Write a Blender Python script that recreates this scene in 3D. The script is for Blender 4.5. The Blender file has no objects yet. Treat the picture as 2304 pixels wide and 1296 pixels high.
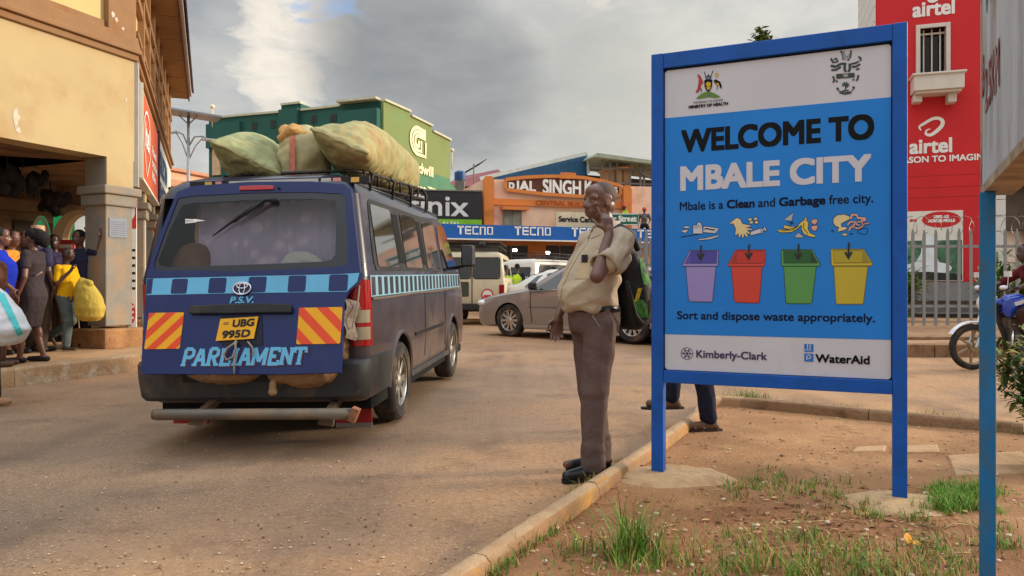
import bpy, bmesh, math, random
from mathutils import Vector, Matrix, noise
V = Vector
R = math.radians
sc = bpy.context.scene
COL = sc.collection
random.seed(7)

# ------------------------------------------------------------------ camera
CAMZ = 1.14
F = 1700.0                      # focal length in photo pixels (2304 wide)
CX, CY = 1152.0, 648.0
cd = bpy.data.cameras.new('camera')
cd.sensor_width = 36.0
cd.lens = 36.0 * F / 2304.0
cd.clip_start, cd.clip_end = 0.05, 2000
cam = bpy.data.objects.new('camera', cd)
cam.location = (0, 0, CAMZ)
cam.rotation_euler = (R(90), 0, 0)
COL.objects.link(cam)
sc.camera = cam

# ------------------------------------------------------------------ light
SUN_EL, SUN_AZ = 17.0, 80.0     # degrees; azimuth from +Y towards +X
EXPOSURE = 1.14
sc.view_settings.view_transform = 'Standard'
sc.view_settings.look = 'None'
sc.view_settings.exposure = EXPOSURE
sc.view_settings.gamma = 1
sd = V((math.sin(R(SUN_AZ)) * math.cos(R(SUN_EL)), math.cos(R(SUN_AZ)) * math.cos(R(SUN_EL)), math.sin(R(SUN_EL))))
sl = bpy.data.lights.new('sun', 'SUN')
sl.energy = 1.7
sl.angle = R(10)
sl.color = (1.0, 0.86, 0.67)
so = bpy.data.objects.new('sun', sl)
so.rotation_euler = (-sd).to_track_quat('-Z', 'Y').to_euler()
so.location = (20, 0, 30)
COL.objects.link(so)

w = bpy.data.worlds.new('World')
sc.world = w
w.use_nodes = True
nt = w.node_tree
nt.nodes.clear()
def wn(t, **k):
    n = nt.nodes.new(t)
    for a, b in k.items():
        setattr(n, a, b)
    return n
def wl(a, b): nt.links.new(a, b)
out = wn('ShaderNodeOutputWorld'); bg = wn('ShaderNodeBackground')
sky = wn('ShaderNodeTexSky', sky_type='NISHITA', sun_disc=False)
sky.sun_elevation = R(SUN_EL); sky.sun_rotation = R(SUN_AZ)
tc = wn('ShaderNodeTexCoord')
sep = wn('ShaderNodeSeparateXYZ'); wl(tc.outputs['Generated'], sep.inputs[0])
def wmath(op, a, b=None):
    n = wn('ShaderNodeMath', operation=op)
    for i, x in enumerate((a, b)):
        if x is None: continue
        if isinstance(x, (int, float)): n.inputs[i].default_value = x
        else: wl(x, n.inputs[i])
    return n.outputs[0]
# project the direction on a cloud layer so that clouds flatten to the horizon
zc = wmath('ADD', wmath('MAXIMUM', sep.outputs['Z'], 0.0), 0.22)
comb = wn('ShaderNodeCombineXYZ')
wl(wmath('DIVIDE', sep.outputs['X'], zc), comb.inputs[0])
wl(wmath('DIVIDE', sep.outputs['Y'], zc), comb.inputs[1])
def wnoise(scale, detail, rough, off, dist=0.0):
    mp = wn('ShaderNodeMapping'); mp.inputs['Location'].default_value = off
    wl(comb.outputs[0], mp.inputs[0])
    n = wn('ShaderNodeTexNoise'); n.inputs['Scale'].default_value = scale
    n.inputs['Detail'].default_value = detail; n.inputs['Roughness'].default_value = rough
    n.inputs['Distortion'].default_value = dist
    wl(mp.outputs[0], n.inputs['Vector']); return n.outputs['Fac']
def wramp(fac, stops):
    r = wn('ShaderNodeValToRGB'); e = r.color_ramp.elements
    e[0].position, e[0].color = stops[0][0], (*stops[0][1], 1)
    e[1].position, e[1].color = stops[-1][0], (*stops[-1][1], 1)
    for p, c in stops[1:-1]:
        x = e.new(p); x.color = (*c, 1)
    wl(fac, r.inputs[0]); return r.outputs['Color']
def wmix(fac, a, b, bt='MIX'):
    n = wn('ShaderNodeMix', data_type='RGBA', blend_type=bt)
    if isinstance(fac, (int, float)): n.inputs[0].default_value = fac
    else: wl(fac, n.inputs[0])
    for i, x in ((6, a), (7, b)):
        if isinstance(x, tuple): n.inputs[i].default_value = (*x, 1)
        else: wl(x, n.inputs[i])
    return n.outputs[2]
SKYA, SKYB = (3.1, 1.2, 0), (0.4, 5.2, 0)
big = wnoise(.55, 5, .48, SKYA, .25)
fine = wnoise(2.6, 7, .56, SKYB, .25)
mid = wnoise(8.0, 9, .60, (1.7, 3.3, 0), .5)
dens = wmath('ADD', wmath('ADD', wmath('MULTIPLY', big, .52), wmath('MULTIPLY', fine, .34)), wmath('MULTIPLY', mid, .14))
# cloud radiance in the sky's own (bright) units; Background strength brings it down
cloud = wramp(dens, [(.36, (2.1, 2.2, 2.3)), (.44, (3.05, 3.1, 3.1)), (.53, (3.9, 3.84, 3.62)), (.63, (5.3, 5.0, 4.5))])
# a bright, blue-edged break high on the left of the view
def spot(dirv, r0, r1):
    d = V(dirv).normalized()
    vm = wn('ShaderNodeVectorMath', operation='DOT_PRODUCT')
    nz = wn('ShaderNodeVectorMath', operation='NORMALIZE'); wl(tc.outputs['Generated'], nz.inputs[0])
    wl(nz.outputs[0], vm.inputs[0]); vm.inputs[1].default_value = d
    m = wn('ShaderNodeMapRange', interpolation_type='SMOOTHSTEP'); wl(vm.outputs['Value'], m.inputs['Value'])
    m.inputs['From Min'].default_value = math.cos(R(r1)); m.inputs['From Max'].default_value = math.cos(R(r0))
    return m.outputs[0]
def dirpx(px, py): return ((px - CX) / F, 1.0, (CY - py) / F)
puff = wnoise(7.5, 10, .58, (2.3, .7, 0), .35)
brk = wramp(wmath('ADD', wmath('MULTIPLY', wmath('MAXIMUM', spot(dirpx(655, 50), .5, 5.6), spot(dirpx(632, 150), .3, 4.6)), .80), wmath('MULTIPLY', wmath('SUBTRACT', puff, .5), 2.2)), [(.28, (0, 0, 0)), (.50, (.55, .55, .55)), (.90, (1, 1, 1))])
cloud = wmix(wmath('MULTIPLY', brk, .85), cloud, (6.4, 5.8, 4.9))
drk = wramp(wmath('ADD', wmath('MULTIPLY', wmath('MAXIMUM', spot(dirpx(910, 100), 1, 9.5), spot(dirpx(1040, 200), 1, 8)), .85), wmath('MULTIPLY', wmath('SUBTRACT', wmath('ADD', wmath('MULTIPLY', fine, .6), wmath('MULTIPLY', puff, .4)), .5), 1.6)), [(.10, (0, 0, 0)), (.50, (.5, .5, .5)), (1.0, (.95, .95, .95))])
cloud = wmix(drk, cloud, (1.75, 1.82, 1.88))
bnd = wmath('MULTIPLY', spot(dirpx(1330, 190), 1, 7), .45)
cloud = wmix(bnd, cloud, (2.0, 2.05, 2.0))
glow = wmath('MULTIPLY', spot(dirpx(1500, 340), 1, 13), .55)
cloud = wmix(glow, cloud, (4.3, 4.15, 3.6))
blue = wramp(wmath('ADD', wmath('MULTIPLY', spot(dirpx(716, -14), .0, 3.4), .75), wmath('MULTIPLY', wmath('SUBTRACT', puff, .5), -3.2)), [(.38, (0, 0, 0)), (.75, (.8, .8, .8))])
# overcast skies are brighter overhead and brightest round the hidden sun
up = wmath('ADD', wmath('MULTIPLY', wmath('MAXIMUM', wmath('SUBTRACT', sep.outputs['Z'], .36), 0.0), 4.2), 1.0)
cs = wn('ShaderNodeVectorMath', operation='SCALE'); wl(cloud, cs.inputs[0]); wl(up, cs.inputs['Scale'])
sg = wmath('MULTIPLY', spot(tuple(sd), 2, 38), .75)
ovh = wmix(wmath('MINIMUM', wmath('MULTIPLY', wmath('SUBTRACT', up, 1.0), .5), 1.0), (1, 1, 1), (.90, 1.0, 1.16))
csb = wmix(1.0, cs.outputs[0], ovh, 'MULTIPLY')
cl2 = wmix(sg, csb, (8.5, 7.4, 6.0))
skyb = wn('ShaderNodeVectorMath', operation='SCALE'); wl(sky.outputs[0], skyb.inputs[0]); skyb.inputs['Scale'].default_value = 1.0
fin = wmix(wmath('MULTIPLY', wmath('MULTIPLY', blue, spot(dirpx(716, -14), 1.5, 4.5)), .75), cl2, wmix(.5, skyb.outputs[0], (2.6, 4.2, 7.5)))
fin = wmix(.06, fin, skyb.outputs[0])
wl(fin, bg.inputs['Color']); bg.inputs['Strength'].default_value = 0.075
wl(bg.outputs[0], out.inputs[0])

# ------------------------------------------------------------------ materials
MATS = {}
def srgb(*c):
    return tuple((x / 255 / 12.92) if x <= 10 else ((x / 255 + .055) / 1.055) ** 2.4 for x in c)
def mat(name, col, rough=.6, metal=0.0, var=.14, scale=4.0, dirt=None, bump=0.0, bscale=30.0, coat=0.0, spec=.5, dscale=2.0, emit=None, det=5, stretch=None):
    """procedural surface: base colour broken up by noise, optional dirt patches and bump"""
    if name in MATS: return MATS[name]
    m = bpy.data.materials.new(name); m.use_nodes = True
    t = m.node_tree; N = t.nodes; L = t.links
    p = N['Principled BSDF']
    p.inputs['Roughness'].default_value = rough; p.inputs['Metallic'].default_value = metal
    p.inputs['Coat Weight'].default_value = coat; p.inputs['Coat Roughness'].default_value = .06
    p.inputs['Specular IOR Level'].default_value = spec * .7
    c = N.new('ShaderNodeTexCoord'); src = c.outputs['Object']
    if stretch:
        mp = N.new('ShaderNodeMapping'); mp.inputs['Scale'].default_value = stretch; L.new(src, mp.inputs[0]); src = mp.outputs[0]
    n = N.new('ShaderNodeTexNoise'); n.inputs['Scale'].default_value = scale; n.inputs['Detail'].default_value = det
    n.inputs['Roughness'].default_value = .6; L.new(src, n.inputs['Vector'])
    r = N.new('ShaderNodeValToRGB'); e = r.color_ramp.elements
    e[0].position, e[1].position = .3, .7
    e[0].color = (*[x * (1 - var) for x in col], 1); e[1].color = (*[min(1, x * (1 + var)) for x in col], 1)
    L.new(n.outputs['Fac'], r.inputs[0]); colour = r.outputs['Color']
    if dirt:
        dc, amt = dirt
        n2 = N.new('ShaderNodeTexNoise'); n2.inputs['Scale'].default_value = dscale; n2.inputs['Detail'].default_value = 8
        n2.inputs['Roughness'].default_value = .68; L.new(src, n2.inputs['Vector'])
        r2 = N.new('ShaderNodeMapRange'); r2.inputs['From Min'].default_value = .62 - .3 * amt; r2.inputs['From Max'].default_value = .82 - .25 * amt
        r2.inputs['To Max'].default_value = min(1, .35 + amt); L.new(n2.outputs['Fac'], r2.inputs['Value'])
        mx = N.new('ShaderNodeMix'); mx.data_type = 'RGBA'; L.new(r2.outputs[0], mx.inputs[0]); L.new(colour, mx.inputs[6])
        mx.inputs[7].default_value = (*dc, 1); colour = mx.outputs[2]
        rr = N.new('ShaderNodeMapRange'); L.new(r2.outputs[0], rr.inputs['Value']); rr.inputs['To Min'].default_value = rough; rr.inputs['To Max'].default_value = max(rough, .8)
        L.new(rr.outputs[0], p.inputs['Roughness'])
    L.new(colour, p.inputs['Base Color'])
    if bump:
        b = N.new('ShaderNodeBump'); b.inputs['Strength'].default_value = bump; b.inputs['Distance'].default_value = .02
        n3 = N.new('ShaderNodeTexNoise'); n3.inputs['Scale'].default_value = bscale; n3.inputs['Detail'].default_value = 6
        L.new(src, n3.inputs['Vector']); L.new(n3.outputs['Fac'], b.inputs['Height']); L.new(b.outputs[0], p.inputs['Normal'])
    if emit:
        p.inputs['Emission Color'].default_value = (*emit[0], 1); p.inputs['Emission Strength'].default_value = emit[1]
    MATS[name] = m
    return m
def glass(name, tint=(.6, .62, .65), clear=.8, rough=.02):
    if name in MATS: return MATS[name]
    m = bpy.data.materials.new(name); m.use_nodes = True
    t = m.node_tree; N = t.nodes; L = t.links; N.remove(N['Principled BSDF'])
    tr = N.new('ShaderNodeBsdfTransparent'); tr.inputs[0].default_value = (*[x * clear for x in tint], 1)
    gl = N.new('ShaderNodeBsdfGlossy'); gl.inputs['Roughness'].default_value = rough
    n = N.new('ShaderNodeTexNoise'); n.inputs['Scale'].default_value = 3; 
    r = N.new('ShaderNodeMapRange'); r.inputs['To Min'].default_value = rough; r.inputs['To Max'].default_value = rough + .06; L.new(n.outputs['Fac'], r.inputs['Value']); L.new(r.outputs[0], gl.inputs['Roughness'])
    fr = N.new('ShaderNodeFresnel'); fr.inputs[0].default_value = 1.5
    mx = N.new('ShaderNodeMixShader'); L.new(fr.outputs[0], mx.inputs[0]); L.new(tr.outputs[0], mx.inputs[1]); L.new(gl.outputs[0], mx.inputs[2])
    L.new(mx.outputs[0], N['Material Output'].inputs[0]); MATS[name] = m
    return m

# ------------------------------------------------------------------ objects
def tag(o, label=None, cat=None, group=None, kind=None):
    if label: o['label'] = label
    if cat: o['category'] = cat
    if group: o['group'] = group
    if kind: o['kind'] = kind
    return o
def thing(name, label, cat, loc=(0, 0, 0), rz=0.0, group=None, rot=None):
    o = bpy.data.objects.new(name, None); COL.objects.link(o)
    o.empty_display_size = .2
    o.location = loc; o.rotation_euler = rot if rot else (0, 0, rz)
    return tag(o, label, cat, group)
def copy_tree(o, parent=None):
    c = o.copy(); COL.objects.link(c); c.parent = parent
    for ch in list(o.children): copy_tree(ch, c)
    return c

class MB:
    """collects shapes into one mesh"""
    def __init__(s, M=None):
        s.v, s.f, s.mi, s.sm = [], [], [], []; s.M = M or Matrix(); s.cur = 0; s.smooth = False
    def pts(s, ps):
        i = len(s.v); s.v.extend([s.M @ V(p) for p in ps]); return i
    def face(s, idx): s.f.append(tuple(idx)); s.mi.append(s.cur); s.sm.append(s.smooth)
    def poly(s, ps):
        i = s.pts(ps); s.face(range(i, i + len(ps)))
    def box(s, c, size, rot=None):
        c = V(c); hx, hy, hz = [x / 2 for x in size]
        m = Matrix.Translation(c) @ (rot.to_4x4() if rot else Matrix())
        i = s.pts([m @ V((x, y, z)) for z in (-hz, hz) for x, y in ((-hx, -hy), (hx, -hy), (hx, hy), (-hx, hy))])
        for q in ((3, 2, 1, 0), (4, 5, 6, 7), (0, 1, 5, 4), (1, 2, 6, 5), (2, 3, 7, 6), (3, 0, 4, 7)): s.face([i + k for k in q])
        return s
    def bx(s, x0, x1, y0, y1, z0, z1): return s.box(((x0 + x1) / 2, (y0 + y1) / 2, (z0 + z1) / 2), (abs(x1 - x0), abs(y1 - y0), abs(z1 - z0)))
    def prism(s, ps, d):
        """polygon ps (3D, planar) extruded by vector d"""
        d = V(d); n = len(ps); ps = [V(p) for p in ps]
        nn = V((0, 0, 0))
        for k in range(n): nn += ps[k].cross(ps[(k + 1) % n])
        if nn.dot(d) > 0: ps = ps[::-1]
        i = s.pts(ps + [p + d for p in ps])
        s.face(range(i, i + n)); s.face([i + n + k for k in reversed(range(n))])
        sm = s.smooth
        for k in range(n): s.face((i + k, i + n + k, i + n + (k + 1) % n, i + (k + 1) % n))
        return s
    def bar(s, a, b, wd, ht=None, up=(0, 0, 1)):
        a, b = V(a), V(b); d = (b - a); l = d.length; d.normalize()
        upv = V(up)
        if abs(d.dot(upv)) > .95: upv = V((1, 0, 0))
        x = d.cross(upv).normalized(); z = x.cross(d)
        m = Matrix((x, d, z)).transposed()
        return s.box((a + b) / 2, (wd, l, ht or wd), m)
    def rings(s, rings, cap=True, closed=False):
        n = len(rings[0]); idx = [s.pts(r) for r in rings]; m = len(rings)
        for a in range(m - (0 if closed else 1)):
            i, j = idx[a], idx[(a + 1) % m]
            for k in range(n):
                k2 = (k + 1) % n; s.face((i + k, i + k2, j + k2, j + k))
        if cap and not closed:
            s.face([idx[0] + k for k in reversed(range(n))]); s.face([idx[-1] + k for k in range(n)])
        return s
    def tube(s, ps, r, seg=8, cap=True, closed=False):
        ps = [V(p) for p in ps]; n = len(ps)
        rs = r if isinstance(r, (list, tuple)) else [r] * n
        rings = []; prev = None
        for k, p in enumerate(ps):
            if closed: d = ps[(k + 1) % n] - ps[k - 1]
            else: d = ps[min(k + 1, n - 1)] - ps[max(k - 1, 0)]
            d.normalize()
            if prev is None:
                x = d.orthogonal().normalized()
            else:
                x = (prev - d * prev.dot(d))
                x = x.normalized() if x.length > 1e-6 else d.orthogonal().normalized()
            prev = x; y = d.cross(x)
            rings.append([p + (x * math.cos(a) + y * math.sin(a)) * rs[k] for a in [2 * math.pi * q / seg for q in range(seg)]])
        sm = s.smooth; s.smooth = True; s.rings(rings, cap, closed); s.smooth = sm
        return s
    def loft(s, secs, seg=20, cap=True):
        """secs: (centre, rx, ry) ellipses in horizontal planes, or (centre, rx, ry, rotation matrix)"""
        rings = []
        for q in secs:
            c = V(q[0]); m = q[3] if len(q) > 3 else None
            ring = []
            for k in range(seg):
                a = 2 * math.pi * k / seg; p = V((q[1] * math.cos(a), q[2] * math.sin(a), 0))
                ring.append(c + (m @ p if m else p))
            rings.append(ring)
        sm = s.smooth; s.smooth = True; s.rings(rings, cap); s.smooth = sm
        return s
    def ball(s, c, r, seg=12, rings=8, rot=None):
        c = V(c); rr = r if isinstance(r, (tuple, list)) else (r, r, r)
        out = []
        for a in range(1, rings):
            t = math.pi * a / rings; ring = []
            for k in range(seg):
                f = 2 * math.pi * k / seg
                p = V((rr[0] * math.sin(t) * math.cos(f), rr[1] * math.sin(t) * math.sin(f), -rr[2] * math.cos(t)))
                ring.append(c + (rot @ p if rot else p))
            out.append(ring)
        sm = s.smooth; s.smooth = True
        i0 = len(s.v); s.rings(out, False)
        b, t = V((0, 0, -rr[2])), V((0, 0, rr[2]))
        ib = s.pts([c + (rot @ b if rot else b)]); it = s.pts([c + (rot @ t if rot else t)])
        last = i0 + (rings - 2) * seg
        for k in range(seg):
            k2 = (k + 1) % seg; s.face((ib, i0 + k2, i0 + k)); s.face((it, last + k, last + k2))
        s.smooth = sm
        return s
    def cap(s, a, b, ra, rb=None, seg=12):
        """capsule with two radii"""
        a, b = V(a), V(b); rb = ra if rb is None else rb; d = (b - a); l = d.length
        if l < 1e-6: return s.ball(a, ra)
        d /= l; x = d.orthogonal().normalized(); y = d.cross(x); rings = []
        prof = [(-math.cos(t) * ra, math.sin(t) * ra) for t in (.25, .6, 1.0, 1.4)] + [(l + math.sin(t) * rb, math.cos(t) * rb) for t in (.15, .55, 1.0, 1.32)]
        for h, r in prof: rings.append([a + d * h + (x * math.cos(q) + y * math.sin(q)) * r for q in [2 * math.pi * k / seg for k in range(seg)]])
        sm = s.smooth; s.smooth = True; s.rings(rings); s.smooth = sm
        return s
    def lathe(s, prof, c=(0, 0, 0), axis='z', seg=24, cap=True, a0=0, a1=2 * math.pi):
        rings = []
        c = V(c)
        for r, h in prof:
            ring = []
            for k in range(seg):
                q = 2 * math.pi * k / seg
                ring.append(c + {'z': V((r * math.cos(q), r * math.sin(q), h)), 'x': V((h, r * math.cos(q), r * math.sin(q))), 'y': V((r * math.sin(q), h, r * math.cos(q)))}[axis])
            rings.append(ring)
        return s.rings(rings, cap)
    def mesh(s, name='m'):
        me = bpy.data.meshes.new(name); me.from_pydata([tuple(p) for p in s.v], [], s.f)
        me.polygons.foreach_set('material_index', s.mi); me.polygons.foreach_set('use_smooth', s.sm)
        me.update(); return me
    def build(s, name, mats, parent=None, auto=None, bevel=0.0, loc=None, fix=False):
        me = s.mesh(name)
        for m in (mats if isinstance(mats, (list, tuple)) else [mats]): me.materials.append(m)
        if fix or auto:
            b = bmesh.new(); b.from_mesh(me)
            if fix: bmesh.ops.remove_doubles(b, verts=b.verts, dist=1e-5)
            bmesh.ops.recalc_face_normals(b, faces=b.faces); b.to_mesh(me); b.free()
        if auto is not None:
            me.polygons.foreach_set('use_smooth', [True] * len(me.polygons)); me.set_sharp_from_angle(angle=R(auto))
        o = bpy.data.objects.new(name, me); COL.objects.link(o)
        if parent: o.parent = parent
        if loc: o.location = loc
        if bevel:
            b = o.modifiers.new('bevel', 'BEVEL'); b.width = bevel; b.segments = 2; b.limit_method = 'ANGLE'; b.angle_limit = R(40)
        return o

def evaluated(o):
    dg = bpy.context.evaluated_depsgraph_get(); dg.update()
    return bpy.data.meshes.new_from_object(o.evaluated_get(dg))
def blob(mb, name, mats, parent, voxel, smooth=4, wrinkle=None, post=None):
    """fuse the collected shapes into one continuous skin; wrinkle = (amplitude, scale xyz)"""
    me = mb.mesh(name); o = bpy.data.objects.new(name, me); COL.objects.link(o)
    r = o.modifiers.new('fuse', 'REMESH'); r.mode = 'VOXEL'; r.voxel_size = voxel
    me2 = evaluated(o); bpy.data.objects.remove(o); bpy.data.meshes.remove(me)
    b = bmesh.new(); b.from_mesh(me2)
    for _ in range(smooth): bmesh.ops.smooth_vert(b, verts=b.verts, factor=.5, use_axis_x=True, use_axis_y=True, use_axis_z=True)
    b.normal_update()
    if wrinkle:
        amp, sx = wrinkle; sx = V(sx)
        for v in b.verts:
            p = V((v.co.x * sx.x, v.co.y * sx.y, v.co.z * sx.z))
            q = noise.noise(p) * .6 + noise.noise(p * 2.3 + V((5, 1, 2))) * .4
            v.co += v.normal * amp * (1 - 2.2 * abs(q))
    if post: post(b)
    b.to_mesh(me2); b.free()
    me2.polygons.foreach_set('use_smooth', [True] * len(me2.polygons))
    me2.materials.clear()
    for m in (mats if isinstance(mats, (list, tuple)) else [mats]): me2.materials.append(m)
    o = bpy.data.objects.new(name, me2); COL.objects.link(o); o.parent = parent
    return o
def boolean(o, cutters):
    tmp = []
    for c in cutters:
        m = o.modifiers.new('cut', 'BOOLEAN'); m.operation = 'DIFFERENCE'; m.solver = 'EXACT'; m.object = c
    me = evaluated(o); o.modifiers.clear(); o.data = me
    for c in cutters: bpy.data.objects.remove(c)
    return o

# measured pixels of the photograph -> points in the place
def P(px, py, Y): return V(((px - CX) / F * Y, Y, CAMZ + (CY - py) / F * Y))
def gz(Y):
    return .18 * max(0, min(1, (Y - 5) / 10))
def G(px, py, z=0.0):
    """point on a level at height z (plus the rising road when z is None)"""
    if z is None:
        Y = 10
        for _ in range(30): Y = (CAMZ - gz(Y)) * F / (py - CY)
        z = gz(Y)
    else: Y = (CAMZ - z) * F / (py - CY)
    return V(((px - CX) / F * Y, Y, z))

class Plane:
    """a flat face in the place: origin, unit right axis u, unit up axis v, outward normal n"""
    def __init__(s, o, u, v=(0, 0, 1)):
        s.o = V(o); s.u = V(u).normalized(); s.v = V(v); s.v = (s.v - s.u * s.v.dot(s.u)).normalized(); s.n = s.u.cross(s.v)
        s.back = False
    def uv(s, px, py):
        c = V((0, 0, CAMZ)); d = V(((px - CX) / F, 1, (CY - py) / F)); t = (s.o - c).dot(s.n) / d.dot(s.n); p = c + d * t - s.o
        return p.dot(s.u), p.dot(s.v)
    def at(s, a, b, h=0.0): return s.o + s.u * a + s.v * b + s.n * h
    def px(s, x, y, h=0.0): return s.at(*s.uv(x, y), h)
    def quad(s, mb, x0, y0, x1, y1, h): mb.poly([s.at(x0, y0, h), s.at(x1, y0, h), s.at(x1, y1, h), s.at(x0, y1, h)])
    def slab(s, mb, a0, b0, a1, b1, h0, h1):
        mb.prism([s.at(a0, b0, h0), s.at(a1, b0, h0), s.at(a1, b1, h0), s.at(a0, b1, h0)], s.n * (h1 - h0))

_TXT = {}
def text_mesh(body, bold=0.0, shear=0.0, space=1.0):
    k = (body, bold, shear, space)
    if k in _TXT: return _TXT[k]
    c = bpy.data.curves.new('lettering', 'FONT'); c.body = body; c.size = 1; c.shear = shear; c.space_character = space; c.resolution_u = 8
    o = bpy.data.objects.new('lettering', c); COL.objects.link(o)
    me = evaluated(o); vs = [V(v.co) for v in me.vertices]; fs = [tuple(p.vertices) for p in me.polygons]
    bpy.data.objects.remove(o); bpy.data.curves.remove(c); bpy.data.meshes.remove(me)
    _TXT[k] = (vs, fs); return vs, fs
def text(mb, pl, body, u0, v0, wd, ht, h, bold=0.0, shear=0.0, space=1.0, slant=0.0):
    """lettering on plane pl: lower-left (u0,v0) of the letters, total width wd, letter height ht"""
    vs, fs = text_mesh(body, 0, shear, space)
    x0, x1 = min(v.x for v in vs), max(v.x for v in vs)
    y1 = .73 * 1.0
    caps = [v.y for v in vs]
    base = 0.0
    top = max(caps)
    sx, sy = (wd - 2 * bold) / (x1 - x0), (ht - 2 * bold) / (top - base)
    offs = [(0, 0)] if not bold else [(0, 0)] + [(a * bold, b * bold) for a, b in ((1, 1), (-1, 1), (-1, -1), (1, -1), (1, 0), (-1, 0), (0, 1), (0, -1))]
    for q, (dx, dy) in enumerate(offs):
        i = len(mb.v)
        for v in vs:
            a = u0 + bold + (v.x - x0) * sx + dx; b = v0 + bold + v.y * sy + dy
            mb.pts([pl.at(a + slant * (b - v0), b, h + q * .00012)])
        for f in fs: mb.face([i + k for k in f])
def tpx(mb, pl, body, xa, yb, xb, yt, h, bold=0.0, shear=0.0, space=1.0, slant=0.0):
    """same, from photo pixels: left, baseline, right, top of the letters (measured at the left end)"""
    u0, v0 = pl.uv(xa, yb); u1, _ = pl.uv(xb, yb); _, v1 = pl.uv(xa, yt)
    text(mb, pl, body, u0, v0, u1 - u0, v1 - v0, h, bold, shear, space, slant)
def shape(mb, pl, ps, h):
    """flat polygon in plane coordinates"""
    a = sum(ps[k][0] * ps[(k + 1) % len(ps)][1] - ps[(k + 1) % len(ps)][0] * ps[k][1] for k in range(len(ps)))
    if a < 0: ps = ps[::-1]
    mb.poly([pl.at(x, y, h) for x, y in ps])
def line(mb, pl, ps, wd, h, closed=False):
    """stroke of width wd along a polyline in plane coordinates"""
    n = len(ps); ps = [V((p[0], p[1])) for p in ps]; L_, R_ = [], []
    for k in range(n):
        a = ps[k - 1] if (k > 0 or closed) else ps[k]; b = ps[(k + 1) % n] if (k < n - 1 or closed) else ps[k]
        d = (b - a)
        d = d.normalized() if d.length > 1e-9 else V((1, 0)); m = V((-d.y, d.x)) * wd / 2
        L_.append(ps[k] + m); R_.append(ps[k] - m)
    for k in range(n if closed else n - 1):
        j = (k + 1) % n; shape(mb, pl, [R_[k], R_[j], L_[j], L_[k]], h + (k % 2) * .00008)
def ell(cx, cy, rx, ry, n=28, a0=0, a1=360, rot=0):
    o = []
    for k in range(n if a1 - a0 >= 360 else n + 1):
        a = R(a0 + (a1 - a0) * k / n); x, y = rx * math.cos(a), ry * math.sin(a); c, s_ = math.cos(R(rot)), math.sin(R(rot))
        o.append((cx + x * c - y * s_, cy + x * s_ + y * c))
    return o
def rrect(x0, y0, x1, y1, r, n=5):
    o = []
    for cx, cy, a in ((x1 - r, y1 - r, 0), (x0 + r, y1 - r, 90), (x0 + r, y0 + r, 180), (x1 - r, y0 + r, 270)):
        o += [(cx + r * math.cos(R(a + 90 * k / n)), cy + r * math.sin(R(a + 90 * k / n))) for k in range(n + 1)]
    return o
DUST = srgb(158, 118, 82)
# ================================================================== SETTING: ground
def rows_sheet(name, xa, xb, ys, dz, m, nx=1, label=None, bumpy=0.0):
    """strip of ground following the rising road; xa, xb functions of Y"""
    mb = MB(); prev = None
    for y in ys:
        a, b = xa(y), xb(y)
        i = mb.pts([(a + (b - a) * k / nx, y, gz(y) + dz) for k in range(nx + 1)])
        if prev is not None:
            for k in range(nx): mb.face((prev + k, prev + k + 1, i + k + 1, i + k))
        prev = i
    o = mb.build(name, m); o['kind'] = 'structure'
    return o
earth = mat('earth', srgb(150, 112, 78), .95, var=.2, scale=1.5, bump=.3, bscale=20)
rows_sheet('ground', lambda y: -700, lambda y: 700, [-60, 5, 15, 900], -.012, earth)

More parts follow.
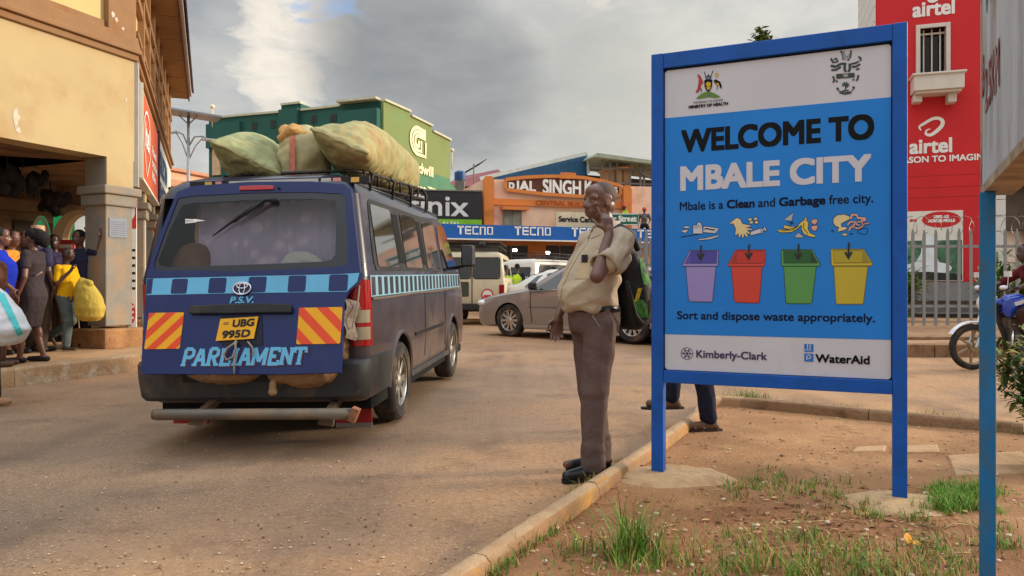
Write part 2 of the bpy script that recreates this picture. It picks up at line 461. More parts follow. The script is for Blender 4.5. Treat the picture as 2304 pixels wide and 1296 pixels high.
def road_material():
    m = bpy.data.materials.new('dusty_asphalt'); m.use_nodes = True; t = m.node_tree; N = t.nodes; L = t.links; p = N['Principled BSDF']
    c = N.new('ShaderNodeTexCoord'); src = c.outputs['Object']
    def noise_(s, d=6, r=.6, st=None):
        n = N.new('ShaderNodeTexNoise'); n.inputs['Scale'].default_value = s; n.inputs['Detail'].default_value = d; n.inputs['Roughness'].default_value = r
        if st:
            mp = N.new('ShaderNodeMapping'); mp.inputs['Scale'].default_value = st; mp.inputs['Rotation'].default_value = (0, 0, R(-20)); L.new(src, mp.inputs[0]); L.new(mp.outputs[0], n.inputs['Vector'])
        else: L.new(src, n.inputs['Vector'])
        return n.outputs['Fac']
    def mr(x, a, b, c_=0., d=1., sm=False):
        n = N.new('ShaderNodeMapRange'); n.inputs['From Min'].default_value = a; n.inputs['From Max'].default_value = b; n.inputs['To Min'].default_value = c_; n.inputs['To Max'].default_value = d
        if sm: n.interpolation_type = 'SMOOTHSTEP'
        L.new(x, n.inputs['Value']); return n.outputs[0]
    def mth(op, a, b):
        n = N.new('ShaderNodeMath'); n.operation = op; n.use_clamp = op == 'ADD'
        for i, x in enumerate((a, b)):
            if isinstance(x, (int, float)): n.inputs[i].default_value = x
            else: L.new(x, n.inputs[i])
        return n.outputs[0]
    def mixc(f, a, b):
        n = N.new('ShaderNodeMix'); n.data_type = 'RGBA'; 
        if isinstance(f, (int, float)): n.inputs[0].default_value = f
        else: L.new(f, n.inputs[0])
        for i, x in ((6, a), (7, b)):
            if isinstance(x, tuple): n.inputs[i].default_value = (*x, 1)
            else: L.new(x, n.inputs[i])
        return n.outputs[2]
    sp = N.new('ShaderNodeSeparateXYZ'); L.new(src, sp.inputs[0])
    # distance to the left of the near kerb line (wheel tracks run parallel to it)
    dist = mth('ADD', mth('MULTIPLY', sp.outputs['X'], -.893), mth('ADD', mth('MULTIPLY', sp.outputs['Y'], .449), -1.49)) 
    n_ = dist.node; n_.use_clamp = False; n_.inputs[1].links[0].from_node.use_clamp = False
    d = mth('DIVIDE', dist, 1.0)
    nz = noise_(.9, 7, .62); patch = noise_(.35, 5, .55); stre = noise_(1.2, 6, .6, (.35, 2.6, 1))
    dust = mth('ADD', mr(d, .0, 2.6, .8, 0.0, True), mr(d, 4.6, 7.0, 0, .6, True))
    far = mr(sp.outputs['Y'], 7.5, 14.0, 0, .75, True)
    dust = mth('ADD', dust, far)
    dust = mth('ADD', mth('MULTIPLY', dust, mr(nz, .32, .62, .30, 1.1)), mr(patch, .45, .7, 0, .35))
    dust = mth('ADD', mth('MULTIPLY', dust, mr(stre, .25, .7, .65, 1.1)), .15)
    asph = mixc(mr(noise_(55, 5, .75), .32, .68), srgb(92, 77, 65), srgb(146, 123, 102))
    dcol = mixc(mr(noise_(26, 8, .75), .3, .7), srgb(146, 104, 70), srgb(190, 148, 106))
    colr = mixc(dust, asph, dcol)
    st = mr(noise_(75, 3, .7), .60, .67); colr = mixc(mth('MULTIPLY', st, .75), colr, srgb(205, 180, 150))
    dk = mr(noise_(58, 3, .7), .34, .27); colr = mixc(mth('MULTIPLY', dk, .65), colr, srgb(82, 66, 54))
    dk2 = mr(noise_(1.6, 9, .72), .47, .33); colr = mixc(mth('MULTIPLY', dk2, .5), colr, srgb(92, 75, 62))
    trk = mr(noise_(1.0, 5, .55, (1.4, .12, 1)), .50, .64); colr = mixc(mth('MULTIPLY', trk, .32), colr, srgb(84, 70, 60)); pale = mr(noise_(.8, 8, .65), .52, .70); colr = mixc(mth('MULTIPLY', pale, .35), colr, srgb(186, 152, 116))
    L.new(colr, p.inputs['Base Color']); L.new(mr(dust, 0, 1, .62, .95), p.inputs['Roughness']); p.inputs['Specular IOR Level'].default_value = .35
    b = N.new('ShaderNodeBump'); b.inputs['Strength'].default_value = .35; b.inputs['Distance'].default_value = .01; L.new(noise_(90, 4, .7), b.inputs['Height']); L.new(b.outputs[0], p.inputs['Normal'])
    return m
road_m = road_material()
rows_sheet('road', lambda y: -14 - max(0, y), lambda y: 45, [-20, 5, 15, 75], -.004, road_m)

# ---- the planted median in front of the sign
KN = [(-2.2, -1.1), (-.16, 2.99), (1.49, 6.27), (1.60, 6.60)]
KC = [(1.72, 6.92), (1.92, 7.08), (2.16, 7.02)]
KF = [(2.16, 7.02), (3.93, 5.8), (9.0, 2.3)]
def inmed(x, y):
    poly = KN + KC + KF[1:] + [(9.0, -1.1)]; c = False; n = len(poly)
    for i in range(n):
        (x0, y0), (x1, y1) = poly[i], poly[(i + 1) % n]
        if (y0 > y) != (y1 > y) and x < (x1 - x0) * (y - y0) / (y1 - y0) + x0: c = not c
    return c
FOOT = [G(1478, 1062, .045), G(2022, 1119, .045)]
def dirt_z(x, y):
    p = V((x, y, 0)); z = .018 + .012 * noise.noise(p * 1.7) + .006 * noise.noise(p * 5.1 + V((3, 1, 0))) + .003 * noise.noise(p * 13)
    for f in FOOT: z += .012 * math.exp(-((x - f.x) ** 2 + (y - f.y) ** 2) / .18)
    z += .05 * max(0, min(1, (3.4 - y) / 1.5)) * max(0, min(1, (x + .2) / .8))
    return z + gz(y) * .8
def dirt_material():
    m = mat('median_dirt', srgb(156, 112, 74), .95, var=.22, scale=1.1, dirt=(srgb(186, 142, 98), .5), dscale=1.3, bump=.6, bscale=45)
    t = m.node_tree; N = t.nodes; L = t.links; p = N['Principled BSDF']; c = N.new('ShaderNodeTexCoord')
    old = p.inputs['Base Color'].links[0].from_socket
    sp = N.new('ShaderNodeSeparateXYZ'); L.new(c.outputs['Object'], sp.inputs[0])
    def noise_(s, a, b):
        n = N.new('ShaderNodeTexNoise'); n.inputs['Scale'].default_value = s; n.inputs['Detail'].default_value = 7; n.inputs['Roughness'].default_value = .7; L.new(c.outputs['Object'], n.inputs['Vector'])
        r = N.new('ShaderNodeMapRange'); r.inputs['From Min'].default_value = a; r.inputs['From Max'].default_value = b; L.new(n.outputs['Fac'], r.inputs['Value']); return r.outputs[0]
    def mixc(f, a, col):
        n = N.new('ShaderNodeMix'); n.data_type = 'RGBA'; L.new(f, n.inputs[0]); L.new(a, n.inputs[6]); n.inputs[7].default_value = (*col, 1); return n.outputs[2]
    # damp, red-brown soil near the camera, pale trodden soil behind
    r = N.new('ShaderNodeMapRange'); r.interpolation_type = 'SMOOTHSTEP'; r.inputs['From Min'].default_value = 4.5; r.inputs['From Max'].default_value = 3.7; r.inputs['To Max'].default_value = .75; L.new(sp.outputs['Y'], r.inputs['Value'])
    mu = N.new('ShaderNodeMath'); mu.operation = 'MULTIPLY'; L.new(r.outputs[0], mu.inputs[0]); L.new(noise_(1.8, .3, .6), mu.inputs[1])
    x = mixc(mu.outputs[0], old, srgb(118, 72, 44))
    s1 = N.new('ShaderNodeMath'); s1.operation = 'MULTIPLY'; L.new(noise_(60, .63, .7), s1.inputs[0]); s1.inputs[1].default_value = .7
    x = mixc(s1.outputs[0], x, srgb(205, 172, 132))
    s2 = N.new('ShaderNodeMath'); s2.operation = 'MULTIPLY'; L.new(noise_(38, .38, .30), s2.inputs[0]); s2.inputs[1].default_value = .7
    x = mixc(s2.outputs[0], x, srgb(70, 46, 30))
    L.new(x, p.inputs['Base Color']); return m
mb = MB(); step = .06; nx = int(9 / step); ny = int(8.3 / step); ids = {}
mb.smooth = True
for j in range(ny + 1):
    for i in range(nx + 1):
        x, y = -1.5 + i * step, -1.1 + j * step
        if y < 1.2 and (i % 1 or 0): continue
        if inmed(x, y) or any(inmed(x + a, y + b) for a, b in ((step, 0), (-step, 0), (0, step), (0, -step), (step, step), (-step, -step))):
            ids[i, j] = mb.pts([(x, y, dirt_z(x, y))])
for (i, j) in list(ids):
    q = [(i, j), (i + 1, j), (i + 1, j + 1), (i, j + 1)]
    if all(k in ids for k in q): mb.face([ids[k] for k in q])
o = mb.build('dirt', dirt_material()); o['kind'] = 'structure'

kerb_m = mat('kerb_concrete', srgb(176, 146, 112), .9, var=.16, scale=6, dirt=(srgb(150, 108, 70), .45), dscale=4, bump=.4, bscale=60)
kerb_y = mat('kerb_yellow_paint', srgb(206, 150, 52), .85, var=.14, scale=7, dirt=(srgb(160, 124, 90), 1.25), dscale=4, bump=.3, bscale=60)
def sweep_kerb(name, path, wd, z0, z1, mats, gap=1.05, paint=True):
    """kerb stones along a path; the inner (right-hand) face is painted"""
    mb = MB()
    pts = []
    for a, b in zip(path, path[1:]):
        a, b = V((*a, 0)), V((*b, 0)); n = max(1, int((b - a).length / gap + .5))
        pts += [(a + (b - a) * k / n) for k in range(n)]
    pts.append(V((*path[-1], 0)))
    for k, (a, b) in enumerate(zip(pts, pts[1:])):
        d = (b - a).normalized(); r = V((d.y, -d.x, 0)); a2, b2 = a + d * .004, b - d * .004
        j1, j2 = (random.uniform(-.006, .006) for _ in range(2))
        dz = random.uniform(-.004, .004)
        nsub = 8; rings = []
        for q in range(nsub + 1):
            p = a2 + (b2 - a2) * q / nsub; zz = gz(p.y)
            e = .005 * noise.noise(p * 7) - (.007 if q in (0, nsub) else 0)
            prof = [(0, z0), (0, z1 - .025), (.012, z1 - .006), (.03, z1 + dz), (wd - .025, z1 + dz - .002), (wd - .008 + e, z1 - .012 + e), (wd + j1 * .5, z1 - .03), (wd + j1 * .5, z0)]
            rings.append([p + r * (x + e * .4) + V((0, 0, zz + z + e * .5)) for x, z in prof])
        i0 = len(mb.f); mb.rings(rings)
        if paint:
            for fi in range(i0, len(mb.f)):
                c = sum((mb.v[q] for q in mb.f[fi]), V()) / len(mb.f[fi]); nrm = (mb.v[mb.f[fi][1]] - mb.v[mb.f[fi][0]]).cross(mb.v[mb.f[fi][2]] - mb.v[mb.f[fi][0]])
                if abs(nrm.normalized().dot(r)) > .8 and (c - a2).dot(r) > wd * .6: mb.mi[fi] = 1
    o = mb.build(name, mats, auto=50); o['kind'] = 'structure'; return o
sweep_kerb('kerb', KN, .09, -.1, .10, [kerb_m, kerb_y])
kerb_d = mat('kerb_dirty', srgb(150, 116, 84), .95, var=.2, scale=5, dirt=(srgb(96, 70, 48), .6), dscale=5, bump=.5, bscale=50)
sweep_kerb('kerb', [KN[-1]] + KC, .10, -.1, .098, [kerb_m, kerb_y], gap=.3)
sweep_kerb('kerb', KF, .12, -.1, .10, [kerb_d, kerb_d], gap=1.3)

# ---- left pavement with its broken, once white kerb
pave_m = mat('pavement_dust', srgb(186, 146, 104), .95, var=.14, scale=1.6, dirt=(srgb(150, 112, 76), .5), dscale=1.2, bump=.3, bscale=40)
kerb_w = mat('kerb_old_white', srgb(176, 140, 102), .92, var=.15, scale=5, dirt=(srgb(214, 205, 185), .42), dscale=6, bump=.6, bscale=35)
KL = [(-9.6, -.6), (-5.44, 8.27), (-4.75, 9.7), (-4.1, 11.1), (-4.25, 12.4), (-9.1, 24.5)]
def klx(y):
    for (xa, ya), (xb, yb) in zip(KL, KL[1:]):
        if ya <= y <= yb: return xa + (xb - xa) * (y - ya) / (yb - ya)
    return KL[0][0] if y < KL[0][1] else KL[-1][0]
mbk = MB(); mbk.cur = 0
ys = [-.6, 3, 5, 7, 8.27, 9, 9.7, 10.4, 11.1, 12.4, 15, 24.5]
prev = None
for y in ys:
    i = mbk.pts([(-30, y, gz(y) + .2), (klx(y) - .2, y, gz(y) + .2)])
    if prev is not None: mbk.face((prev, prev + 1, i + 1, i))
    prev = i
o = mbk.build('pavement', pave_m); o['kind'] = 'structure'
sweep_kerb('kerb', [(x - .2 * .9, y + .2 * .4) for x, y in KL], .2, -.1, .203, [kerb_w, kerb_w], gap=1.6, paint=False)

# ---- raised verge across the right-hand road
verge_m = mat('verge_soil', srgb(160, 124, 90), .95, var=.2, scale=2, dirt=(srgb(128, 96, 68), .5), dscale=2.5, bump=.5, bscale=30)
mbv = MB(); mbv.smooth = True
def vz(y):
    return .30 if y < 13.3 else .30 + .16 * min(1, (y - 13.3) / .9)
prof = [11.5, 12.2, 13.3, 13.6, 13.9, 14.2, 15, 22, 60]
for k, y in enumerate(prof):
    n = 90; i = mbv.pts([(-.2 + 2.6 + q * .33, y + .0, vz(y) + (.012 * noise.noise(V((q * .33, y, 0)) * 2) if 0 < k else 0)) for q in range(n + 1)])
    if k:
        for q in range(n): mbv.face((prev2 + q, prev2 + q + 1, i + q + 1, i + q))
    prev2 = i
o = mbv.build('verge', verge_m); o['kind'] = 'structure'
mb = MB()
for k in range(22):
    x = 2.4 + k * 1.3; e = random.uniform(-.01, .01)
    mb.bx(x + .006, x + 1.294, 11.25, 11.5, 0.02, .302 + e)
    mb.bx(x + .01, x + 1.29, 12.15 + e, 12.6, .25, .36 + e)
o = mb.build('kerb', kerb_d, bevel=.015); o['kind'] = 'structure'

# ================================================================== helpers for buildings
def wallprism(mb, pl, ps, h0, h1):
    """polygon in plane coordinates, from depth h0 to h1"""
    mb.prism([pl.at(x, y, h0) for x, y in ps], pl.n * (h1 - h0))

# ================================================================== left: yellow arcade
C0 = V((-5.5, 11.0, 0))
A_ = Plane(C0, (.41, 1, 0)); B_ = Plane(C0, (-.40, 1, 0))
yel = mat('yellow_plaster', srgb(192, 170, 128), .85, var=.06, scale=1.4, dirt=(srgb(178, 142, 96), .45), dscale=.9, bump=.12, bscale=24)
cream = mat('cream_plaster', srgb(212, 190, 132), .85, var=.06, scale=1.4, dirt=(srgb(205, 170, 100), .3), dscale=1.2, bump=.1, bscale=24)
brn = mat('ochre_trim', srgb(150, 114, 80), .8, var=.1, scale=3, dirt=(srgb(150, 92, 48), .35), dscale=4, bump=.15)
ply = mat('soffit_boards', srgb(150, 112, 78), .85, var=.15, scale=2, stretch=(1, 6, 1))
gryc = mat('grey_column_paint', srgb(138, 134, 126), .75, var=.1, scale=3, dirt=(srgb(176, 140, 98), .5), dscale=1.6, bump=.25, bscale=18)
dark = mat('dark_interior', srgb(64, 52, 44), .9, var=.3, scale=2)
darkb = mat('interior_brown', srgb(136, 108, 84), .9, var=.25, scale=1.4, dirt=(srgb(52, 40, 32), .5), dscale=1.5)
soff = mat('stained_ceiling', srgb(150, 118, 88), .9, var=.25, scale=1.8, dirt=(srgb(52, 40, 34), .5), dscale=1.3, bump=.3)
bld = thing('arcade_building', 'yellow plastered two storey building with ochre trim and pillared arcade', 'building')
def part(name, mb, m, parent, **k): return mb.build(name, m, parent, **k)
mb = MB()
BEAM = 2.98
A_.slab(mb, -9, BEAM, -.0, 4.47, -.36, 0)                     # beam over the arcade
B_.slab(mb, .01, BEAM, 10.6, 4.47, -.36, -.002)
part('wall', mb, yel, bld)
mb = MB()
A_.slab(mb, -9, 4.47, -.43, 7.0, -.4, -.09); B_.slab(mb, .4, 4.47, 10.6, 7.0, -.4, -.05)
part('wall', mb, cream, bld)
mb = MB()
for z0, z1, h in ((4.44, 4.53, .05), (4.53, 4.60, .10), (4.60, 4.78, .045)):
    A_.slab(mb, -9, z0, .02 + h * .4, z1, -.3, h); B_.slab(mb, .0, z0, 10.7, z1, -.3, h)
part('cornice', mb, brn, bld, bevel=.012)
mb = MB()
A_.slab(mb, -.43, 4.78, .0, 7.0, -.4, .0); A_.slab(mb, -9, 4.78, -.43, 4.90, -.3, -.05)
B_.slab(mb, .01, 4.78, .35, 7.0, -.4, -.002)
part('pilaster', mb, brn, bld, bevel=.01)
mb = MB()
for k in range(8):
    u = 1.15 + k * 1.25
    B_.slab(mb, u, 4.78, u + .16, 6.5, -.1, .05)
B_.slab(mb, .36, 5.42, 10.6, 5.56, -.1, .035); B_.slab(mb, .36, 5.72, 10.6, 5.84, -.1, .06)
B_.slab(mb, .36, 4.92, 10.6, 5.0, -.1, .03)
part('timber_framing', mb, brn, bld, bevel=.008)
# roof: boarded soffit, fascia and sheet
roof = MB()
for k in range(15):
    B_.slab(roof, -.6 + k * .78, 6.5 + .003 * (k % 2), -.6 + k * .78 + .765, 6.53, -.2, .46)
rf = part('soffit', roof, ply, bld)
mb = MB(); B_.slab(mb, -.7, 6.44, 11.1, 6.74, .46, .49)
part('fascia', mb, mat('maroon_fascia', srgb(86, 44, 46), .7), bld)
mb = MB(); B_.slab(mb, -.7, 6.60, 11.2, 6.70, .493, .54); part('gutter', mb, mat('white_gutter', srgb(214, 206, 196), .6), bld)
mb = MB(); mb.prism([B_.at(-.8, 6.72, .60), B_.at(-.8, 6.76, .60), B_.at(-.8, 8.6, -3.0), B_.at(-.8, 8.55, -3.0)], B_.u * 12.1)
part('roof', mb, mat('purple_sheet_roof', srgb(70, 46, 58), .5, metal=.3), bld)
# inside of the arcade
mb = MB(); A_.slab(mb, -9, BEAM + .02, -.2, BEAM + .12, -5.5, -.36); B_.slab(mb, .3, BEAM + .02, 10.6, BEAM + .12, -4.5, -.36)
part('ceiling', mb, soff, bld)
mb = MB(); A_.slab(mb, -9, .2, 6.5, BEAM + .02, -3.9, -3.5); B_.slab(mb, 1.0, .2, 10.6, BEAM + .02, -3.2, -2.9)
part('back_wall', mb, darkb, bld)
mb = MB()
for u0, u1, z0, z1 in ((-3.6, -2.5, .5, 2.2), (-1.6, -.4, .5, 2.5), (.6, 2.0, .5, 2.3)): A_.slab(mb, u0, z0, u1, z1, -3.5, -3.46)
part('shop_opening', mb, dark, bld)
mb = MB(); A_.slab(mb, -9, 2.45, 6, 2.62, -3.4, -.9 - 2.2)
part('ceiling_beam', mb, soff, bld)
# hanging goods as dark bags under the ceiling
hang = mat('dark_bag', srgb(40, 36, 38), .8, var=.4)
def column(pl, u0, wd, dep, label=None):
    z0 = gz(pl.at(u0, 0).y) + .2
    mb = MB(); pl.slab(mb, u0 - .03, z0 + .30, u0 + wd + .01, BEAM, -dep, -.003); 
    c = part('column', mb, gryc, bld, bevel=.015)
    def sub(name, mb, m, **k):
        return mb.build(name, m, c, **k)
    mb = MB()
    pl.slab(mb, u0 - .07, 2.30, u0 + wd + .05, 2.46, -dep - .04, .04); pl.slab(mb, u0 - .11, 2.46, u0 + wd + .09, 2.58, -dep - .07, .08)
    sub('capital', mb, gryc, bevel=.02)
    mb = MB(); pl.slab(mb, u0 - .16, z0 - .02, u0 + wd + .12, z0 + .27, -dep - .1, .14)
    sub('base', mb, mat('worn_column_base', srgb(168, 124, 82), .9, var=.2, scale=4, dirt=(srgb(120, 80, 52), .5), dscale=3, bump=.6, bscale=22), bevel=.03)
    mb = MB(); pl.slab(mb, u0 - .02, 2.58, u0 + wd + .0, BEAM - .0, -dep + .02, .004)
    sub('shaft_top', mb, yel)
    return c
column(A_, -.44, .42, .42); column(A_, -3.9, .42, .42)
for k in range(4): column(B_, 1.9 + k * 2.2, .38, .38)

def board(name, label, cat, build, parent=None):
    t = thing(name, label, cat); build(t); return t
white = mat('white_board', srgb(226, 222, 212), .6, var=.05, dirt=(srgb(190, 170, 145), .3), dscale=2)
red_p = mat('red_print', srgb(206, 46, 52), .55, var=.05)
blk = mat('black_print', srgb(28, 27, 30), .55, var=.1)
whp = mat('white_print', srgb(236, 234, 228), .55, var=.04)
peel = mat('peeled_plaster', srgb(206, 196, 178), .9, var=.2, scale=20, bump=.3)
mb = MB(); rp = random.Random(2)
for (px_, py_), sx_, sz_ in (((36, 262), .05, .14), ((40, 292), .05, .04), ((254, 32), .035, .05), ((262, 44), .025, .05), ((276, 64), .03, .03), ((284, 225), .02, .05), ((283, 245), .015, .02)):
    a, b = A_.uv(px_, py_); shape(mb, A_, [(a + sx_ * rp.uniform(.5, 1.1) * math.cos(k * .63), b + sz_ * rp.uniform(.5, 1.1) * math.sin(k * .63)) for k in range(10)], .004)
mb.build('peeled_patch', peel, bld)
# tall price boards on blades beside the columns
def price_board(px0, py0, px1, py1, Y, label):
    pl = Plane(P(px0, 648, Y), (1, .28, 0)); a0, b0 = pl.uv(px0, py1); a1, b1 = pl.uv(px1, py0); t = thing('price_board', label, 'sign', group='tall price boards on the arcade columns')
    m = MB(); wallprism(m, pl, [(a0, b0), (a1, b0 + .02), (a1, b1 - .02), (a0, b1)], -.04, 0); m.build('panel', white, t, bevel=.004)
    m = MB(); shape(m, pl, [(a0, b0 + .02), (a0 + .02, b0), (a0 + .02, b1), (a0, b1)], .002); w_ = a1 - a0; h_ = b1 - b0
    shape(m, pl, [(a0, b1 - h_ * .22), (a1, b1 - h_ * .22), (a1, b1 - .02), (a0, b1)], .0024)
    shape(m, pl, ell(a0 + w_ * .55, b0 + h_ * .17, w_ * .34, h_ * .075), .003); m.build('red_print', red_p, t)
    m = MB(); shape(m, pl, ell(a0 + w_ * .55, b1 - h_ * .1, w_ * .3, h_ * .05), .004)
    for q in range(3): m_ = b0 + h_ * (.13 + .04 * q); shape(m, pl, [(a0 + w_ * .35, m_), (a0 + w_ * .75, m_), (a0 + w_ * .75, m_ + h_ * .015), (a0 + w_ * .35, m_ + h_ * .015)], .004)
    m.build('white_print', whp, t)
    m = MB()
    for q in range(6): m_ = b0 + h_ * (.34 + .055 * q); shape(m, pl, [(a0 + w_ * .4, m_), (a0 + w_ * .9, m_), (a0 + w_ * .9, m_ + h_ * .018), (a0 + w_ * .4, m_ + h_ * .018)], .003)
    m.build('black_print', blk, t); return t
price_board(284, 446, 307, 758, 10.95, 'tall white and red price board on the corner column of the yellow arcade')
price_board(313, 470, 327, 720, 12.9, 'narrower white and red price board on the second arcade column, beside the van')
price_board(339, 490, 352, 640, 14.8, 'third red and white price board, half hidden behind the van')
# orange sign on the long side
B2 = Plane(C0 + B_.n * .07, B_.u)
t = thing('shop_sign', 'large orange shop sign with white speech bubble logo on the yellow building', 'sign')
u0 = .28; u1, _ = B2.uv(355, 460)
mb = MB(); B_.slab(mb, .0, 2.62, .2, 4.435, -.05, .05); mb.build('grey_strip', mat('pale_grey_paint', srgb(176, 172, 162), .8), bld)
mb = MB(); B2.slab(mb, u0, 2.80, u1, 4.16, -.1, 0); mb.build('panel', mat('orange_sign', srgb(214, 96, 58), .55, var=.05, dirt=(srgb(190, 110, 76), .3)), t)
mb = MB(); B2.slab(mb, u0 - .06, 2.78, u0 - .005, 4.2, -.1, .03); B2.slab(mb, u0, 2.76, u1, 2.798, -.1, .03); mb.build('frame', white, t)
mb = MB(); uc = u0 + (u1 - u0) * .28
text(mb, B2, 'itel', uc - .45, 3.38, .95, .42, .01, .02)
line(mb, B2, ell(uc, 3.55, .72, .42, 30, -60, 235) + [(uc - .05, 2.95)], .05, .012, True)
uc2 = u0 + (u1 - u0) * .68
for q, wq in enumerate((1.1, 1.3, .9)): text(mb, B2, ('itel', 'mobile', 'life')[q], uc2 - .5, 3.5 - q * .22, wq, .16, .01, .008)
mb.build('lettering', whp, t)
t = thing('shop_sign', 'blue and white striped shop sign in a dark frame farther along the arcade', 'sign')
u2 = u1 + .25; u3 = 9.6
mb = MB(); B2.slab(mb, u2, 2.85, u3, 4.2, -.1, 0); mb.build('panel', white, t)
mb = MB(); B2.slab(mb, u2 - .2, 2.8, u2 - .004, 4.25, -.1, .03); B2.slab(mb, u2, 2.78, u3, 2.846, -.1, .03); mb.build('frame', mat('purple_frame', srgb(74, 40, 66), .6), t)
mb = MB(); text(mb, B2, 'COLLECTION', u2 + .2, 3.5, 2.9, .5, .01, .03); text(mb, B2, 'SHOES', u2 + .4, 3.0, 2.2, .34, .01, .02)
mb.build('lettering', mat('blue_print', srgb(42, 86, 132), .5), t)
# ================================================================== background buildings
def px_wall(mb, pl, pts, h0, h1):
    wallprism(mb, pl, [pl.uv(x, y) for x, y in pts], h0, h1)
# ---- green building
GF = Plane((-17.8, 44.4, 0), (11, -4.4, 0)); GS = Plane((-6.8, 40, 0), (2.88, 8, 0))
teal = mat('teal_paint', srgb(40, 92, 82), .8, var=.08, scale=.6, dirt=(srgb(38, 80, 72), .35), dscale=.5)
teal2 = mat('teal_paint_dark', srgb(44, 90, 82), .8, var=.08, scale=.6)
olive = mat('olive_green_paint', srgb(126, 140, 86), .85, var=.06, scale=.5, dirt=(srgb(110, 150, 100), .4), dscale=.35)
grn = mat('mid_green_paint', srgb(84, 134, 104), .85, var=.06, scale=.5, dirt=(srgb(74, 112, 92), .4), dscale=.6)
t = thing('green_building', 'three storey green building with stepped parapet and white lettering on its olive side', 'building')
gw = GF.uv(862, 300)[0]
mb = MB(); ps = [GF.uv(x, y) for x, y in ((470, 269), (550, 261), (632, 254), (633, 238), (677, 233), (678, 250), (766, 240), (767, 235), (859, 226))]
ps = [(min(a, gw), b) for a, b in ps]
ps[-1] = (gw - .152, ps[-1][1]); wallprism(mb, GF, [(ps[0][0], 0), (gw - .152, 0)] + ps[::-1], -1.0, 0); wl_ = mb.build('wall', teal, t)
# projecting bands of the front
mb = MB()
for x0, y0, x1, y1, h in ((470, 274, 545, 335, .25), (634, 245, 676, 345, .3), (770, 246, 858, 300, .45)):
    a0, b0 = GF.uv(x0, y1); a1, b1 = GF.uv(x1, y0); GF.slab(mb, a0, b0, min(a1, gw - .02), b1, .004, h)
mb.build('parapet_panel', teal, t)
mb = MB()
for k in range(len(ps) - 1):
    (a, b), (c, d) = ps[k], ps[k + 1]
    if abs(c - a) > .3: wallprism(mb, GF, [(a, b + .004), (c, d + .004), (c, d + .12), (a, b + .12)], -.4, .5 if k > 5 else .1)
mb.build('coping', mat('pale_coping', srgb(196, 196, 170), .8), t)
wm = mat('dark_window', srgb(34, 36, 38), .25, var=.2); wf = mat('grey_frame', srgb(120, 118, 108), .7)
for x0, y0, x1, y1 in ((568, 275, 577, 292), (610, 271, 620, 287), (702, 260, 711, 276), (744, 258, 756, 273), (834, 303, 857, 334), (650, 330, 685, 350), (500, 395, 560, 440)):
    a0, b0 = GF.uv(x0, y1); a1, b1 = GF.uv(x1, y0); mb = MB(); GF.slab(mb, a0, b0, a1, b1, -.05, .03)
    w_ = mb.build('window', wm, t); mb = MB()
    line(mb, GF, [(a0, b0), (a1, b0), (a1, b1), (a0, b1)], .09, .04, True)
    for q in range(1, 4): line(mb, GF, [(a0, b0 + (b1 - b0) * q / 4), (a1, b0 + (b1 - b0) * q / 4)], .05, .04)
    mb.build('frame', mat('dark_vent_frame', srgb(52, 64, 58), .7), w_)
mb = MB(); a0, b0 = GF.uv(480, 395); a1, b1 = GF.uv(498, 335); GF.slab(mb, a0, b0, a1, b1, 0, .1); mb.build('shutter', mat('tan_shutter', srgb(200, 172, 138), .8), t)
sw = GS.uv(1013, 400)[0]
top = [GS.uv(x, y) for x, y in ((863, 227), (922, 253), (924, 262), (971, 285), (973, 297), (1013, 317))]; top[0] = (0.0, top[0][1]); split = GS.uv(930, 376)[1]
mb = MB(); wallprism(mb, GS, [(0, split), (top[-1][0], split)] + top[::-1], -.15, 0); mb.build('wall', olive, t)
mb = MB(); GS.slab(mb, 0, 0, top[-1][0], split - .002, -.15, 0); mb.build('wall', grn, t)
mb = MB()
for k in (0, 2, 4):
    (a, b), (c, d) = top[k], top[k + 1]; wallprism(mb, GS, [(a, b + .005), (c, d + .005), (c, d + .12), (a, b + .12)], -.3, .12)
mb.build('coping', mat('pale_coping', (0, 0, 0)), t)
mb = MB(); ua, vb = GS.uv(940, 348); _, vt = GS.uv(940, 288); u0 = GS.uv(922, 320)[0]; u1 = GS.uv(956, 320)[0]
H = vt - vb; W = u1 - u0
for q, s_ in ((0, 1.0), (1, .70), (2, .40)):
    cx, cy = u0 + W * .5, vb + H * .5; rx, ry = W * .5 * s_, H * .5 * s_
    pts = [(u0 + W, cy + ry * .92)] + [(cx + rx * math.cos(R(a)) * 1.0, cy + ry * math.sin(R(a))) for a in range(70, 271, 12)]
    if q == 0: pts += [(u0 + W, vb), (u0 + W, cy + ry * .1)]
    else: pts += [(u0 + W * (.86 - .16 * q), cy - ry), (u0 + W * (.86 - .16 * q), cy + ry * .12)]
    line(mb, GS, pts, W * .105, .06 + q * .001)
tpx(mb, GS, 'Goodwill', 905, 378, 973, 353, .06, .03); tpx(mb, GS, 'A Great Tile', 893, 418, 986, 400, .06, .02)
mb.build('lettering', mat('cream_lettering', srgb(244, 236, 190), .6), t)
mb = MB(); a0, b0 = GS.uv(1013, 430); mb.prism([(GS.at(sw, 0, -.3)), GS.at(sw + 4.2, 0, -.3), GS.at(sw + 4.2, 6.3, -.3), GS.at(sw + 3.2, 7.2, -.3), GS.at(sw, 8.1, -.3)], GS.n * -6); mb.build('rear_wing', grn, t)
for px_, py_ in ((478, 240), (676, 234), (1017, 338)):
    mb = MB(); p = P(px_, py_, 44 if px_ < 1000 else 48.3); mb.tube([p + V((0, 0, -1.2)), p], .04, 6); mb.ball(p, (.14, .14, .12)); mb.build('floodlight', mat('lamp_white', srgb(235, 220, 190), .4), t)
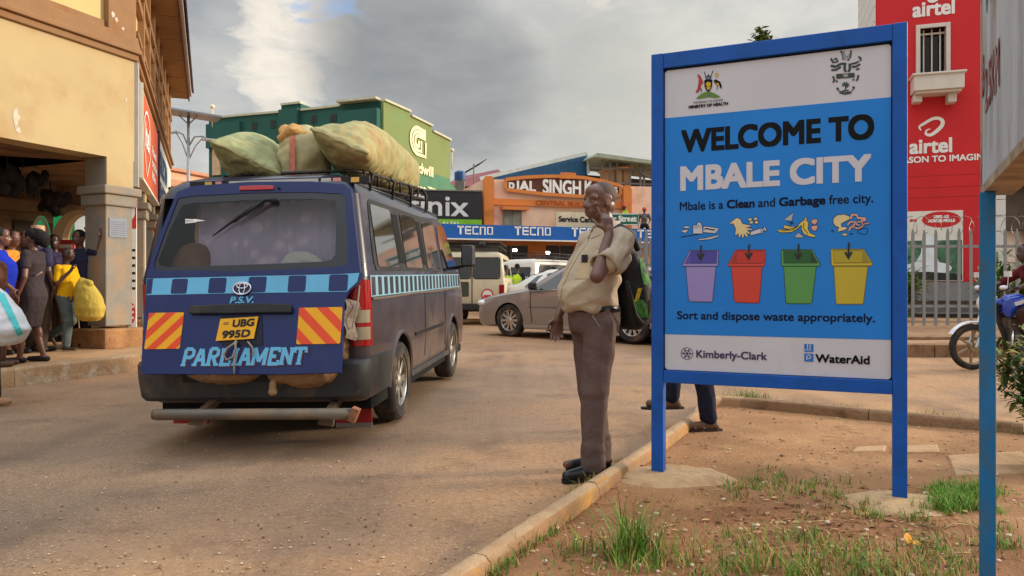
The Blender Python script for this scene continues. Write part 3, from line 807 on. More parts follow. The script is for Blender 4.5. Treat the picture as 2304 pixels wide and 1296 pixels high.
# ---- orange-pink house at the left end of the street
t = thing('pink_house', 'low orange pink house at the end of the street behind the street lamp', 'building')
mb = MB(); a, b = P(375, 400, 50), P(480, 400, 54); pl = Plane((a.x, a.y, 0), (b.x - a.x, b.y - a.y, 0)); W = (b - a).length
pl.slab(mb, -3, 0, W + 3, 7.9, -8, 0); mb.build('wall', mat('peach_wall', srgb(222, 176, 146), .85, var=.08), t)
mb = MB(); pl.slab(mb, -3.2, 7.9, W + 3.1, 8.35, -8, .35); pl.slab(mb, -3.2, 9.0, W + 3.1, 9.2, -8, .1); mb.build('ledge', mat('peach_trim', srgb(196, 142, 112), .85), t)
mb = MB(); pl.slab(mb, -3, 8.35, W + 3, 9.0, -8, -.2); mb.build('parapet', mat('peach_wall', (0, 0, 0)), t)
# ---- red roofed house
t = thing('red_roofed_house', 'house with dull red sheet roof rising behind the green building', 'building')
a, b = P(1000, 420, 62), P(1165, 420, 62); pl = Plane((a.x, a.y, 0), (1, 0, 0)); W = b.x - a.x; z0 = P(0, 418, 62).z; z1 = P(0, 368, 62).z
mb = MB(); pl.slab(mb, 0, 0, W, z0, -6, 0); mb.build('wall', mat('brown_wall', srgb(120, 76, 66), .85), t)
mb = MB()
r0 = [pl.at(-.3, z0 - .1, .4), pl.at(W + .3, z0 - .1, .4), pl.at(W * .72, z1, -3), pl.at(W * .22, z1 - .6, -3)]
mb.poly(r0); mb.poly([pl.at(W + .3, z0 - .1, .4), pl.at(W + .3, z0 - .1, -6.4), pl.at(W * .72, z1, -3)]); mb.poly([pl.at(-.3, z0 - .1, -6.4), pl.at(-.3, z0 - .1, .4), pl.at(W * .22, z1 - .6, -3)])
mb.poly([pl.at(W + .3, z0 - .1, -6.4), pl.at(-.3, z0 - .1, -6.4), pl.at(W * .22, z1 - .6, -3), pl.at(W * .72, z1, -3)])
mb.build('roof', mat('red_sheet_roof', srgb(134, 66, 66), .6, var=.15, scale=.8), t)
mb = MB()
for k in range(5): p = P(1050 + k * 4, 405 - k * 3, 58); mb.bar(p + V((-1, 0, 0)), p + V((1, 0, 1.2)), .05)
p = P(1066, 395, 58); mb.tube([(p.x, p.y, z0 - 2), (p.x, p.y, p.z + .9)], .06, 6); mb.build('aerial', wf, t)
mb = MB(); p = P(1035, 396, 50); mb.lathe([(.36, -.3), (.38, 0), (.36, .24), (.2, .34)], p, 'z', 14); o = mb.build('water_tank', mat('blue_plastic', srgb(40, 78, 130), .5), auto=40)
tag(o, 'blue water tank on the green wing roof beside the red roofed house', 'water tank')
mb = MB(); mb.bx(p.x - .3, p.x + .3, p.y - .3, p.y + .3, 6.0, p.z - .3); o2 = mb.build('tank_stand', wf, o); o2.matrix_parent_inverse = Matrix()

# ---- the row with blue fascia
T_ = Plane((-1.22, 31.0, 0), (.955, .296, 0))
pink = mat('pink_plaster', srgb(232, 194, 168), .85, var=.07, scale=.8, dirt=(srgb(186, 134, 106), .35), dscale=.7)
ora = mat('orange_paint', srgb(212, 128, 62), .8, var=.08, scale=1, dirt=(srgb(170, 98, 52), .3), dscale=1)
t = thing('central_building', 'pink and orange two storey shop building dated 1939 with arched name panel', 'building')
mb = MB(); px_wall(mb, T_, [(1086, 640), (1480, 640), (1480, 420), (1405, 419), (1392, 414), (1135, 404), (1108, 404), (1086, 404)], -6, 0); mb.build('wall', pink, t)
mb = MB()
px_wall(mb, T_, [(1086, 507), (1108, 507), (1108, 408), (1104, 398), (1090, 398), (1086, 408)], .004, .25); px_wall(mb, T_, [(1398, 515), (1416, 515), (1416, 428), (1412, 419), (1402, 419), (1398, 428)], .004, .25)
px_wall(mb, T_, [(1108, 461), (1398, 470), (1398, 456), (1108, 447)], .004, .1); mb.build('pilaster', ora, t)
lens_t = [(1135, 405), (1180, 400), (1225, 398), (1265, 398), (1310, 401), (1350, 408), (1392, 419)]; lens_b = [(1135, 427), (1180, 433), (1225, 438), (1270, 441), (1310, 443), (1350, 443), (1392, 440)]
mb = MB(); px_wall(mb, T_, lens_b + lens_t[::-1], .02, .12); pn = mb.build('name_panel', mat('panel_brown', srgb(104, 62, 46), .8), t)
mb = MB()
for L_ in (lens_t, lens_b): line(mb, T_, [T_.uv(x, y) for x, y in L_], .14, .2)
for x, y0, y1 in ((1135, 405, 427), (1392, 419, 440)): line(mb, T_, [T_.uv(x, y0), T_.uv(x, y1)], .14, .19)
mb.build('frame', ora, pn)
mb = MB(); wds = [('D', 1142, 1155, 426, 411), ('IAL', 1160, 1203, 431, 407), ('SINGH', 1218, 1304, 437, 404), ('K', 1312, 1330, 440, 407), ('S', 1374, 1386, 436, 421)]
for b, x0, x1, yb, yt in wds: tpx(mb, T_, b, x0, yb, x1, yt, .17, .022)
mb.build('lettering', whp, pn)
mb = MB(); tpx(mb, T_, '1939', 1259, 400, 1294, 388, .12, .03)
px_wall(mb, T_, [(1256, 403), (1298, 404), (1298, 400), (1256, 399)], .05, .2); mb.build('date', ora, t)
mb = MB(); tpx(mb, T_, 'CENTRAL BUILDING', 1203, 462, 1345, 451, .11, .015); mb.build('lettering', mat('rust_print', srgb(166, 82, 34), .7), t)
a0, b0 = T_.uv(1133, 506); a1, b1 = T_.uv(1172, 475); mb = MB(); T_.slab(mb, a0, b0, a1, b1, -.1, .03); w_ = mb.build('window', mat('grey_shutter', srgb(140, 142, 134), .7), t)
mb = MB(); line(mb, T_, [(a0, b0), (a0, b1), (a1, b1), (a1, b0)], .06, .04); line(mb, T_, [((a0 + a1) / 2, b0), ((a0 + a1) / 2, b1)], .05, .04); mb.build('frame', wf, w_)
mb = MB(); a0, b0 = T_.uv(1125, 473); a1, b1 = T_.uv(1184, 468); T_.slab(mb, a0, b0, a1, b1, 0, .4); mb.build('window_hood', ora, t)
mb = MB()
for x0, x1, y0, y1 in ((1086, 1110, 537, 690), (1186, 1226, 537, 690), (1290, 1330, 537, 690), (1110, 1290, 537, 552)):
    px_wall(mb, T_, [(x0, y1), (x1, y1), (x1, y0), (x0, y0)], .004, .12)
mb.build('shopfront_wall', ora, t)
for x0, x1 in ((1110, 1186), (1226, 1290)):
    a0, b0 = T_.uv(x0, 690); a1, b1 = T_.uv(x1, 552); mb = MB(); T_.slab(mb, a0, b0, a1, b1, .01, .05); w_ = mb.build('shop_window', mat('shop_glass_dark', srgb(52, 44, 38), .2, var=.4), t)
    mb = MB(); line(mb, T_, [(a0, b1), (a1, b1)], .08, .07); line(mb, T_, [((a0 + a1) / 2, b0), ((a0 + a1) / 2, b1)], .05, .07); mb.build('frame', wf, w_)
for x, y in ((1157, 563), (1231, 569)):
    a, b = T_.uv(x, y); mb = MB(); shape(mb, T_, rrect(a - .1, b - .06, a + .1, b + .06, .04), .08); o = mb.build('shop_lamp', mat('lit_lamp', (1, 1, 1), emit=((1, .98, .9), 3.0)), t)
# blue roof gable and roof sheet
mb = MB(); T2 = Plane(T_.o - T_.n * 1.6, T_.u)
px_wall(mb, T2, [(1080, 404), (1135, 402), (1240, 396), (1322, 394), (1322, 346), (1318, 346)], -.1, 0); mb.build('gable', mat('blue_sheet', srgb(38, 86, 122), .6, var=.12, scale=1.5, stretch=(6, 6, .3)), t)
mb = MB(); T3 = Plane(T_.o - T_.n * 1.3, T_.u); line(mb, T3, [T3.uv(1080, 402), T3.uv(1320, 345), T3.uv(1324, 390)], .16, 0); mb.build('gable_trim', mat('pale_trim', srgb(190, 200, 196), .6), t)
# blue fascia board along the canopy
Tc = Plane(T_.o + T_.n * 1.5, T_.u)
t2 = thing('shop_fascia', 'long blue fascia board with repeated white lettering over the shopfronts', 'sign')
mb = MB(); px_wall(mb, Tc, [(985, 535), (1560, 546), (1560, 518), (985, 503)], -.25, 0); mb.build('panel', mat('blue_fascia', srgb(22, 96, 178), .45, var=.06, scale=1), t2)
mb = MB(); px_wall(mb, Tc, [(985, 538), (1560, 549), (1560, 546.3), (985, 535.3)], -.3, .02); mb.build('edge_strip', whp, t2)
def tecno(mb, x0, yb, x1, yt):
    a0, b0 = Tc.uv(x0, yb); a1, b1 = Tc.uv(x1, yt); w_ = (a1 - a0); h_ = b1 - b0; s = h_ * .2; c = w_ / 5
    for k in range(5):
        x = a0 + k * c; e = x + c * .84; H_ = .01
        if k == 0: line(mb, Tc, [(x, b1 - s / 2), (e, b1 - s / 2)], s, H_); line(mb, Tc, [((x + e) / 2, b1), ((x + e) / 2, b0)], s * 1.2, H_)
        if k == 1:
            line(mb, Tc, [(e, b1 - s / 2), (x + s / 2, b1 - s / 2), (x + s / 2, b0 + s / 2), (e, b0 + s / 2)], s, H_); line(mb, Tc, [(x, (b0 + b1) / 2), (e, (b0 + b1) / 2)], s, H_ + .001)
        if k == 2: line(mb, Tc, [(e, b1 - s / 2), (x + s / 2, b1 - s / 2), (x + s / 2, b0 + s / 2), (e, b0 + s / 2)], s, H_)
        if k == 3: line(mb, Tc, [(x + s / 2, b0), (x + s / 2, b1 - s / 2), (e - s / 2, b1 - s / 2), (e - s / 2, b0)], s, H_)
        if k == 4: line(mb, Tc, [(x + s / 2, b0 + s / 2), (e - s / 2, b0 + s / 2), (e - s / 2, b1 - s / 2), (x + s / 2, b1 - s / 2)], s, H_, True)
mb = MB()
for x0, yb, x1, yt in ((1029, 527, 1112, 510), (1158, 529, 1242, 511.5), (1286, 532, 1372, 514), (1434, 535, 1520, 519)): tecno(mb, x0, yb, x1, yt)
mb.build('lettering', whp, t2)
mb = MB(); a0, b0 = T_.uv(985, 536); T_.slab(mb, a0, b0, 9.5, b0 + .12, .02, 1.24); o = mb.build('canopy', mat('canopy_slab', srgb(120, 110, 98), .9), t)
# dark board of the next shop
t = thing('dark_billboard', 'black billboard with silver lettering and green strip above the blue fascia', 'sign')
Tb = Plane(T_.o + T_.n * .5, T_.u)
mb = MB(); px_wall(mb, Tb, [(900, 491), (1084, 494), (1084, 431), (900, 428)], -.2, 0); mb.build('panel', mat('black_board', srgb(36, 36, 42), .5, var=.08), t)
mb = MB(); px_wall(mb, Tb, [(900, 508), (1084, 509), (1084, 494.4), (900, 491.4)], -.2, .003); mb.build('green_strip', mat('lime_print', srgb(122, 184, 42), .5), t)
mb = MB(); px_wall(mb, Tb, [(900, 428), (1084, 431), (1084, 428.8), (900, 425.8)], -.2, .03); mb.build('frame', wf, t)
mb = MB(); tpx(mb, Tb, 'Infinix', 868, 482, 1054, 434, .01, .016); mb.build('lettering', mat('silver_print', srgb(206, 206, 208), .5), t)
mb = MB(); tpx(mb, Tb, '0772 61741', 960, 504, 1031, 497, .01, .005); mb.build('small_lettering', whp, t)
t = thing('shop_building', 'plain shop block with roller shutters under the black billboard', 'building')
mb = MB(); px_wall(mb, T_, [(820, 690), (1084, 690), (1084, 428), (820, 424)], -6, 0); mb.build('wall', mat('dull_wall', srgb(150, 120, 96), .85), t)
mb = MB(); px_wall(mb, T_, [(1030, 690), (1080, 690), (1080, 545), (1030, 544)], .01, .06); mb.build('shutter', mat('steel_shutter', srgb(110, 104, 100), .6, stretch=(1, 1, 14)), t)
# pale sign on the wall
t = thing('service_sign', 'cream sign reading Service fixed to the pink wall above the blue fascia', 'sign')
Ts = Plane(T_.o + T_.n * .45, T_.u)
mb = MB(); px_wall(mb, Ts, [(1250, 511), (1350, 514), (1350, 477), (1250, 474)], -.06, 0); mb.build('panel', mat('cream_board', srgb(214, 200, 170), .7, dirt=(srgb(186, 160, 124), .4)), t)
mb = MB(); tpx(mb, Ts, 'Service Centre', 1257, 499, 1347, 486, .01, .012); mb.build('lettering', blk, t)
mb = MB(); line(mb, Ts, [Ts.uv(1250, 511), Ts.uv(1350, 514), Ts.uv(1350, 477), Ts.uv(1250, 474)], .04, .008, True); mb.build('frame', mat('tan_frame', srgb(170, 140, 100), .7), t)
# unfinished upper floor on the right
t = thing('unfinished_building', 'half built upper floor of steel posts with dark openings beside the blue roof', 'building')
Tr = Plane(T_.o - T_.n * 1.0, T_.u)
stl = mat('grey_steel', srgb(112, 110, 104), .6, metal=.3, dirt=(srgb(110, 78, 56), .4))
mb = MB(); px_wall(mb, Tr, [(1326, 520), (1600, 520), (1600, 395), (1326, 372)], -3, -2.5); mb.build('wall', mat('grey_block', srgb(84, 82, 84), .85, var=.2), t)
mb = MB(); a = [Tr.uv(x, y) for x, y in ((1322, 358), (1330, 350), (1600, 386), (1600, 392))]; mb.prism([Tr.at(x, y, .7) for x, y in a], Tr.n * -3.4); mb.build('roof', mat('pale_green_sheet', srgb(150, 160, 140), .6), t)
mb = MB()
for x in (1349, 1366, 1382, 1411, 1434, 1442, 1462, 1490, 1520): a, b = Tr.uv(x, 500); _, b2 = Tr.uv(x, 352 + (x - 1322) * .13); mb.bar(Tr.at(a, b - 1, .3), Tr.at(a, b2, .3), .09)
for y in (380, 412, 440): a, b = Tr.uv(1326, y); a2, b2 = Tr.uv(1560, y + 8); mb.bar(Tr.at(a, b, .28), Tr.at(a2, b2, .28), .07)
for xa, ya, xb, yb in ((1424, 436, 1470, 480), (1434, 392, 1470, 410), (1400, 420, 1460, 500)): a, b = Tr.uv(xa, ya); a2, b2 = Tr.uv(xb, yb); mb.bar(Tr.at(a, b, .4), Tr.at(a2, b2, .4), .1)
mb.build('steel_posts', stl, t)
mb = MB(); px_wall(mb, Tr, [(1366, 418), (1414, 420), (1414, 384), (1366, 382)], -.8, .1); bx_ = mb.build('timber_box', mat('ply_tan', srgb(186, 146, 106), .8, var=.12), t)
mb = MB(); px_wall(mb, Tr, [(1361, 385), (1418, 382), (1418, 376), (1361, 380)], -.8, .3); mb.build('lintel', mat('ply_orange', srgb(196, 134, 82), .8), bx_)
mb = MB()
for x in (1382, 1398): px_wall(mb, Tr, [(x, 419), (x + 3, 419), (x + 3, 384), (x, 384)], .11, .16)
mb.build('batten', mat('ply_dark', srgb(126, 96, 70), .8), bx_)
mb = MB(); px_wall(mb, T_, [(1418, 520), (1600, 520), (1600, 440), (1418, 424)], -.5, -.2); mb.build('balcony_wall', pink, t)

# ---- street lamp with solar panel
t = thing('street_lamp', 'tall grey solar street lamp with two curved arms left of the green building', 'street lamp', (P(424, 648, 27).x, 27, .18))
galv = mat('galvanised', srgb(160, 162, 164), .45, metal=.5, var=.08)
def local(t, p): return V(p) - V(t.location)
top = P(424, 258, 27)
mb = MB(); mb.tube([local(t, (top.x, 27, .18)), local(t, top)], [.085, .05], 10); mb.build('pole', galv, t)
mb = MB(); a, b = local(t, P(380, 250, 26.5)), local(t, P(494, 268, 27.4)); mb.bar(a, b, 1.0, .06); mb.build('solar_panel', mat('solar_blue', srgb(120, 130, 146), .3, var=.05), t)
mb = MB()
for s_ in (-1, 1): mb.tube([local(t, top) + V((0, 0, -.35)), local(t, top) + V((.35 * s_, 0, -.02))], .025, 6)
mb.build('bracket', galv, t)
for s_, tip in ((-1, P(384, 298, 27)), (1, P(470, 315, 27))):
    c = local(t, P(424, 330, 27)); e = local(t, tip); mb = MB(); mb.tube([c, c + (e - c) * .3 + V((0, 0, .28)), c + (e - c) * .7 + V((0, 0, .2)), e], .03, 6)
    mb.tube([c + V((0, 0, -.5)), c + (e - c) * .35 + V((0, 0, -.05)), c + (e - c) * .7 + V((0, 0, .15))], .022, 6); ar = mb.build('arm', galv, t)
    mb = MB(); mb.ball(e, (.3, .1, .05)); mb.build('lamp_head', mat('lamp_grey', srgb(190, 190, 190), .4), ar)

# ================================================================== right: red tower, fence
t = thing('red_tower', 'tall red painted shop tower with white tile edges, window and white logos', 'building')
W0 = Plane((P(1966, 648, 18).x, 18, 0), (.95, -.31, 0))
redp = mat('red_paint', srgb(206, 34, 40), .6, var=.05, scale=1.5, dirt=(srgb(178, 30, 36), .25), dscale=.8)
a0, _ = W0.uv(1970, 500); a1, _ = W0.uv(2236, 500); aE, _ = W0.uv(2262, 500)
mb = MB(); W0.slab(mb, a0, 1.28, a1, 12, -3, 0)
tile = mat('white_tile', srgb(216, 212, 204), .5, var=.05)
# window opening is cut from the wall
wx0, wz0 = W0.uv(2070, 168); wx1, wz1 = W0.uv(2128, 60)
wall = mb.build('wall', redp, t); cb = MB(); W0.slab(cb, wx0, wz0, wx1, wz1, -1.5, .3); cut = cb.build('cut', redp); boolean(wall, [cut])
mb = MB()
for x0, x1 in ((0, a0 - .004), (a1 + .004, aE)):
    for k in range(30): z = 1.0 + k * .36; W0.slab(mb, x0, z, x1, z + .345, -3, .03)
mb.build('tile_edge', tile, t)
mb = MB(); W0.slab(mb, -.05, .2, aE + .05, 1.277, -3, .12); mb.build('plinth', mat('grey_plinth', srgb(136, 136, 136), .8, var=.12, dirt=(srgb(110, 100, 92), .4)), t)
mb = MB()
for q in (.55, .85): W0.slab(mb, -.6, q, aE + .05, q + .03, .12, .3)
mb.build('plinth_step', mat('grey_plinth', (0, 0, 0)), t)
wh = mat('white_plaster', srgb(214, 206, 196), .7, var=.05)
mb = MB(); e = .09
for x0, z0, x1, z1 in ((wx0 - e, wz0, wx0, wz1 + e), (wx1, wz0, wx1 + e, wz1 + e), (wx0, wz1, wx1, wz1 + e)): W0.slab(mb, x0, z0, x1, z1, -.15, .05)
w_ = mb.build('window_surround', wh, t, bevel=.01)
mb = MB(); W0.slab(mb, wx0, wz0, wx1, wz1, -.2, -.19); mb.build('pane', glass('window_glass', (.5, .5, .5), .7), w_)
mb = MB()
for q in (.18, .5, .82): x = wx0 + (wx1 - wx0) * q; W0.slab(mb, x - .014, wz0, x + .014, wz1, -.14, -.11)
W0.slab(mb, wx0, wz0 + .02, wx1, wz0 + .05, -.16, -.1); W0.slab(mb, wx0, wz1 - .12, wx1, wz1 - .08, -.16, -.1); mb.build('window_bars', wh, w_)
mb = MB(); x0, z0 = W0.uv(2048, 216); x1, z1 = W0.uv(2158, 170); W0.slab(mb, x0, z0, x1, z1, 0, .5); W0.slab(mb, x0 - .04, z1 - .05, x1 + .04, z1, 0, .54); W0.slab(mb, x0 + .04, z0 - .06, x1 - .04, z0, 0, .44)
bal = mb.build('planter_balcony', wh, t, bevel=.012)
mb = MB()
for q in (2060, 2136): xx, zz = W0.uv(q, 236); W0.slab(mb, xx - .09, zz, xx + .09, z0 - .06, 0, .3)
mb.build('corbel', wh, bal, bevel=.02)
mb = MB()
def swirl(cx, cy, s, h):
    pts = [(-.95, -.35), (-1.05, -.02), (-.6, .28), (0, .62), (.5, .66), (.85, .4), (.8, -.05), (.4, -.5), (-.1, -.85), (-.5, -.75), (-.45, -.4), (-.1, -.3)]
    wds = [.1, .2, .26, .28, .3, .33, .34, .33, .3, .22, .14, .07]
    fine_ = []
    for k in range(len(pts) - 1):
        for q in range(6):
            f = q / 6
            p0, p1, p2, p3 = (pts[max(0, min(len(pts) - 1, k + d))] for d in (-1, 0, 1, 2))
            cr = [.5 * (2 * p1[i] + (-p0[i] + p2[i]) * f + (2 * p0[i] - 5 * p1[i] + 4 * p2[i] - p3[i]) * f * f + (-p0[i] + 3 * p1[i] - 3 * p2[i] + p3[i]) * f ** 3) for i in (0, 1)]
            fine_.append((cx + cr[0] * s, cy + cr[1] * s, (wds[k] * (1 - f) + wds[k + 1] * f) * s))
    for k in range(len(fine_) - 1):
        (xa, ya, wa), (xb, yb, wb) = fine_[k], fine_[k + 1]
        shape(mb, W0, ell(xa, ya, wa * .5, wa * .5, 10), h + k * .00004)
        d = V((xb - xa, yb - ya)); d = d.normalized() if d.length > 1e-9 else V((1, 0)); m_ = V((-d.y, d.x))
        shape(mb, W0, [(xa + m_.x * wa / 2, ya + m_.y * wa / 2), (xb + m_.x * wb / 2, yb + m_.y * wb / 2), (xb - m_.x * wb / 2, yb - m_.y * wb / 2), (xa - m_.x * wa / 2, ya - m_.y * wa / 2)], h + k * .00004 + .00002)
cx, cy = W0.uv(2097, 283); swirl(cx, cy, .25, .012); cx, cy = W0.uv(2103, -18); swirl(cx, cy, .25, .012)
tpx(mb, W0, 'airtel', 2046, 347, 2142, 314, .012, .014); tpx(mb, W0, 'airtel', 2053, 40, 2148, 6, .012, .014)
tpx(mb, W0, 'A REASON TO IMAGINE', 1985, 370, 2226, 356, .012, .006)
mb.build('lettering', whp, t)
mb = MB()
for y in (398, 424, 446): a, b = W0.uv(2045, y); W0.slab(mb, a0, b, a1, b + .015, 0, .004)
mb.build('cladding_seam', mat('red_paint_dark', srgb(176, 30, 36), .6), t)
# poster on the tower
t = thing('waterfall_poster', 'white poster with red oval and a waterfall picture on the red tower', 'poster')
x0, z0 = W0.uv(2030, 636); x1, z1 = W0.uv(2166, 473); z0 = 1.30
mb = MB(); W0.slab(mb, x0, z0, x1, z1, .002, .03); mb.build('panel', white, t)
mb = MB(); zt = z0 + (z1 - z0) * .58
shape(mb, W0, [(x0 + .02, z0 + .02), (x1 - .02, z0 + .02), (x1 - .02, zt), (x0 + .02, zt)], .034); mb.build('picture', mat('forest_print', srgb(70, 110, 82), .6, var=.5, scale=5, dirt=(srgb(150, 175, 170), .4), dscale=3), t)
mb = MB(); xm = x0 + (x1 - x0) * .42
shape(mb, W0, [(xm - .1, zt + .1), (xm + .14, zt + .12), (xm + .2, zt - .4), (xm + .3, z0 + .25), (xm - .35, z0 + .25), (xm - .14, zt - .3)], .036); shape(mb, W0, ell(xm, z0 + .3, .5, .16), .037); mb.build('waterfall', mat('water_print', srgb(222, 230, 234), .6), t)
mb = MB(); shape(mb, W0, [(x0 + .02, z0 + .02), (x1 - .02, z0 + .02), (x1 - .02, z0 + .16), (xm, z0 + .22), (x0 + .02, z0 + .2)], .038); mb.build('rocks', mat('rock_print', srgb(44, 46, 44), .6, var=.4, scale=8), t)
mb = MB(); cx, cz = W0.uv(2117, 494); shape(mb, W0, ell(cx, cz, .4, .185), .036); tpx(mb, W0, 'airtel', 2046, 499, 2062, 492, .036, .004); mb.build('red_print', redp, t)
mb = MB(); tpx(mb, W0, '100% 4G', 2100, 492, 2134, 485, .04, .006); tpx(mb, W0, 'ACROSS MBALE', 2087, 501, 2148, 494, .04, .006); mb.build('lettering', whp, t)

# palisade fence
fence_m = mat('fence_galvanised', srgb(140, 140, 140), .55, metal=.2, var=.1, scale=3, dirt=(srgb(140, 120, 104), .35), dscale=3)
t = thing('palisade_fence', 'grey steel palisade fence with razor wire coils in front of the red tower', 'fence', (8.2, 14.1, .44))
mb = MB()
prof = lambda x, z0, z1: mb.prism([(x - .035, 0, z0), (x - .02, -.018, z0), (x + .02, -.018, z0), (x + .035, 0, z0), (x + .035, 0, z1 - .09), (x, 0, z1), (x - .035, 0, z1 - .09)][0:0] or [(x - .028, 0, z0), (x + .028, 0, z0), (x + .028, 0, z1 - .09), (x + .010, 0, z1), (x - .010, 0, z1), (x - .028, 0, z1 - .09)], (0, .014, 0))
for k in range(-26, 40): prof(k * .216 + random.uniform(-.006, .006) - .5, -.02 if k % 5 else -.1, 1.80 + random.uniform(-.015, .015))
mb.build('pales', fence_m, t)
for z in (.36, 1.48):
    mb = MB(); mb.bx(-6.2, 8.2, .016, .06, z - .025, z + .025); mb.build('rail', fence_m, t)
mb = MB()
for k in range(60):
    c = V((-6 + k * .24, .03, 1.86)); mb.tube([c + V((.03 * q, .17 * math.cos(q * .75 + k), .17 * math.sin(q * .75 + k) + .02)) for q in range(9)], .006, 4)
mb.build('razor_wire', mat('razor_steel', srgb(140, 134, 126), .45, metal=.6), t)
# fence across the far road, seen behind the man
t = thing('palisade_fence', 'far grey palisade fence seen between the man and the blue framed sign', 'fence', (P(1440, 648, 27).x, 27, .18))
mb = MB()
for k in range(-6, 22): x = k * .19; mb.bx(x - .05, x + .05, 0, .02, 0, 2.75)
mb.build('pales', fence_m, t)
for z in (.8, 2.2): mb = MB(); mb.bx(-1.3, 4.3, .024, .06, z, z + .06); mb.build('rail', fence_m, t)
# dark building behind the right fence
t = thing('brick_house', 'dark weathered building with white lower wall behind the fence at the right edge', 'building')
Wd = Plane((P(2262, 648, 26).x + .02, 26, 0), (1, 0, 0))
mb = MB(); Wd.slab(mb, 0, .2, 12, 3.1, -6, 0); mb.build('wall', wh, t)
mb = MB(); Wd.slab(mb, -.3, 3.1, 12, 4.6, -6, .3); mb.build('upper_wall', mat('dark_stained', srgb(86, 76, 66), .85, var=.3, dirt=(srgb(50, 44, 40), .5)), t)
mb = MB(); Wd.slab(mb, -.5, 4.6, 12, 4.75, -6, .6); mb.build('roof', mat('rusty_roof', srgb(70, 62, 58), .7), t)
mb = MB(); Wd.slab(mb, .5, 2.7, 4, 4.0, .3, .34); mb.build('window', wm, t)
# ================================================================== VEHICLES
rubber = mat('tyre_rubber', srgb(44, 41, 39), .85, var=.15, dirt=(srgb(120, 96, 74), .45), dscale=5, bump=.15)
chrome = mat('chrome', srgb(205, 205, 210), .18, metal=1.0, var=.05)
alloy = mat('alloy_rim', srgb(165, 160, 152), .35, metal=.8, var=.1, dirt=(srgb(110, 88, 68), .4), dscale=6)
blackp = mat('black_plastic', srgb(36, 36, 38), .55, var=.12, dirt=(srgb(96, 82, 68), .3), dscale=4)
darkg = mat('dark_glass', (.012, .013, .015), .03, var=.1, coat=1.0)
redl = mat('red_lens', srgb(150, 18, 22), .12, var=.12, coat=.6)
clrl = mat('grey_lens', srgb(150, 140, 118), .15, var=.1, coat=.6)
void = mat('recess_shade_black', (.006, .006, .006), .95)  # near-black colour paints shade into arches, bay, slider gaps and rims
def wheel(parent, c, r=.33, wd=.19, side=1, spokes=8, rim=alloy, dark_rim=False):
    """tyre with a spoked rim; axis along x, outer face towards side*x"""
    t = bpy.data.objects.new('wheel', None); COL.objects.link(t); t.parent = parent; t.location = c
    h = wd / 2; ri = r * .66
    mb = MB(); mb.smooth = True; mb.lathe([(ri * .98, -h * .8), (ri, -h * .96), (r * .9, -h), (r * .975, -h * .8), (r, -h * .45), (r, h * .45), (r * .975, h * .8), (r * .9, h), (ri, h * .96), (ri * .98, h * .8)], (0, 0, 0), 'x', 36, False)
    mb.build('tyre', rubber, t, auto=40)
    mb = MB(); s = side
    prof = [(ri * 1.0, -h * .8), (ri * .99, h * .84), (ri * .93, h * .86), (ri * .88, h * .55), (ri * .86, -h * .1), (.03, -h * .12)]
    mb.lathe([(a, b * s) for a, b in prof], (0, 0, 0), 'x', 36, False)
    mb.cur = 1
    mb.lathe([(ri * .9, -h * .3 * s), (ri * .9, -h * .02 * s)], (0, 0, 0), 'x', 30)
    mb.cur = 0
    for k in range(spokes):
        a = 2 * math.pi * k / spokes; d = V((0, math.cos(a), math.sin(a))); e = V((0, -math.sin(a), math.cos(a)))
        p = [d * (ri * .18) - e * (ri * .085), d * (ri * .93) - e * (ri * .14), d * (ri * .93) + e * (ri * .14), d * (ri * .18) + e * (ri * .085)]
        mb.prism([q + V((h * .30 * s, 0, 0)) for q in p], (h * .38 * s, 0, 0))
    mb.lathe([(ri * .27, h * .2 * s), (ri * .27, h * .72 * s), (ri * .15, h * .86 * s), (.002, h * .88 * s)], (0, 0, 0), 'x', 20, False)
    mb.build('rim', [rim, void], t, auto=35, bevel=.004); return t

def van_rings():
    #  z,    half width, rear y, front y, rear corner r, front corner r
    return [(.30, .79, .06, 4.56, .10, .24), (.34, .825, .03, 4.64, .10, .26), (.62, .845, .0, 4.69, .10, .30), (1.0, .847, .0, 4.66, .10, .32), (1.20, .842, .0, 4.52, .09, .34),
            (1.42, .809, .055, 4.25, .085, .34), (1.62, .778, .10, 4.0, .08, .32), (1.80, .75, .14, 3.78, .08, .30), (1.88, .715, .17, 3.66, .09, .30), (1.935, .65, .22, 3.52, .12, .30), (1.965, .55, .30, 3.3, .14, .3), (1.978, .42, .45, 3.1, .16, .3)]
def vring(z):
    rs = van_rings()
    for a, b in zip(rs, rs[1:]):
        if a[0] <= z <= b[0]:
            f = (z - a[0]) / (b[0] - a[0]); return [a[i] + (b[i] - a[i]) * f for i in range(6)]
    return list(rs[-1])
def outline(z, off=0.0, n=7):
    z_, w_, y0, y1, rr, rf = vring(z); w_ += off; y0 -= off; y1 += off; rr += off; rf += off; o = []
    for cx, cy, r, a in ((w_ - rr, y0 + rr, rr, -90), (w_ - rf, y1 - rf, rf, 0), (-w_ + rf, y1 - rf, rf, 90), (-w_ + rr, y0 + rr, rr, 180)):
        o += [V((cx + r * math.cos(R(a + 90 * k / (n - 1))), cy + r * math.sin(R(a + 90 * k / (n - 1))), z)) for k in range(n)]
    return o
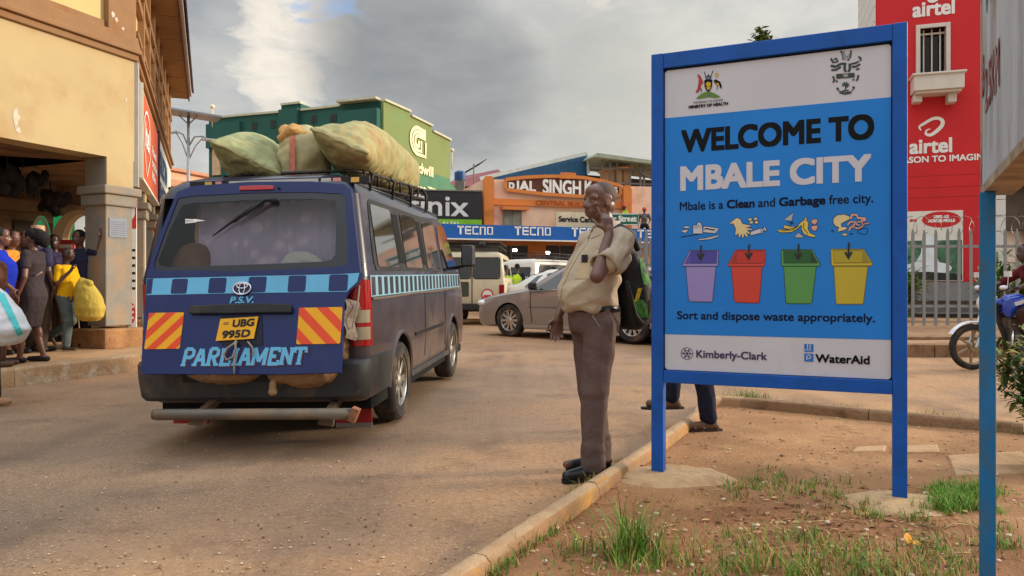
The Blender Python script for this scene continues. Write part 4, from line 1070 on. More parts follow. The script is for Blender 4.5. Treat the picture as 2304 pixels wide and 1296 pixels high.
def corner_patch(mb, z0, z1, right, a0, a1, off, n=8, m=8, zsub=8):
    """patch hugging the rear corner of the van between angles a0..a1 (0 = side, 90 = straight back)"""
    for j in range(zsub):
        for k in range(n):
            q = []
            for jj, kk in ((j, k), (j, k + 1), (j + 1, k + 1), (j + 1, k)):
                z = z0 + (z1 - z0) * jj / zsub; a = R(a0 + (a1 - a0) * kk / n); z_, w_, y0, y1, rr, rf = vring(z)
                x = w_ - rr + (rr + off) * math.cos(a); y = y0 + rr - (rr + off) * math.sin(a); q.append((x if right else -x, y, z))
            mb.poly(q if not right else q[::-1])
def side_x(z, off=0): return vring(z)[1] + off
def side_panel(mb, ys, zs, off, side=1):
    """panel hugging the flank: corners given as y-z outline rows"""
    n = len(zs)
    for j in range(n - 1):
        (ya, yb), (yc, yd) = ys[j], ys[j + 1]
        q = [(side * side_x(zs[j], off), ya, zs[j]), (side * side_x(zs[j], off), yb, zs[j]), (side * side_x(zs[j + 1], off), yd, zs[j + 1]), (side * side_x(zs[j + 1], off), yc, zs[j + 1])]
        mb.poly(q if side > 0 else q[::-1])

def make_van(label, loc, yaw, pitch, roll, paint, lower, bay=True, group=None):
    t = thing('minibus', label, 'minibus', loc, rot=(R(pitch), 0, -R(yaw)), group=group)
    Mb = Matrix.Translation((0, 1.0, .3)) @ Matrix.Rotation(R(-roll), 4, 'Y') @ Matrix.Translation((0, -1.0, -.3))
    mb = MB(Mb); mb.smooth = True; mb.rings([outline(r[0]) for r in van_rings()])
    body = mb.build('body', [paint, void], t, auto=38)
    cuts = []
    for y in (1.02, 3.62):
        c = MB(Mb); c.lathe([(.385, -1.2), (.385, -.48)], (0, y, .33), 'x', 40); cuts.append(c.build('c', void, t)); c = MB(Mb); c.lathe([(.385, .48), (.385, 1.2)], (0, y, .33), 'x', 40); cuts.append(c.build('c', void, t))
    if bay: c = MB(Mb); c.bx(-.70, .70, -.3, 1.5, .62, 1.80); cuts.append(c.build('c', void, t))
    for c in cuts: c.data.materials.clear(); c.data.materials.append(paint); c.data.materials.append(void); [setattr(p, 'material_index', 1) for p in c.data.polygons]
    bpy.context.view_layer.update(); boolean(body, cuts)
    body.data.polygons.foreach_set('use_smooth', [True] * len(body.data.polygons)); body.data.set_sharp_from_angle(angle=R(38))
    for y in (1.02, 3.62):
        for s in (-1, 1): wheel(t, (s * .75, y, .33), .33, .195, s, 8)
    # arch lips
    for s in (-1, 1):
        mb = MB(Mb)
        for y in (1.02, 3.62): mb.tube([(s * (side_x(max(.34, .33 + .395 * math.sin(R(a)))) + .004), y + .395 * math.cos(R(a)), .33 + .395 * math.sin(R(a))) for a in range(-2, 183, 8)], .018, 6)
        mb.build('wheel_arch_lip', paint, t)
    mb = MB(Mb)
    for s in (1, -1):
        mb.tube([(s * (side_x(1.86) - .02), .22, 1.885), (s * (side_x(1.86) - .02), 1.8, 1.90), (s * (side_x(1.86) - .02), 3.5, 1.885)], .014, 6)
        for y in (2.02, 3.12): mb.tube([(s * (side_x(z, .001)), y, z) for z in (.42, .7, 1.0, 1.2)], .006, 4)
        mb.bar((s * side_x(.66, .004), 1.55, .66), (s * side_x(.66, .004), 2.98, .66), .014, .03)
    mb.build('trim', mat('dark_trim', srgb(28, 27, 32), .4), t)
    mb = MB(Mb)
    for s in (1, -1): mb.box((s * .83, 2.35, .32), (.05, 2.0, .05))
    mb.build('sill', lower, t, bevel=.01)
    for s in (1, -1):
        mb = MB(Mb); zs = [1.235, 1.32, 1.5, 1.7, 1.76, 1.785]
        side_panel(mb, [(.30, 3.02), (.27, 3.04), (.31, 3.02), (.37, 2.98), (.40, 2.96), (.46, 2.9)], zs, .005, s)
        f = mb.build('side_window_frame', blackp, t, fix=True, auto=30)
        for ya, yb in ((.36, 1.02), (1.30, 1.98), (2.24, 2.92)):
            mb = MB(Mb); zs = [1.265, 1.29, 1.5, 1.72, 1.745]; sk = .03
            side_panel(mb, [(ya + .02, yb - .02), (ya, yb), (ya + sk, yb), (ya + sk * 2, yb), (ya + sk * 2 + .02, yb - .02)], zs, .011, s); mb.build('pane', darkg, f, auto=30, fix=True)
        for ya, yb in ((1.06, 1.27), (2.02, 2.20)):
            mb = MB(Mb); side_panel(mb, [(ya, yb), (ya, yb)], [1.30, 1.72], .0085, s); mb.build('open_slider_shade', void, f)  # black panel painted for the shade inside the open slider
        mb = MB(Mb); side_panel(mb, [(3.14, 4.02), (3.12, 3.97), (3.13, 3.75), (3.16, 3.60)], [1.235, 1.32, 1.6, 1.76], .006, s); mb.build('door_window', darkg, t, auto=30, fix=True)
        # mirror on its arm
        mb = MB(Mb); mb.tube([(s * .82, 4.02, 1.28), (s * .93, 4.0, 1.30), (s * .98, 3.97, 1.34)], .022, 8)
        m_ = mb.build('mirror_arm', blackp, t); mb = MB(Mb); mb.box((s * 1.0, 3.95, 1.42), (.17, .11, .27), Matrix.Rotation(R(-s * 12), 3, 'Z')); mb.build('mirror', blackp, m_, bevel=.035)
        mb = MB(Mb); mb.box((s * .998, 3.889, 1.42), (.13, .006, .22), Matrix.Rotation(R(-s * 12), 3, 'Z')); mb.build('mirror_glass', chrome, m_)
        mb = MB(Mb); corner_patch(mb, .70, 1.17, s > 0, 2, 100, .010); l = mb.build('tail_light', redl, t, fix=True, auto=40)
        mb = MB(Mb); corner_patch(mb, .745, .835, s > 0, 22, 86, .014, 6, 6, 3); corner_patch(mb, .865, .955, s > 0, 22, 86, .014, 6, 6, 3); mb.build('lens', clrl, l, fix=True, auto=40)
    mb = MB(Mb)
    ws = [1.26, 1.5, 1.75]
    rows = []
    for z in ws:
        z_, w_, y0, y1, rr, rf = vring(z); rows.append([V((x * (w_ - .06), y1 + .006 - (max(0, abs(x) * (w_ - .06) - (w_ - rf)) ** 2) / (2 * rf) * 1.25, z)) for x in [-1 + .125 * k for k in range(17)]])
    for a, b in zip(rows, rows[1:]):
        for k in range(16): mb.poly([a[k + 1], a[k], b[k], b[k + 1]])
    mb.build('windscreen', darkg, t, fix=True, auto=40)
    mb = MB(Mb)
    for s in (1, -1): mb.ball((s * .62, 4.60, .86), (.16, .07, .10))
    mb.build('headlight', clrl, t)
    # rear bumper with wrapped ends
    mb = MB(Mb); rings = []
    for z, o in ((.33, .05), (.36, .085), (.5, .10), (.585, .095), (.61, .07), (.615, .0)):
        z_, w_, y0, y1, rr, rf = vring(max(.34, z)); x = w_ + .012 + o * .12; ring = [V((x - .02 if o == 0 else x, .60, z))]
        for k in range(9): a = R(90 * k / 8); ring.append(V((x - .12 + .12 * math.cos(a), -o + .14 - .14 * math.sin(a), z)))
        ring += [V((-p.x, p.y, p.z)) for p in reversed(ring)]; rings.append(ring + [V((-.6, .5, z)), V((.6, .5, z))])
    mb.rings(rings); mb.build('rear_bumper', lower, t, auto=40, fix=True)
    mb = MB(Mb); mb.bx(-.80, .80, .2, 4.45, .22, .305); mb.build('underbody', void, t)
    return t, Mb

# ------------------------------------------------------------------ the blue minibus
navy = mat('navy_paint', srgb(24, 30, 56), .34, var=.10, scale=2.2, coat=.25, dirt=(srgb(98, 84, 74), .35), dscale=1.6)
t_ = MATS['navy_paint'].node_tree
def dusty_lower(m, z0=.25, z1=1.45, col=srgb(108, 90, 76), amt=.74):
    """road dust thrown up over the lower flanks"""
    t = m.node_tree; N = t.nodes; L = t.links; p = N['Principled BSDF']; c = N.new('ShaderNodeTexCoord'); s = N.new('ShaderNodeSeparateXYZ'); L.new(c.outputs['Object'], s.inputs[0])
    r = N.new('ShaderNodeMapRange'); r.interpolation_type = 'SMOOTHSTEP'; r.inputs['From Min'].default_value = z1; r.inputs['From Max'].default_value = z0; r.inputs['To Max'].default_value = amt; L.new(s.outputs['Z'], r.inputs['Value'])
    n = N.new('ShaderNodeTexNoise'); n.inputs['Scale'].default_value = 2.5; n.inputs['Detail'].default_value = 8; L.new(c.outputs['Object'], n.inputs['Vector'])
    q = N.new('ShaderNodeMapRange'); q.inputs['From Min'].default_value = .3; q.inputs['From Max'].default_value = .6; q.inputs['To Min'].default_value = .45; L.new(n.outputs['Fac'], q.inputs['Value'])
    k = N.new('ShaderNodeMath'); k.operation = 'MULTIPLY'; L.new(r.outputs[0], k.inputs[0]); L.new(q.outputs[0], k.inputs[1])
    old = p.inputs['Base Color'].links[0].from_socket
    x = N.new('ShaderNodeMix'); x.data_type = 'RGBA'; L.new(k.outputs[0], x.inputs[0]); L.new(old, x.inputs[6]); x.inputs[7].default_value = (*col, 1); L.new(x.outputs[2], p.inputs['Base Color'])
    i = N.new('ShaderNodeMapRange'); L.new(k.outputs[0], i.inputs['Value']); i.inputs['To Min'].default_value = .45; i.inputs['To Max'].default_value = .05; L.new(i.outputs[0], p.inputs['Coat Weight'])
dusty_lower(navy)
bumper_m = mat('bumper_grey', srgb(52, 52, 54), .6, var=.14, scale=3, dirt=(srgb(132, 102, 76), .35), dscale=2.2)
VAN_LOC = V((-1.85, 5.42, 0.012))
van, Mb = make_van('old navy blue minibus with its tied-up tailgate hanging open and loaded roof rack', VAN_LOC, 5.0, 1.15, 1.2, navy, bumper_m)
bpy.context.view_layer.update()
VW = van.matrix_world.copy(); VI = VW.inverted(); VB = VW @ Mb
right = (VB.to_3x3() @ V((1, 0, 0))); top_ = VB @ V((0, .135, 1.885)); bot_ = VB @ V((0, -.27, .56))
Gp = Plane(bot_, right, top_ - bot_)
def gpoly(mb, pts, h): shape(mb, Gp, [Gp.uv(x, y) for x, y in pts], h)
def gslab(mb, pts, h0, h1): wallprism(mb, Gp, [Gp.uv(x, y) for x, y in pts], h0, h1)
navy2 = mat('navy_gate_paint', srgb(17, 36, 92), .34, var=.10, scale=2.2, coat=.12, dirt=(srgb(74, 72, 84), .16), dscale=1.4)
GL = [(404, 424), (470, 413), (560, 409), (680, 409), (765, 415), (790, 428)]   # top edge
mb = MB(VI)
win = [(401, 446), (430, 441), (560, 434), (700, 432), (768, 436), (777, 447), (784, 585), (776, 598), (740, 602), (560, 610), (360, 609), (347, 603), (347, 590), (372, 520)]
outer = [(398, 432), (430, 419), (560, 409), (700, 408), (775, 415), (790, 428), (810, 606), (810, 612), (760, 615), (560, 619), (345, 624), (330, 625), (331, 610), (362, 520)]
w_uv = [Gp.uv(*p) for p in win]; o_uv = [Gp.uv(*p) for p in outer]
n = len(win)
for k in range(n):
    j = (k + 1) % n; mb.prism([Gp.at(*o_uv[k], 0), Gp.at(*o_uv[j], 0), Gp.at(*w_uv[j], 0), Gp.at(*w_uv[k], 0)], Gp.n * -.035)
low = [(330, 625.3), (345, 624.3), (560, 619.3), (760, 615.3), (810, 612.3), (815, 616), (806, 634), (786, 652), (775, 672), (772, 700), (770, 760), (766, 838), (640, 842), (480, 842), (318, 841), (319, 800), (323, 720), (328, 660)]
gslab(mb, low, 0, -.035)
gate = mb.build('tailgate', navy2, van, auto=30)
# raised folds pressed into the gate
mb = MB(VI); gslab(mb, [(416, 777), (420, 718), (660, 712), (664, 775)], 0, -.02)
mat_rec = navy2
def lines_px(mb, pts, wd, h, closed=False): line(mb, Gp, [Gp.uv(*p) for p in pts], wd, h, closed)
# black glass border, pane
def lerp(p, q, f): return (p[0] + (q[0] - p[0]) * f, p[1] + (q[1] - p[1]) * f)
inner = [(412, 462), (440, 456), (560, 449), (600, 447), (640, 461), (690, 449), (750, 447), (756, 458), (755, 560), (742, 586), (720, 590), (560, 597), (430, 600), (410, 603), (358, 603), (380, 530)]
i_uv = [Gp.uv(*p) for p in win]
border = mat('window_border', srgb(26, 28, 38), .3, var=.1, coat=.5)
inn = [(409, 461), (436, 456), (560, 449), (700, 447), (752, 449), (756, 458), (754, 572), (744, 584), (725, 588), (560, 595), (376, 600), (358, 596), (356, 586), (379, 524)]
n_uv = [Gp.uv(*p) for p in inn]; mb = MB(VI)
for k in range(n):
    j = (k + 1) % n; shape(mb, Gp, [w_uv[k], w_uv[j], n_uv[j], n_uv[k]], -.006)
rw = mb.build('rear_window', border, gate)
mb = MB(VI); shape(mb, Gp, n_uv, -.007); mb.build('pane', glass('rear_glass', (.93, .94, .97), .97, .02), rw)
# curtain with a faded flower print, hanging 4 cm behind the pane
cm = bpy.data.materials.new('flowered_curtain'); cm.use_nodes = True; MATS['flowered_curtain'] = cm
_t = cm.node_tree; _N = _t.nodes; _L = _t.links; _p = _N['Principled BSDF']; _p.inputs['Roughness'].default_value = .9
_c = _N.new('ShaderNodeTexCoord'); _v = _N.new('ShaderNodeTexVoronoi'); _v.inputs['Scale'].default_value = 7.5; _v.inputs['Randomness'].default_value = .85
_n = _N.new('ShaderNodeTexNoise'); _n.inputs['Scale'].default_value = 26; _n.inputs['Detail'].default_value = 4; _L.new(_c.outputs['Object'], _n.inputs['Vector'])
_mx = _N.new('ShaderNodeMix'); _mx.data_type = 'RGBA'; _mx.inputs[0].default_value = .06; _L.new(_c.outputs['Object'], _mx.inputs[6]); _L.new(_n.outputs['Color'], _mx.inputs[7]); _L.new(_mx.outputs[2], _v.inputs['Vector'])
_r = _N.new('ShaderNodeValToRGB'); _e = _r.color_ramp.elements; _e[0].position = .20; _e[0].color = (*srgb(206, 192, 204), 1); _e[1].position = .46; _e[1].color = (*srgb(172, 162, 182), 1)
_x = _e.new(.34); _x.color = (*srgb(184, 170, 188), 1); _L.new(_v.outputs['Distance'], _r.inputs[0]); _L.new(_r.outputs[0], _p.inputs['Base Color'])
mb = MB(VI); mb.smooth = True; rows = []
for j in range(14):
    f = j / 13; yy = 470 + (610 - 470) * f; xl = 418 - 10 * math.sin(f * 3) - 14 * max(0, .8 - f) + 26 * f ** 3; row = []
    for k in range(60):
        x = xl + (768 - xl) * k / 59; u, v_ = Gp.uv(x, yy - 14 * (k / 59)); row.append(Gp.at(u, v_ + (.14 if j == 0 else 0), -.26 + .012 * math.sin(k * .9 + math.sin(k * .37) * 2)))
    rows.append(row)
for a, b in zip(rows, rows[1:]):
    for k in range(59): mb.poly([b[k], b[k + 1], a[k + 1], a[k]])
cu = mb.build('curtain', cm, van, fix=True, auto=80)
mb = MB(VI); mb.tube([r[0] + Gp.n * .006 for r in rows], .014, 6); mb.build('curtain_hem', mat('tan_hem', srgb(176, 130, 88), .8), cu)
# brown lumps painted for the glow of the far windows, at the left end
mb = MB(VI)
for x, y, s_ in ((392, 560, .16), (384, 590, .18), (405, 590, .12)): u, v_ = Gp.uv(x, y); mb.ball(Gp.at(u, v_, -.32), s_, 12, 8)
blob(mb, 'window_glow_lump', mat('window_glow_brown', srgb(120, 84, 58), .8, var=.3, scale=6), van, .025)
# checkered band
lb = mat('light_blue_paint', srgb(96, 174, 214), .4, var=.08, scale=3, coat=.3, dirt=(srgb(120, 130, 140), .25)); nb = navy2
mb = MB(VI); gpoly(mb, [(330, 664), (330, 627), (560, 621.5), (760, 617), (809, 614), (804, 634), (784, 653), (780, 656.5), (560, 659.5)], .0022)
band = mb.build('checker_band', lb, gate)
mb = MB(VI)
for x0, x1 in ((331, 343), (384, 424), (468, 511), (557, 601), (647, 690), (739, 784)):
    yt = 627 - (x0 - 330) * .0272; yb = 663.5 - (x0 - 330) * .0165
    if x0 < 340: q = [Gp.uv(x, y) for x, y in ((330, 662), (341, 661), (345, 627), (331, 628))]; shape(mb, Gp, q, .0034); continue
    a0, b0 = Gp.uv(x0, yb - 1.2); a1, b1 = Gp.uv(x1, yt + 1.5); shape(mb, Gp, rrect(a0, b0, a1, b1, .014), .0034)
mb.build('dark_square', nb, band)
mb = MB(VI)  # oval badge
u, v_ = Gp.uv(546, 650); rx, ry = .064, .044
for cx, cy, a, b in ((0, 0, rx, ry), (0, 0, rx * .32, ry * .92), (0, ry * .42, rx * .62, ry * .40)):
    mb.tube([Gp.at(u + cx + a * math.cos(q * math.pi / 16), v_ + cy + b * math.sin(q * math.pi / 16), .012) for q in range(32)], .0065 if a == rx else .005, 6, closed=True)
bd = mb.build('badge', chrome, gate)
mb = MB(VI); shape(mb, Gp, ell(u, v_, rx, ry), .006); mb.build('badge_ground', mat('badge_blue', srgb(40, 52, 96), .3), bd)
mb = MB(VI); tpx(mb, Gp, 'P.S.V.', 517, 683, 571, 668, .004, .002, shear=.15); lt = mb.build('lettering', lb, gate)
mb = MB(VI); gslab(mb, [(428, 701), (431, 690), (520, 686), (600, 684.5), (655, 686), (660, 694), (659, 706), (600, 706), (520, 708), (430, 708)], .0, .035); hd = mb.build('handle_bar', blackp, gate, bevel=.008)
mb = MB(VI); gslab(mb, [(500, 777), (500, 712), (590, 710), (592, 777)], .001, .006); mb.build('plate_recess', mat('navy_deep', srgb(18, 20, 40), .5), gate)
# reflective boards
rb_y = mat('board_yellow', srgb(236, 168, 22), .45, var=.06); rb_o = mat('board_orange', srgb(226, 74, 36), .45, var=.06)
def hatch(pts, flip, lab):
    q = [Gp.uv(*p) for p in pts]; a0 = min(p[0] for p in q); a1 = max(p[0] for p in q); b0 = min(p[1] for p in q); b1 = max(p[1] for p in q)
    mb = MB(VI); wallprism(mb, Gp, rrect(a0, b0, a1, b1, .012), .002, .005); o = mb.build('reflective_board', rb_y, gate); mb = MB(VI); w_, h_ = a1 - a0, b1 - b0; s = .265 * w_
    for k in range(-3, 4):
        ps = []
        x0 = a0 + k * 2 * s * 1.06 + (s * .2); 
        poly = [(x0, b0), (x0 + s, b0), (x0 + s + h_, b1), (x0 + h_, b1)]
        # clip against the board
        for side, lim, ax in ((1, a0, 0), (-1, a1, 0)):
            outp = []
            for i in range(len(poly)):
                p, r = poly[i], poly[(i + 1) % len(poly)]; ip, ir = side * (p[0] - lim) >= 0, side * (r[0] - lim) >= 0
                if ip: outp.append(p)
                if ip != ir: f = (lim - p[0]) / (r[0] - p[0]); outp.append((lim, p[1] + (r[1] - p[1]) * f))
            poly = outp
            if not poly: break
        if len(poly) >= 3:
            if flip: poly = [(a0 + a1 - x, y) for x, y in poly]
            shape(mb, Gp, poly, .0062)
    mb.build('orange_stripe', rb_o, o)
hatch([(325, 786), (415, 703)], False, ''); hatch([(667, 775), (771, 691)], True, '')
# number plate, slightly askew
ang = R(-8); pc = Gp.at(*Gp.uv(536, 741), .02); Pp = Plane(pc, Gp.u * 1 + Gp.v * .045, Gp.v + Gp.u * .16); pw, ph = .135, .077
mb = MB(VI); q = [(-pw - .012, -ph), (pw - .012, -ph), (pw + .012, ph), (-pw + .012, ph)]; wallprism(mb, Pp, q, -.004, 0); plate = mb.build('number_plate', mat('plate_yellow', srgb(232, 170, 28), .45, var=.05), gate)
mb = MB(VI); text(mb, Pp, 'UBG', -.035, .012, .155, .054, .002, .003, slant=.1); text(mb, Pp, '995D', -.105, -.063, .20, .054, .002, .003, slant=.1)
shape(mb, Pp, [(-.10, .045), (-.06, .045), (-.06, .049), (-.10, .049)], .002); shape(mb, Pp, [(-.10, .035), (-.06, .035), (-.06, .039), (-.10, .039)], .002); mb.build('plate_lettering', blk, plate)
# slab-serif lettering along the bottom edge
def slab_word(mb, pl, word, u0, v0, wd, ht, h, sw):
    G_ = {'P': [[(.25, 0), (.25, 1)], [(.25, 1), (.7, 1), (.9, .88), (.9, .62), (.7, .5), (.25, .5)]], 'A': [[(.12, 0), (.45, 1)], [(.55, 1), (.88, 0)], [(.28, .36), (.74, .36)]],
          'R': [[(.22, 0), (.22, 1)], [(.22, 1), (.68, 1), (.85, .88), (.85, .64), (.68, .52), (.22, .52)], [(.5, .52), (.86, 0)]], 'L': [[(.25, 0), (.25, 1)], [(.1, .06), (.9, .06), (.9, .3)]], 'I': [[(.5, 0), (.5, 1)]],
          'M': [[(.14, 0), (.14, 1)], [(.14, 1), (.5, .2)], [(.5, .2), (.86, 1)], [(.86, 0), (.86, 1)]], 'E': [[(.22, 0), (.22, 1)], [(.1, .94), (.86, .94), (.86, .74)], [(.22, .5), (.66, .5)], [(.1, .06), (.88, .06), (.88, .28)]],
          'N': [[(.16, 0), (.16, 1)], [(.16, 1), (.84, .05)], [(.84, 0), (.84, 1)]], 'T': [[(.5, 0), (.5, 1)], [(.06, .7), (.06, .94), (.94, .94), (.94, .7)]]}
    SER = {'P': [(.25, 0)], 'A': [(.12, 0), (.88, 0)], 'R': [(.22, 0), (.86, 0)], 'L': [(.25, 1)], 'I': [(.5, 0), (.5, 1)], 'M': [(.14, 0), (.86, 0), (.12, 1), (.88, 1)], 'E': [], 'N': [(.16, 0), (.84, 1), (.14, 1)], 'T': [(.5, 0)]}
    wid = {'I': .55, 'M': 1.25}; tot = sum(wid.get(c, 1.0) for c in word); x = u0; q = 0
    for c in word:
        w_ = wd * wid.get(c, 1.0) / tot
        def m_(p): return (x + p[0] * w_ * .98 + p[1] * ht * .12, v0 + p[1] * ht)
        for st in G_[c]: line(mb, pl, [m_(p) for p in st], sw, h + q * .00006); q += 1
        for sx, sy in SER[c]: cy = sy - (.055 if sy else -.055); hw = (.20 if c != 'M' else .15) / wid.get(c, 1.0); line(mb, pl, [m_((sx - hw, cy)), m_((sx + hw, cy))], ht * .13, h + q * .00006); q += 1
        x += w_
a0, b0 = Gp.uv(405, 824); a1, _ = Gp.uv(686, 824); _, b1 = Gp.uv(405, 786)
mb = MB(VI); slab_word(mb, Gp, 'PARLIAMENT', a0 + .009, b0 - .007, a1 - a0, b1 - b0, .0018, .026); mb.build('lettering', mat('maroon_shadow_print', srgb(88, 44, 64), .5), gate)
mb = MB(VI); slab_word(mb, Gp, 'PARLIAMENT', a0, b0, a1 - a0, b1 - b0, .005, .025); mb.build('lettering', lb, gate)
# brake light and wiper
mb = MB(VI); gslab(mb, [(539, 429), (541, 420), (580, 418), (616, 418.5), (617, 427), (580, 428.5)], .0, .012); mb.build('brake_light', mat('brake_red', srgb(176, 34, 44), .25, coat=.4), gate, bevel=.003)
mb = MB(VI); mb.tube([Gp.px(590, 456, .022), Gp.px(560, 478, .03), Gp.px(481, 533, .018)], [.009, .013, .004], 8)
mb.tube([Gp.px(620, 453, .03), Gp.px(602, 455, .045), Gp.px(570, 478, .04), Gp.px(530, 504, .03)], [.014, .015, .010, .006], 6); mb.ball(Gp.px(618, 454, .02), .026); mb.build('wiper', mat('wiper_black', srgb(22, 22, 24), .5), gate)
mb = MB(VI); mb.cap(Gp.px(628, 424, .0), Gp.px(628, 424, .02), .008); mb.build('washer_nozzle', blackp, gate)
mb = MB(VI); mb.smooth = True
for k in range(3): gpoly(mb, [(416, 492 + k * 4), (440, 493 + k * 2.4), (440, 495 + k * 2.4), (416, 494.4 + k * 4)], -.004)
gpoly(mb, [(436, 492), (462, 496), (436, 499)], -.0035); mb.build('sticker', whp, rw)
# rope tying the gate to the bumper
rope_m = mat('rope_grey', srgb(150, 140, 130), .9, var=.2, scale=40); mb = MB(VI)
mb.tube([Gp.px(538, 770, .03), Gp.px(516, 785, .03), Gp.px(508, 800, .03), Gp.px(514, 812, .03), Gp.px(528, 805, .03), Gp.px(536, 785, .04), Gp.px(533, 770, .03)], .007, 6)
mb.tube([Gp.px(536, 768, .03), Gp.px(533, 800, .03), Gp.px(531, 830, .03), Gp.px(530, 843, .02)], .006, 6); mb.tube([Gp.px(560, 770, .02), Gp.px(572, 783, .03), Gp.px(574, 797, .03), Gp.px(568, 800, .02)], .006, 6)
mb.tube([Gp.px(806, 640, -.03), Gp.px(797, 680, -.08), Gp.px(786, 735, -.06)], .006, 6)
mb.build('rope', rope_m, van)
# torn liner on the gate's right edge
mb = MB(VI); mb.smooth = True
rows = []
for j in range(12):
    f = j / 11; row = []
    for k in range(6): x = 772 + (24 - 10 * f) * k / 5 + 5 * math.sin(f * 9); y = 668 + 90 * f; u, v_ = Gp.uv(x, y); row.append(Gp.at(u, v_, -.03 - .10 * k / 5 + .02 * noise.noise(V((f * 6, k, 0)))))
    rows.append(row)
for a, b in zip(rows, rows[1:]):
    for k in range(5): mb.poly([b[k], b[k + 1], a[k + 1], a[k]])
mb.build('torn_liner', mat('dirty_liner', srgb(120, 106, 94), .8, var=.4, scale=10), gate, auto=60)
# ------ items on the body
Mg = Mb
mb = MB(Mg)
for k in range(23):
    y0, y1 = .13 + k * .178, .13 + k * .178 + .098
    if y1 > 4.15: break
    side_panel(mb, [(y0, y1), (y0, y1)], [1.055, 1.19], .0075, 1); side_panel(mb, [(y0, y1), (y0, y1)], [1.055, 1.19], .0075, -1)
bs = MB(Mg)
for s in (1, -1): side_panel(bs, [(.10, 4.16), (.10, 4.16)], [1.045, 1.20], .005, s)
bo = bs.build('checker_band', mat('dusty_light_blue', srgb(128, 172, 190), .45, var=.1, dirt=(srgb(140, 122, 108), .3)), van); mb.build('dark_square', mat('dark_square_paint', srgb(40, 40, 52), .45, dirt=(srgb(110, 90, 80), .3)), bo)
mb = MB(Mg)
for s in (1, -1): mb.tube([(s * side_x(1.03, .006), y, 1.03 - .004 * math.sin(y * 3)) for y in [.12 + k * .3 for k in range(14)]], .012, 6)
mb.build('side_moulding', mat('dented_moulding', srgb(110, 96, 86), .4, metal=.4), van)
mb = MB(Mg); corner_patch(mb, 1.195, 1.80, True, 0, 60, .006, 5, 5, 10); mb.build('pillar_scrape', mat('scraped_paint', srgb(46, 44, 62), .3, coat=.5, var=.25), van, fix=True, auto=40)
mb = MB(Mg); mb.bx(.50, .775, .30, .318, .10, .42); fl = mb.build('mud_flap', mat('red_rubber', srgb(150, 30, 30), .7, dirt=(srgb(120, 80, 60), .3)), van)
mb = MB(Mg); mb.bx(.50, .775, .295, .323, .065, .10); mb.build('flap_edge', mat('flap_grey', srgb(120, 112, 104), .5), fl)
mb = MB(Mg); mb.bx(-.775, -.50, .30, .318, .10, .42); mb.build('mud_flap', MATS['red_rubber'], van)
# tube step at the back
a, b = P(345, 933, 5.08), P(800, 931, 5.02)
mb = MB(VI); mb.tube([a, a + (b - a) * .02, b], [.034, .038, .038], 16); st = mb.build('step_tube', mat('step_tube_grey', srgb(92, 86, 78), .45, metal=.3, dirt=(srgb(140, 108, 80), .4), dscale=3), van)
mb = MB(VI); mb.box(b + V((-.01, 0, -.005)), (.05, .085, .09), Matrix.Rotation(.4, 3, 'Y')); mb.build('rusty_end', mat('rust_orange', srgb(128, 84, 58), .8, var=.4, scale=15), st)
mb = MB(VI)
for x in (445, 735): c = P(x, 945, 5.1); mb.box(c, (.10, .05, .07), Matrix.Rotation(.15, 3, 'Y')); mb.bar(c + V((0, .02, .03)), c + V((0, .42, .1)), .05)
mb.build('bracket', mat('rusty_bracket', srgb(90, 70, 56), .8, var=.3), st)
# black slab painted for the shaded hole in the bumper
mb = MB(Mg); mb.bx(-.47, .40, -.108, -.06, .47, .58); mb.build('bumper_hole_shade', mat('hole_shade_black', (.01, .01, .011), .6), van)
# roof: reflective board and rack
mb = MB(VI); a, b = P(430, 417, 5.62), P(832, 404, 5.52); bd_ = b - a
mb.bar(a, b, .04, .05); rbx = mb.build('roof_board', blackp, van)
mb = MB(VI)
for f0, f1, m_ in ((.115, .14, 0), (.17, .20, 1), (.785, .82, 1), (.85, .90, 0)): pass
def tape(f0, f1, m): 
    x = MB(VI); p, q = a + bd_ * f0, a + bd_ * f1; o_ = V((0, -.023, 0)); x.poly([p + o_ + V((0, 0, -.018)), q + o_ + V((0, 0, -.018)), q + o_ + V((0, 0, .018)), p + o_ + V((0, 0, .018))]); x.build('reflective_tape', m, rbx)
tape(.085, .125, mat('tape_yellow', srgb(222, 180, 90), .4)); tape(.145, .18, mat('tape_pink', srgb(226, 150, 150), .4)); tape(.22, .72, mat('tape_white', srgb(196, 192, 190), .35)); tape(.735, .79, MATS['tape_white']); tape(.80, .845, MATS['tape_pink']); tape(.90, .945, MATS['tape_yellow'])
rackm = mat('rack_black', srgb(46, 44, 42), .5, metal=.3, var=.15, dirt=(srgb(110, 88, 70), .4), dscale=6)
mb = MB(VI)
r0, r1 = P(505, 394, 5.95), P(818, 384, 5.80); r2 = P(956, 428, 8.3); r3 = r0 + (r2 - r1) * 1.0
dn = V((0, 0, -.10))
corner = [r0 + V((0, .12, 0)), r0 + V((.10, .0, 0)), r1 + V((-.10, 0, 0)), r1 + V((0, .10, 0))]
mb.tube([r3, *corner, r2, r3 + (r2 - r3) * .9, r3], .014, 8)
mb.tube([p + dn for p in [r3, *corner, r2, r3]], .012, 8)
for k in range(1, 8): f = k / 8; mb.tube([r0 + (r1 - r0) * f, r0 + (r1 - r0) * f + dn], .010, 6); mb.tube([r0 + (r1 - r0) * f + dn, r3 + (r2 - r3) * f + dn], .009, 6)
for k in range(0, 7):
    f = k / 6; p, q = r1 + (r2 - r1) * f, r0 + (r3 - r0) * f
    mb.tube([p, p + dn * .5 + V((.01, 0, 0)), p + dn], .011, 6); mb.tube([q, q + dn], .011, 6); mb.tube([p + dn, q + dn], .010, 6)
rk = mb.build('roof_rack', rackm, van)
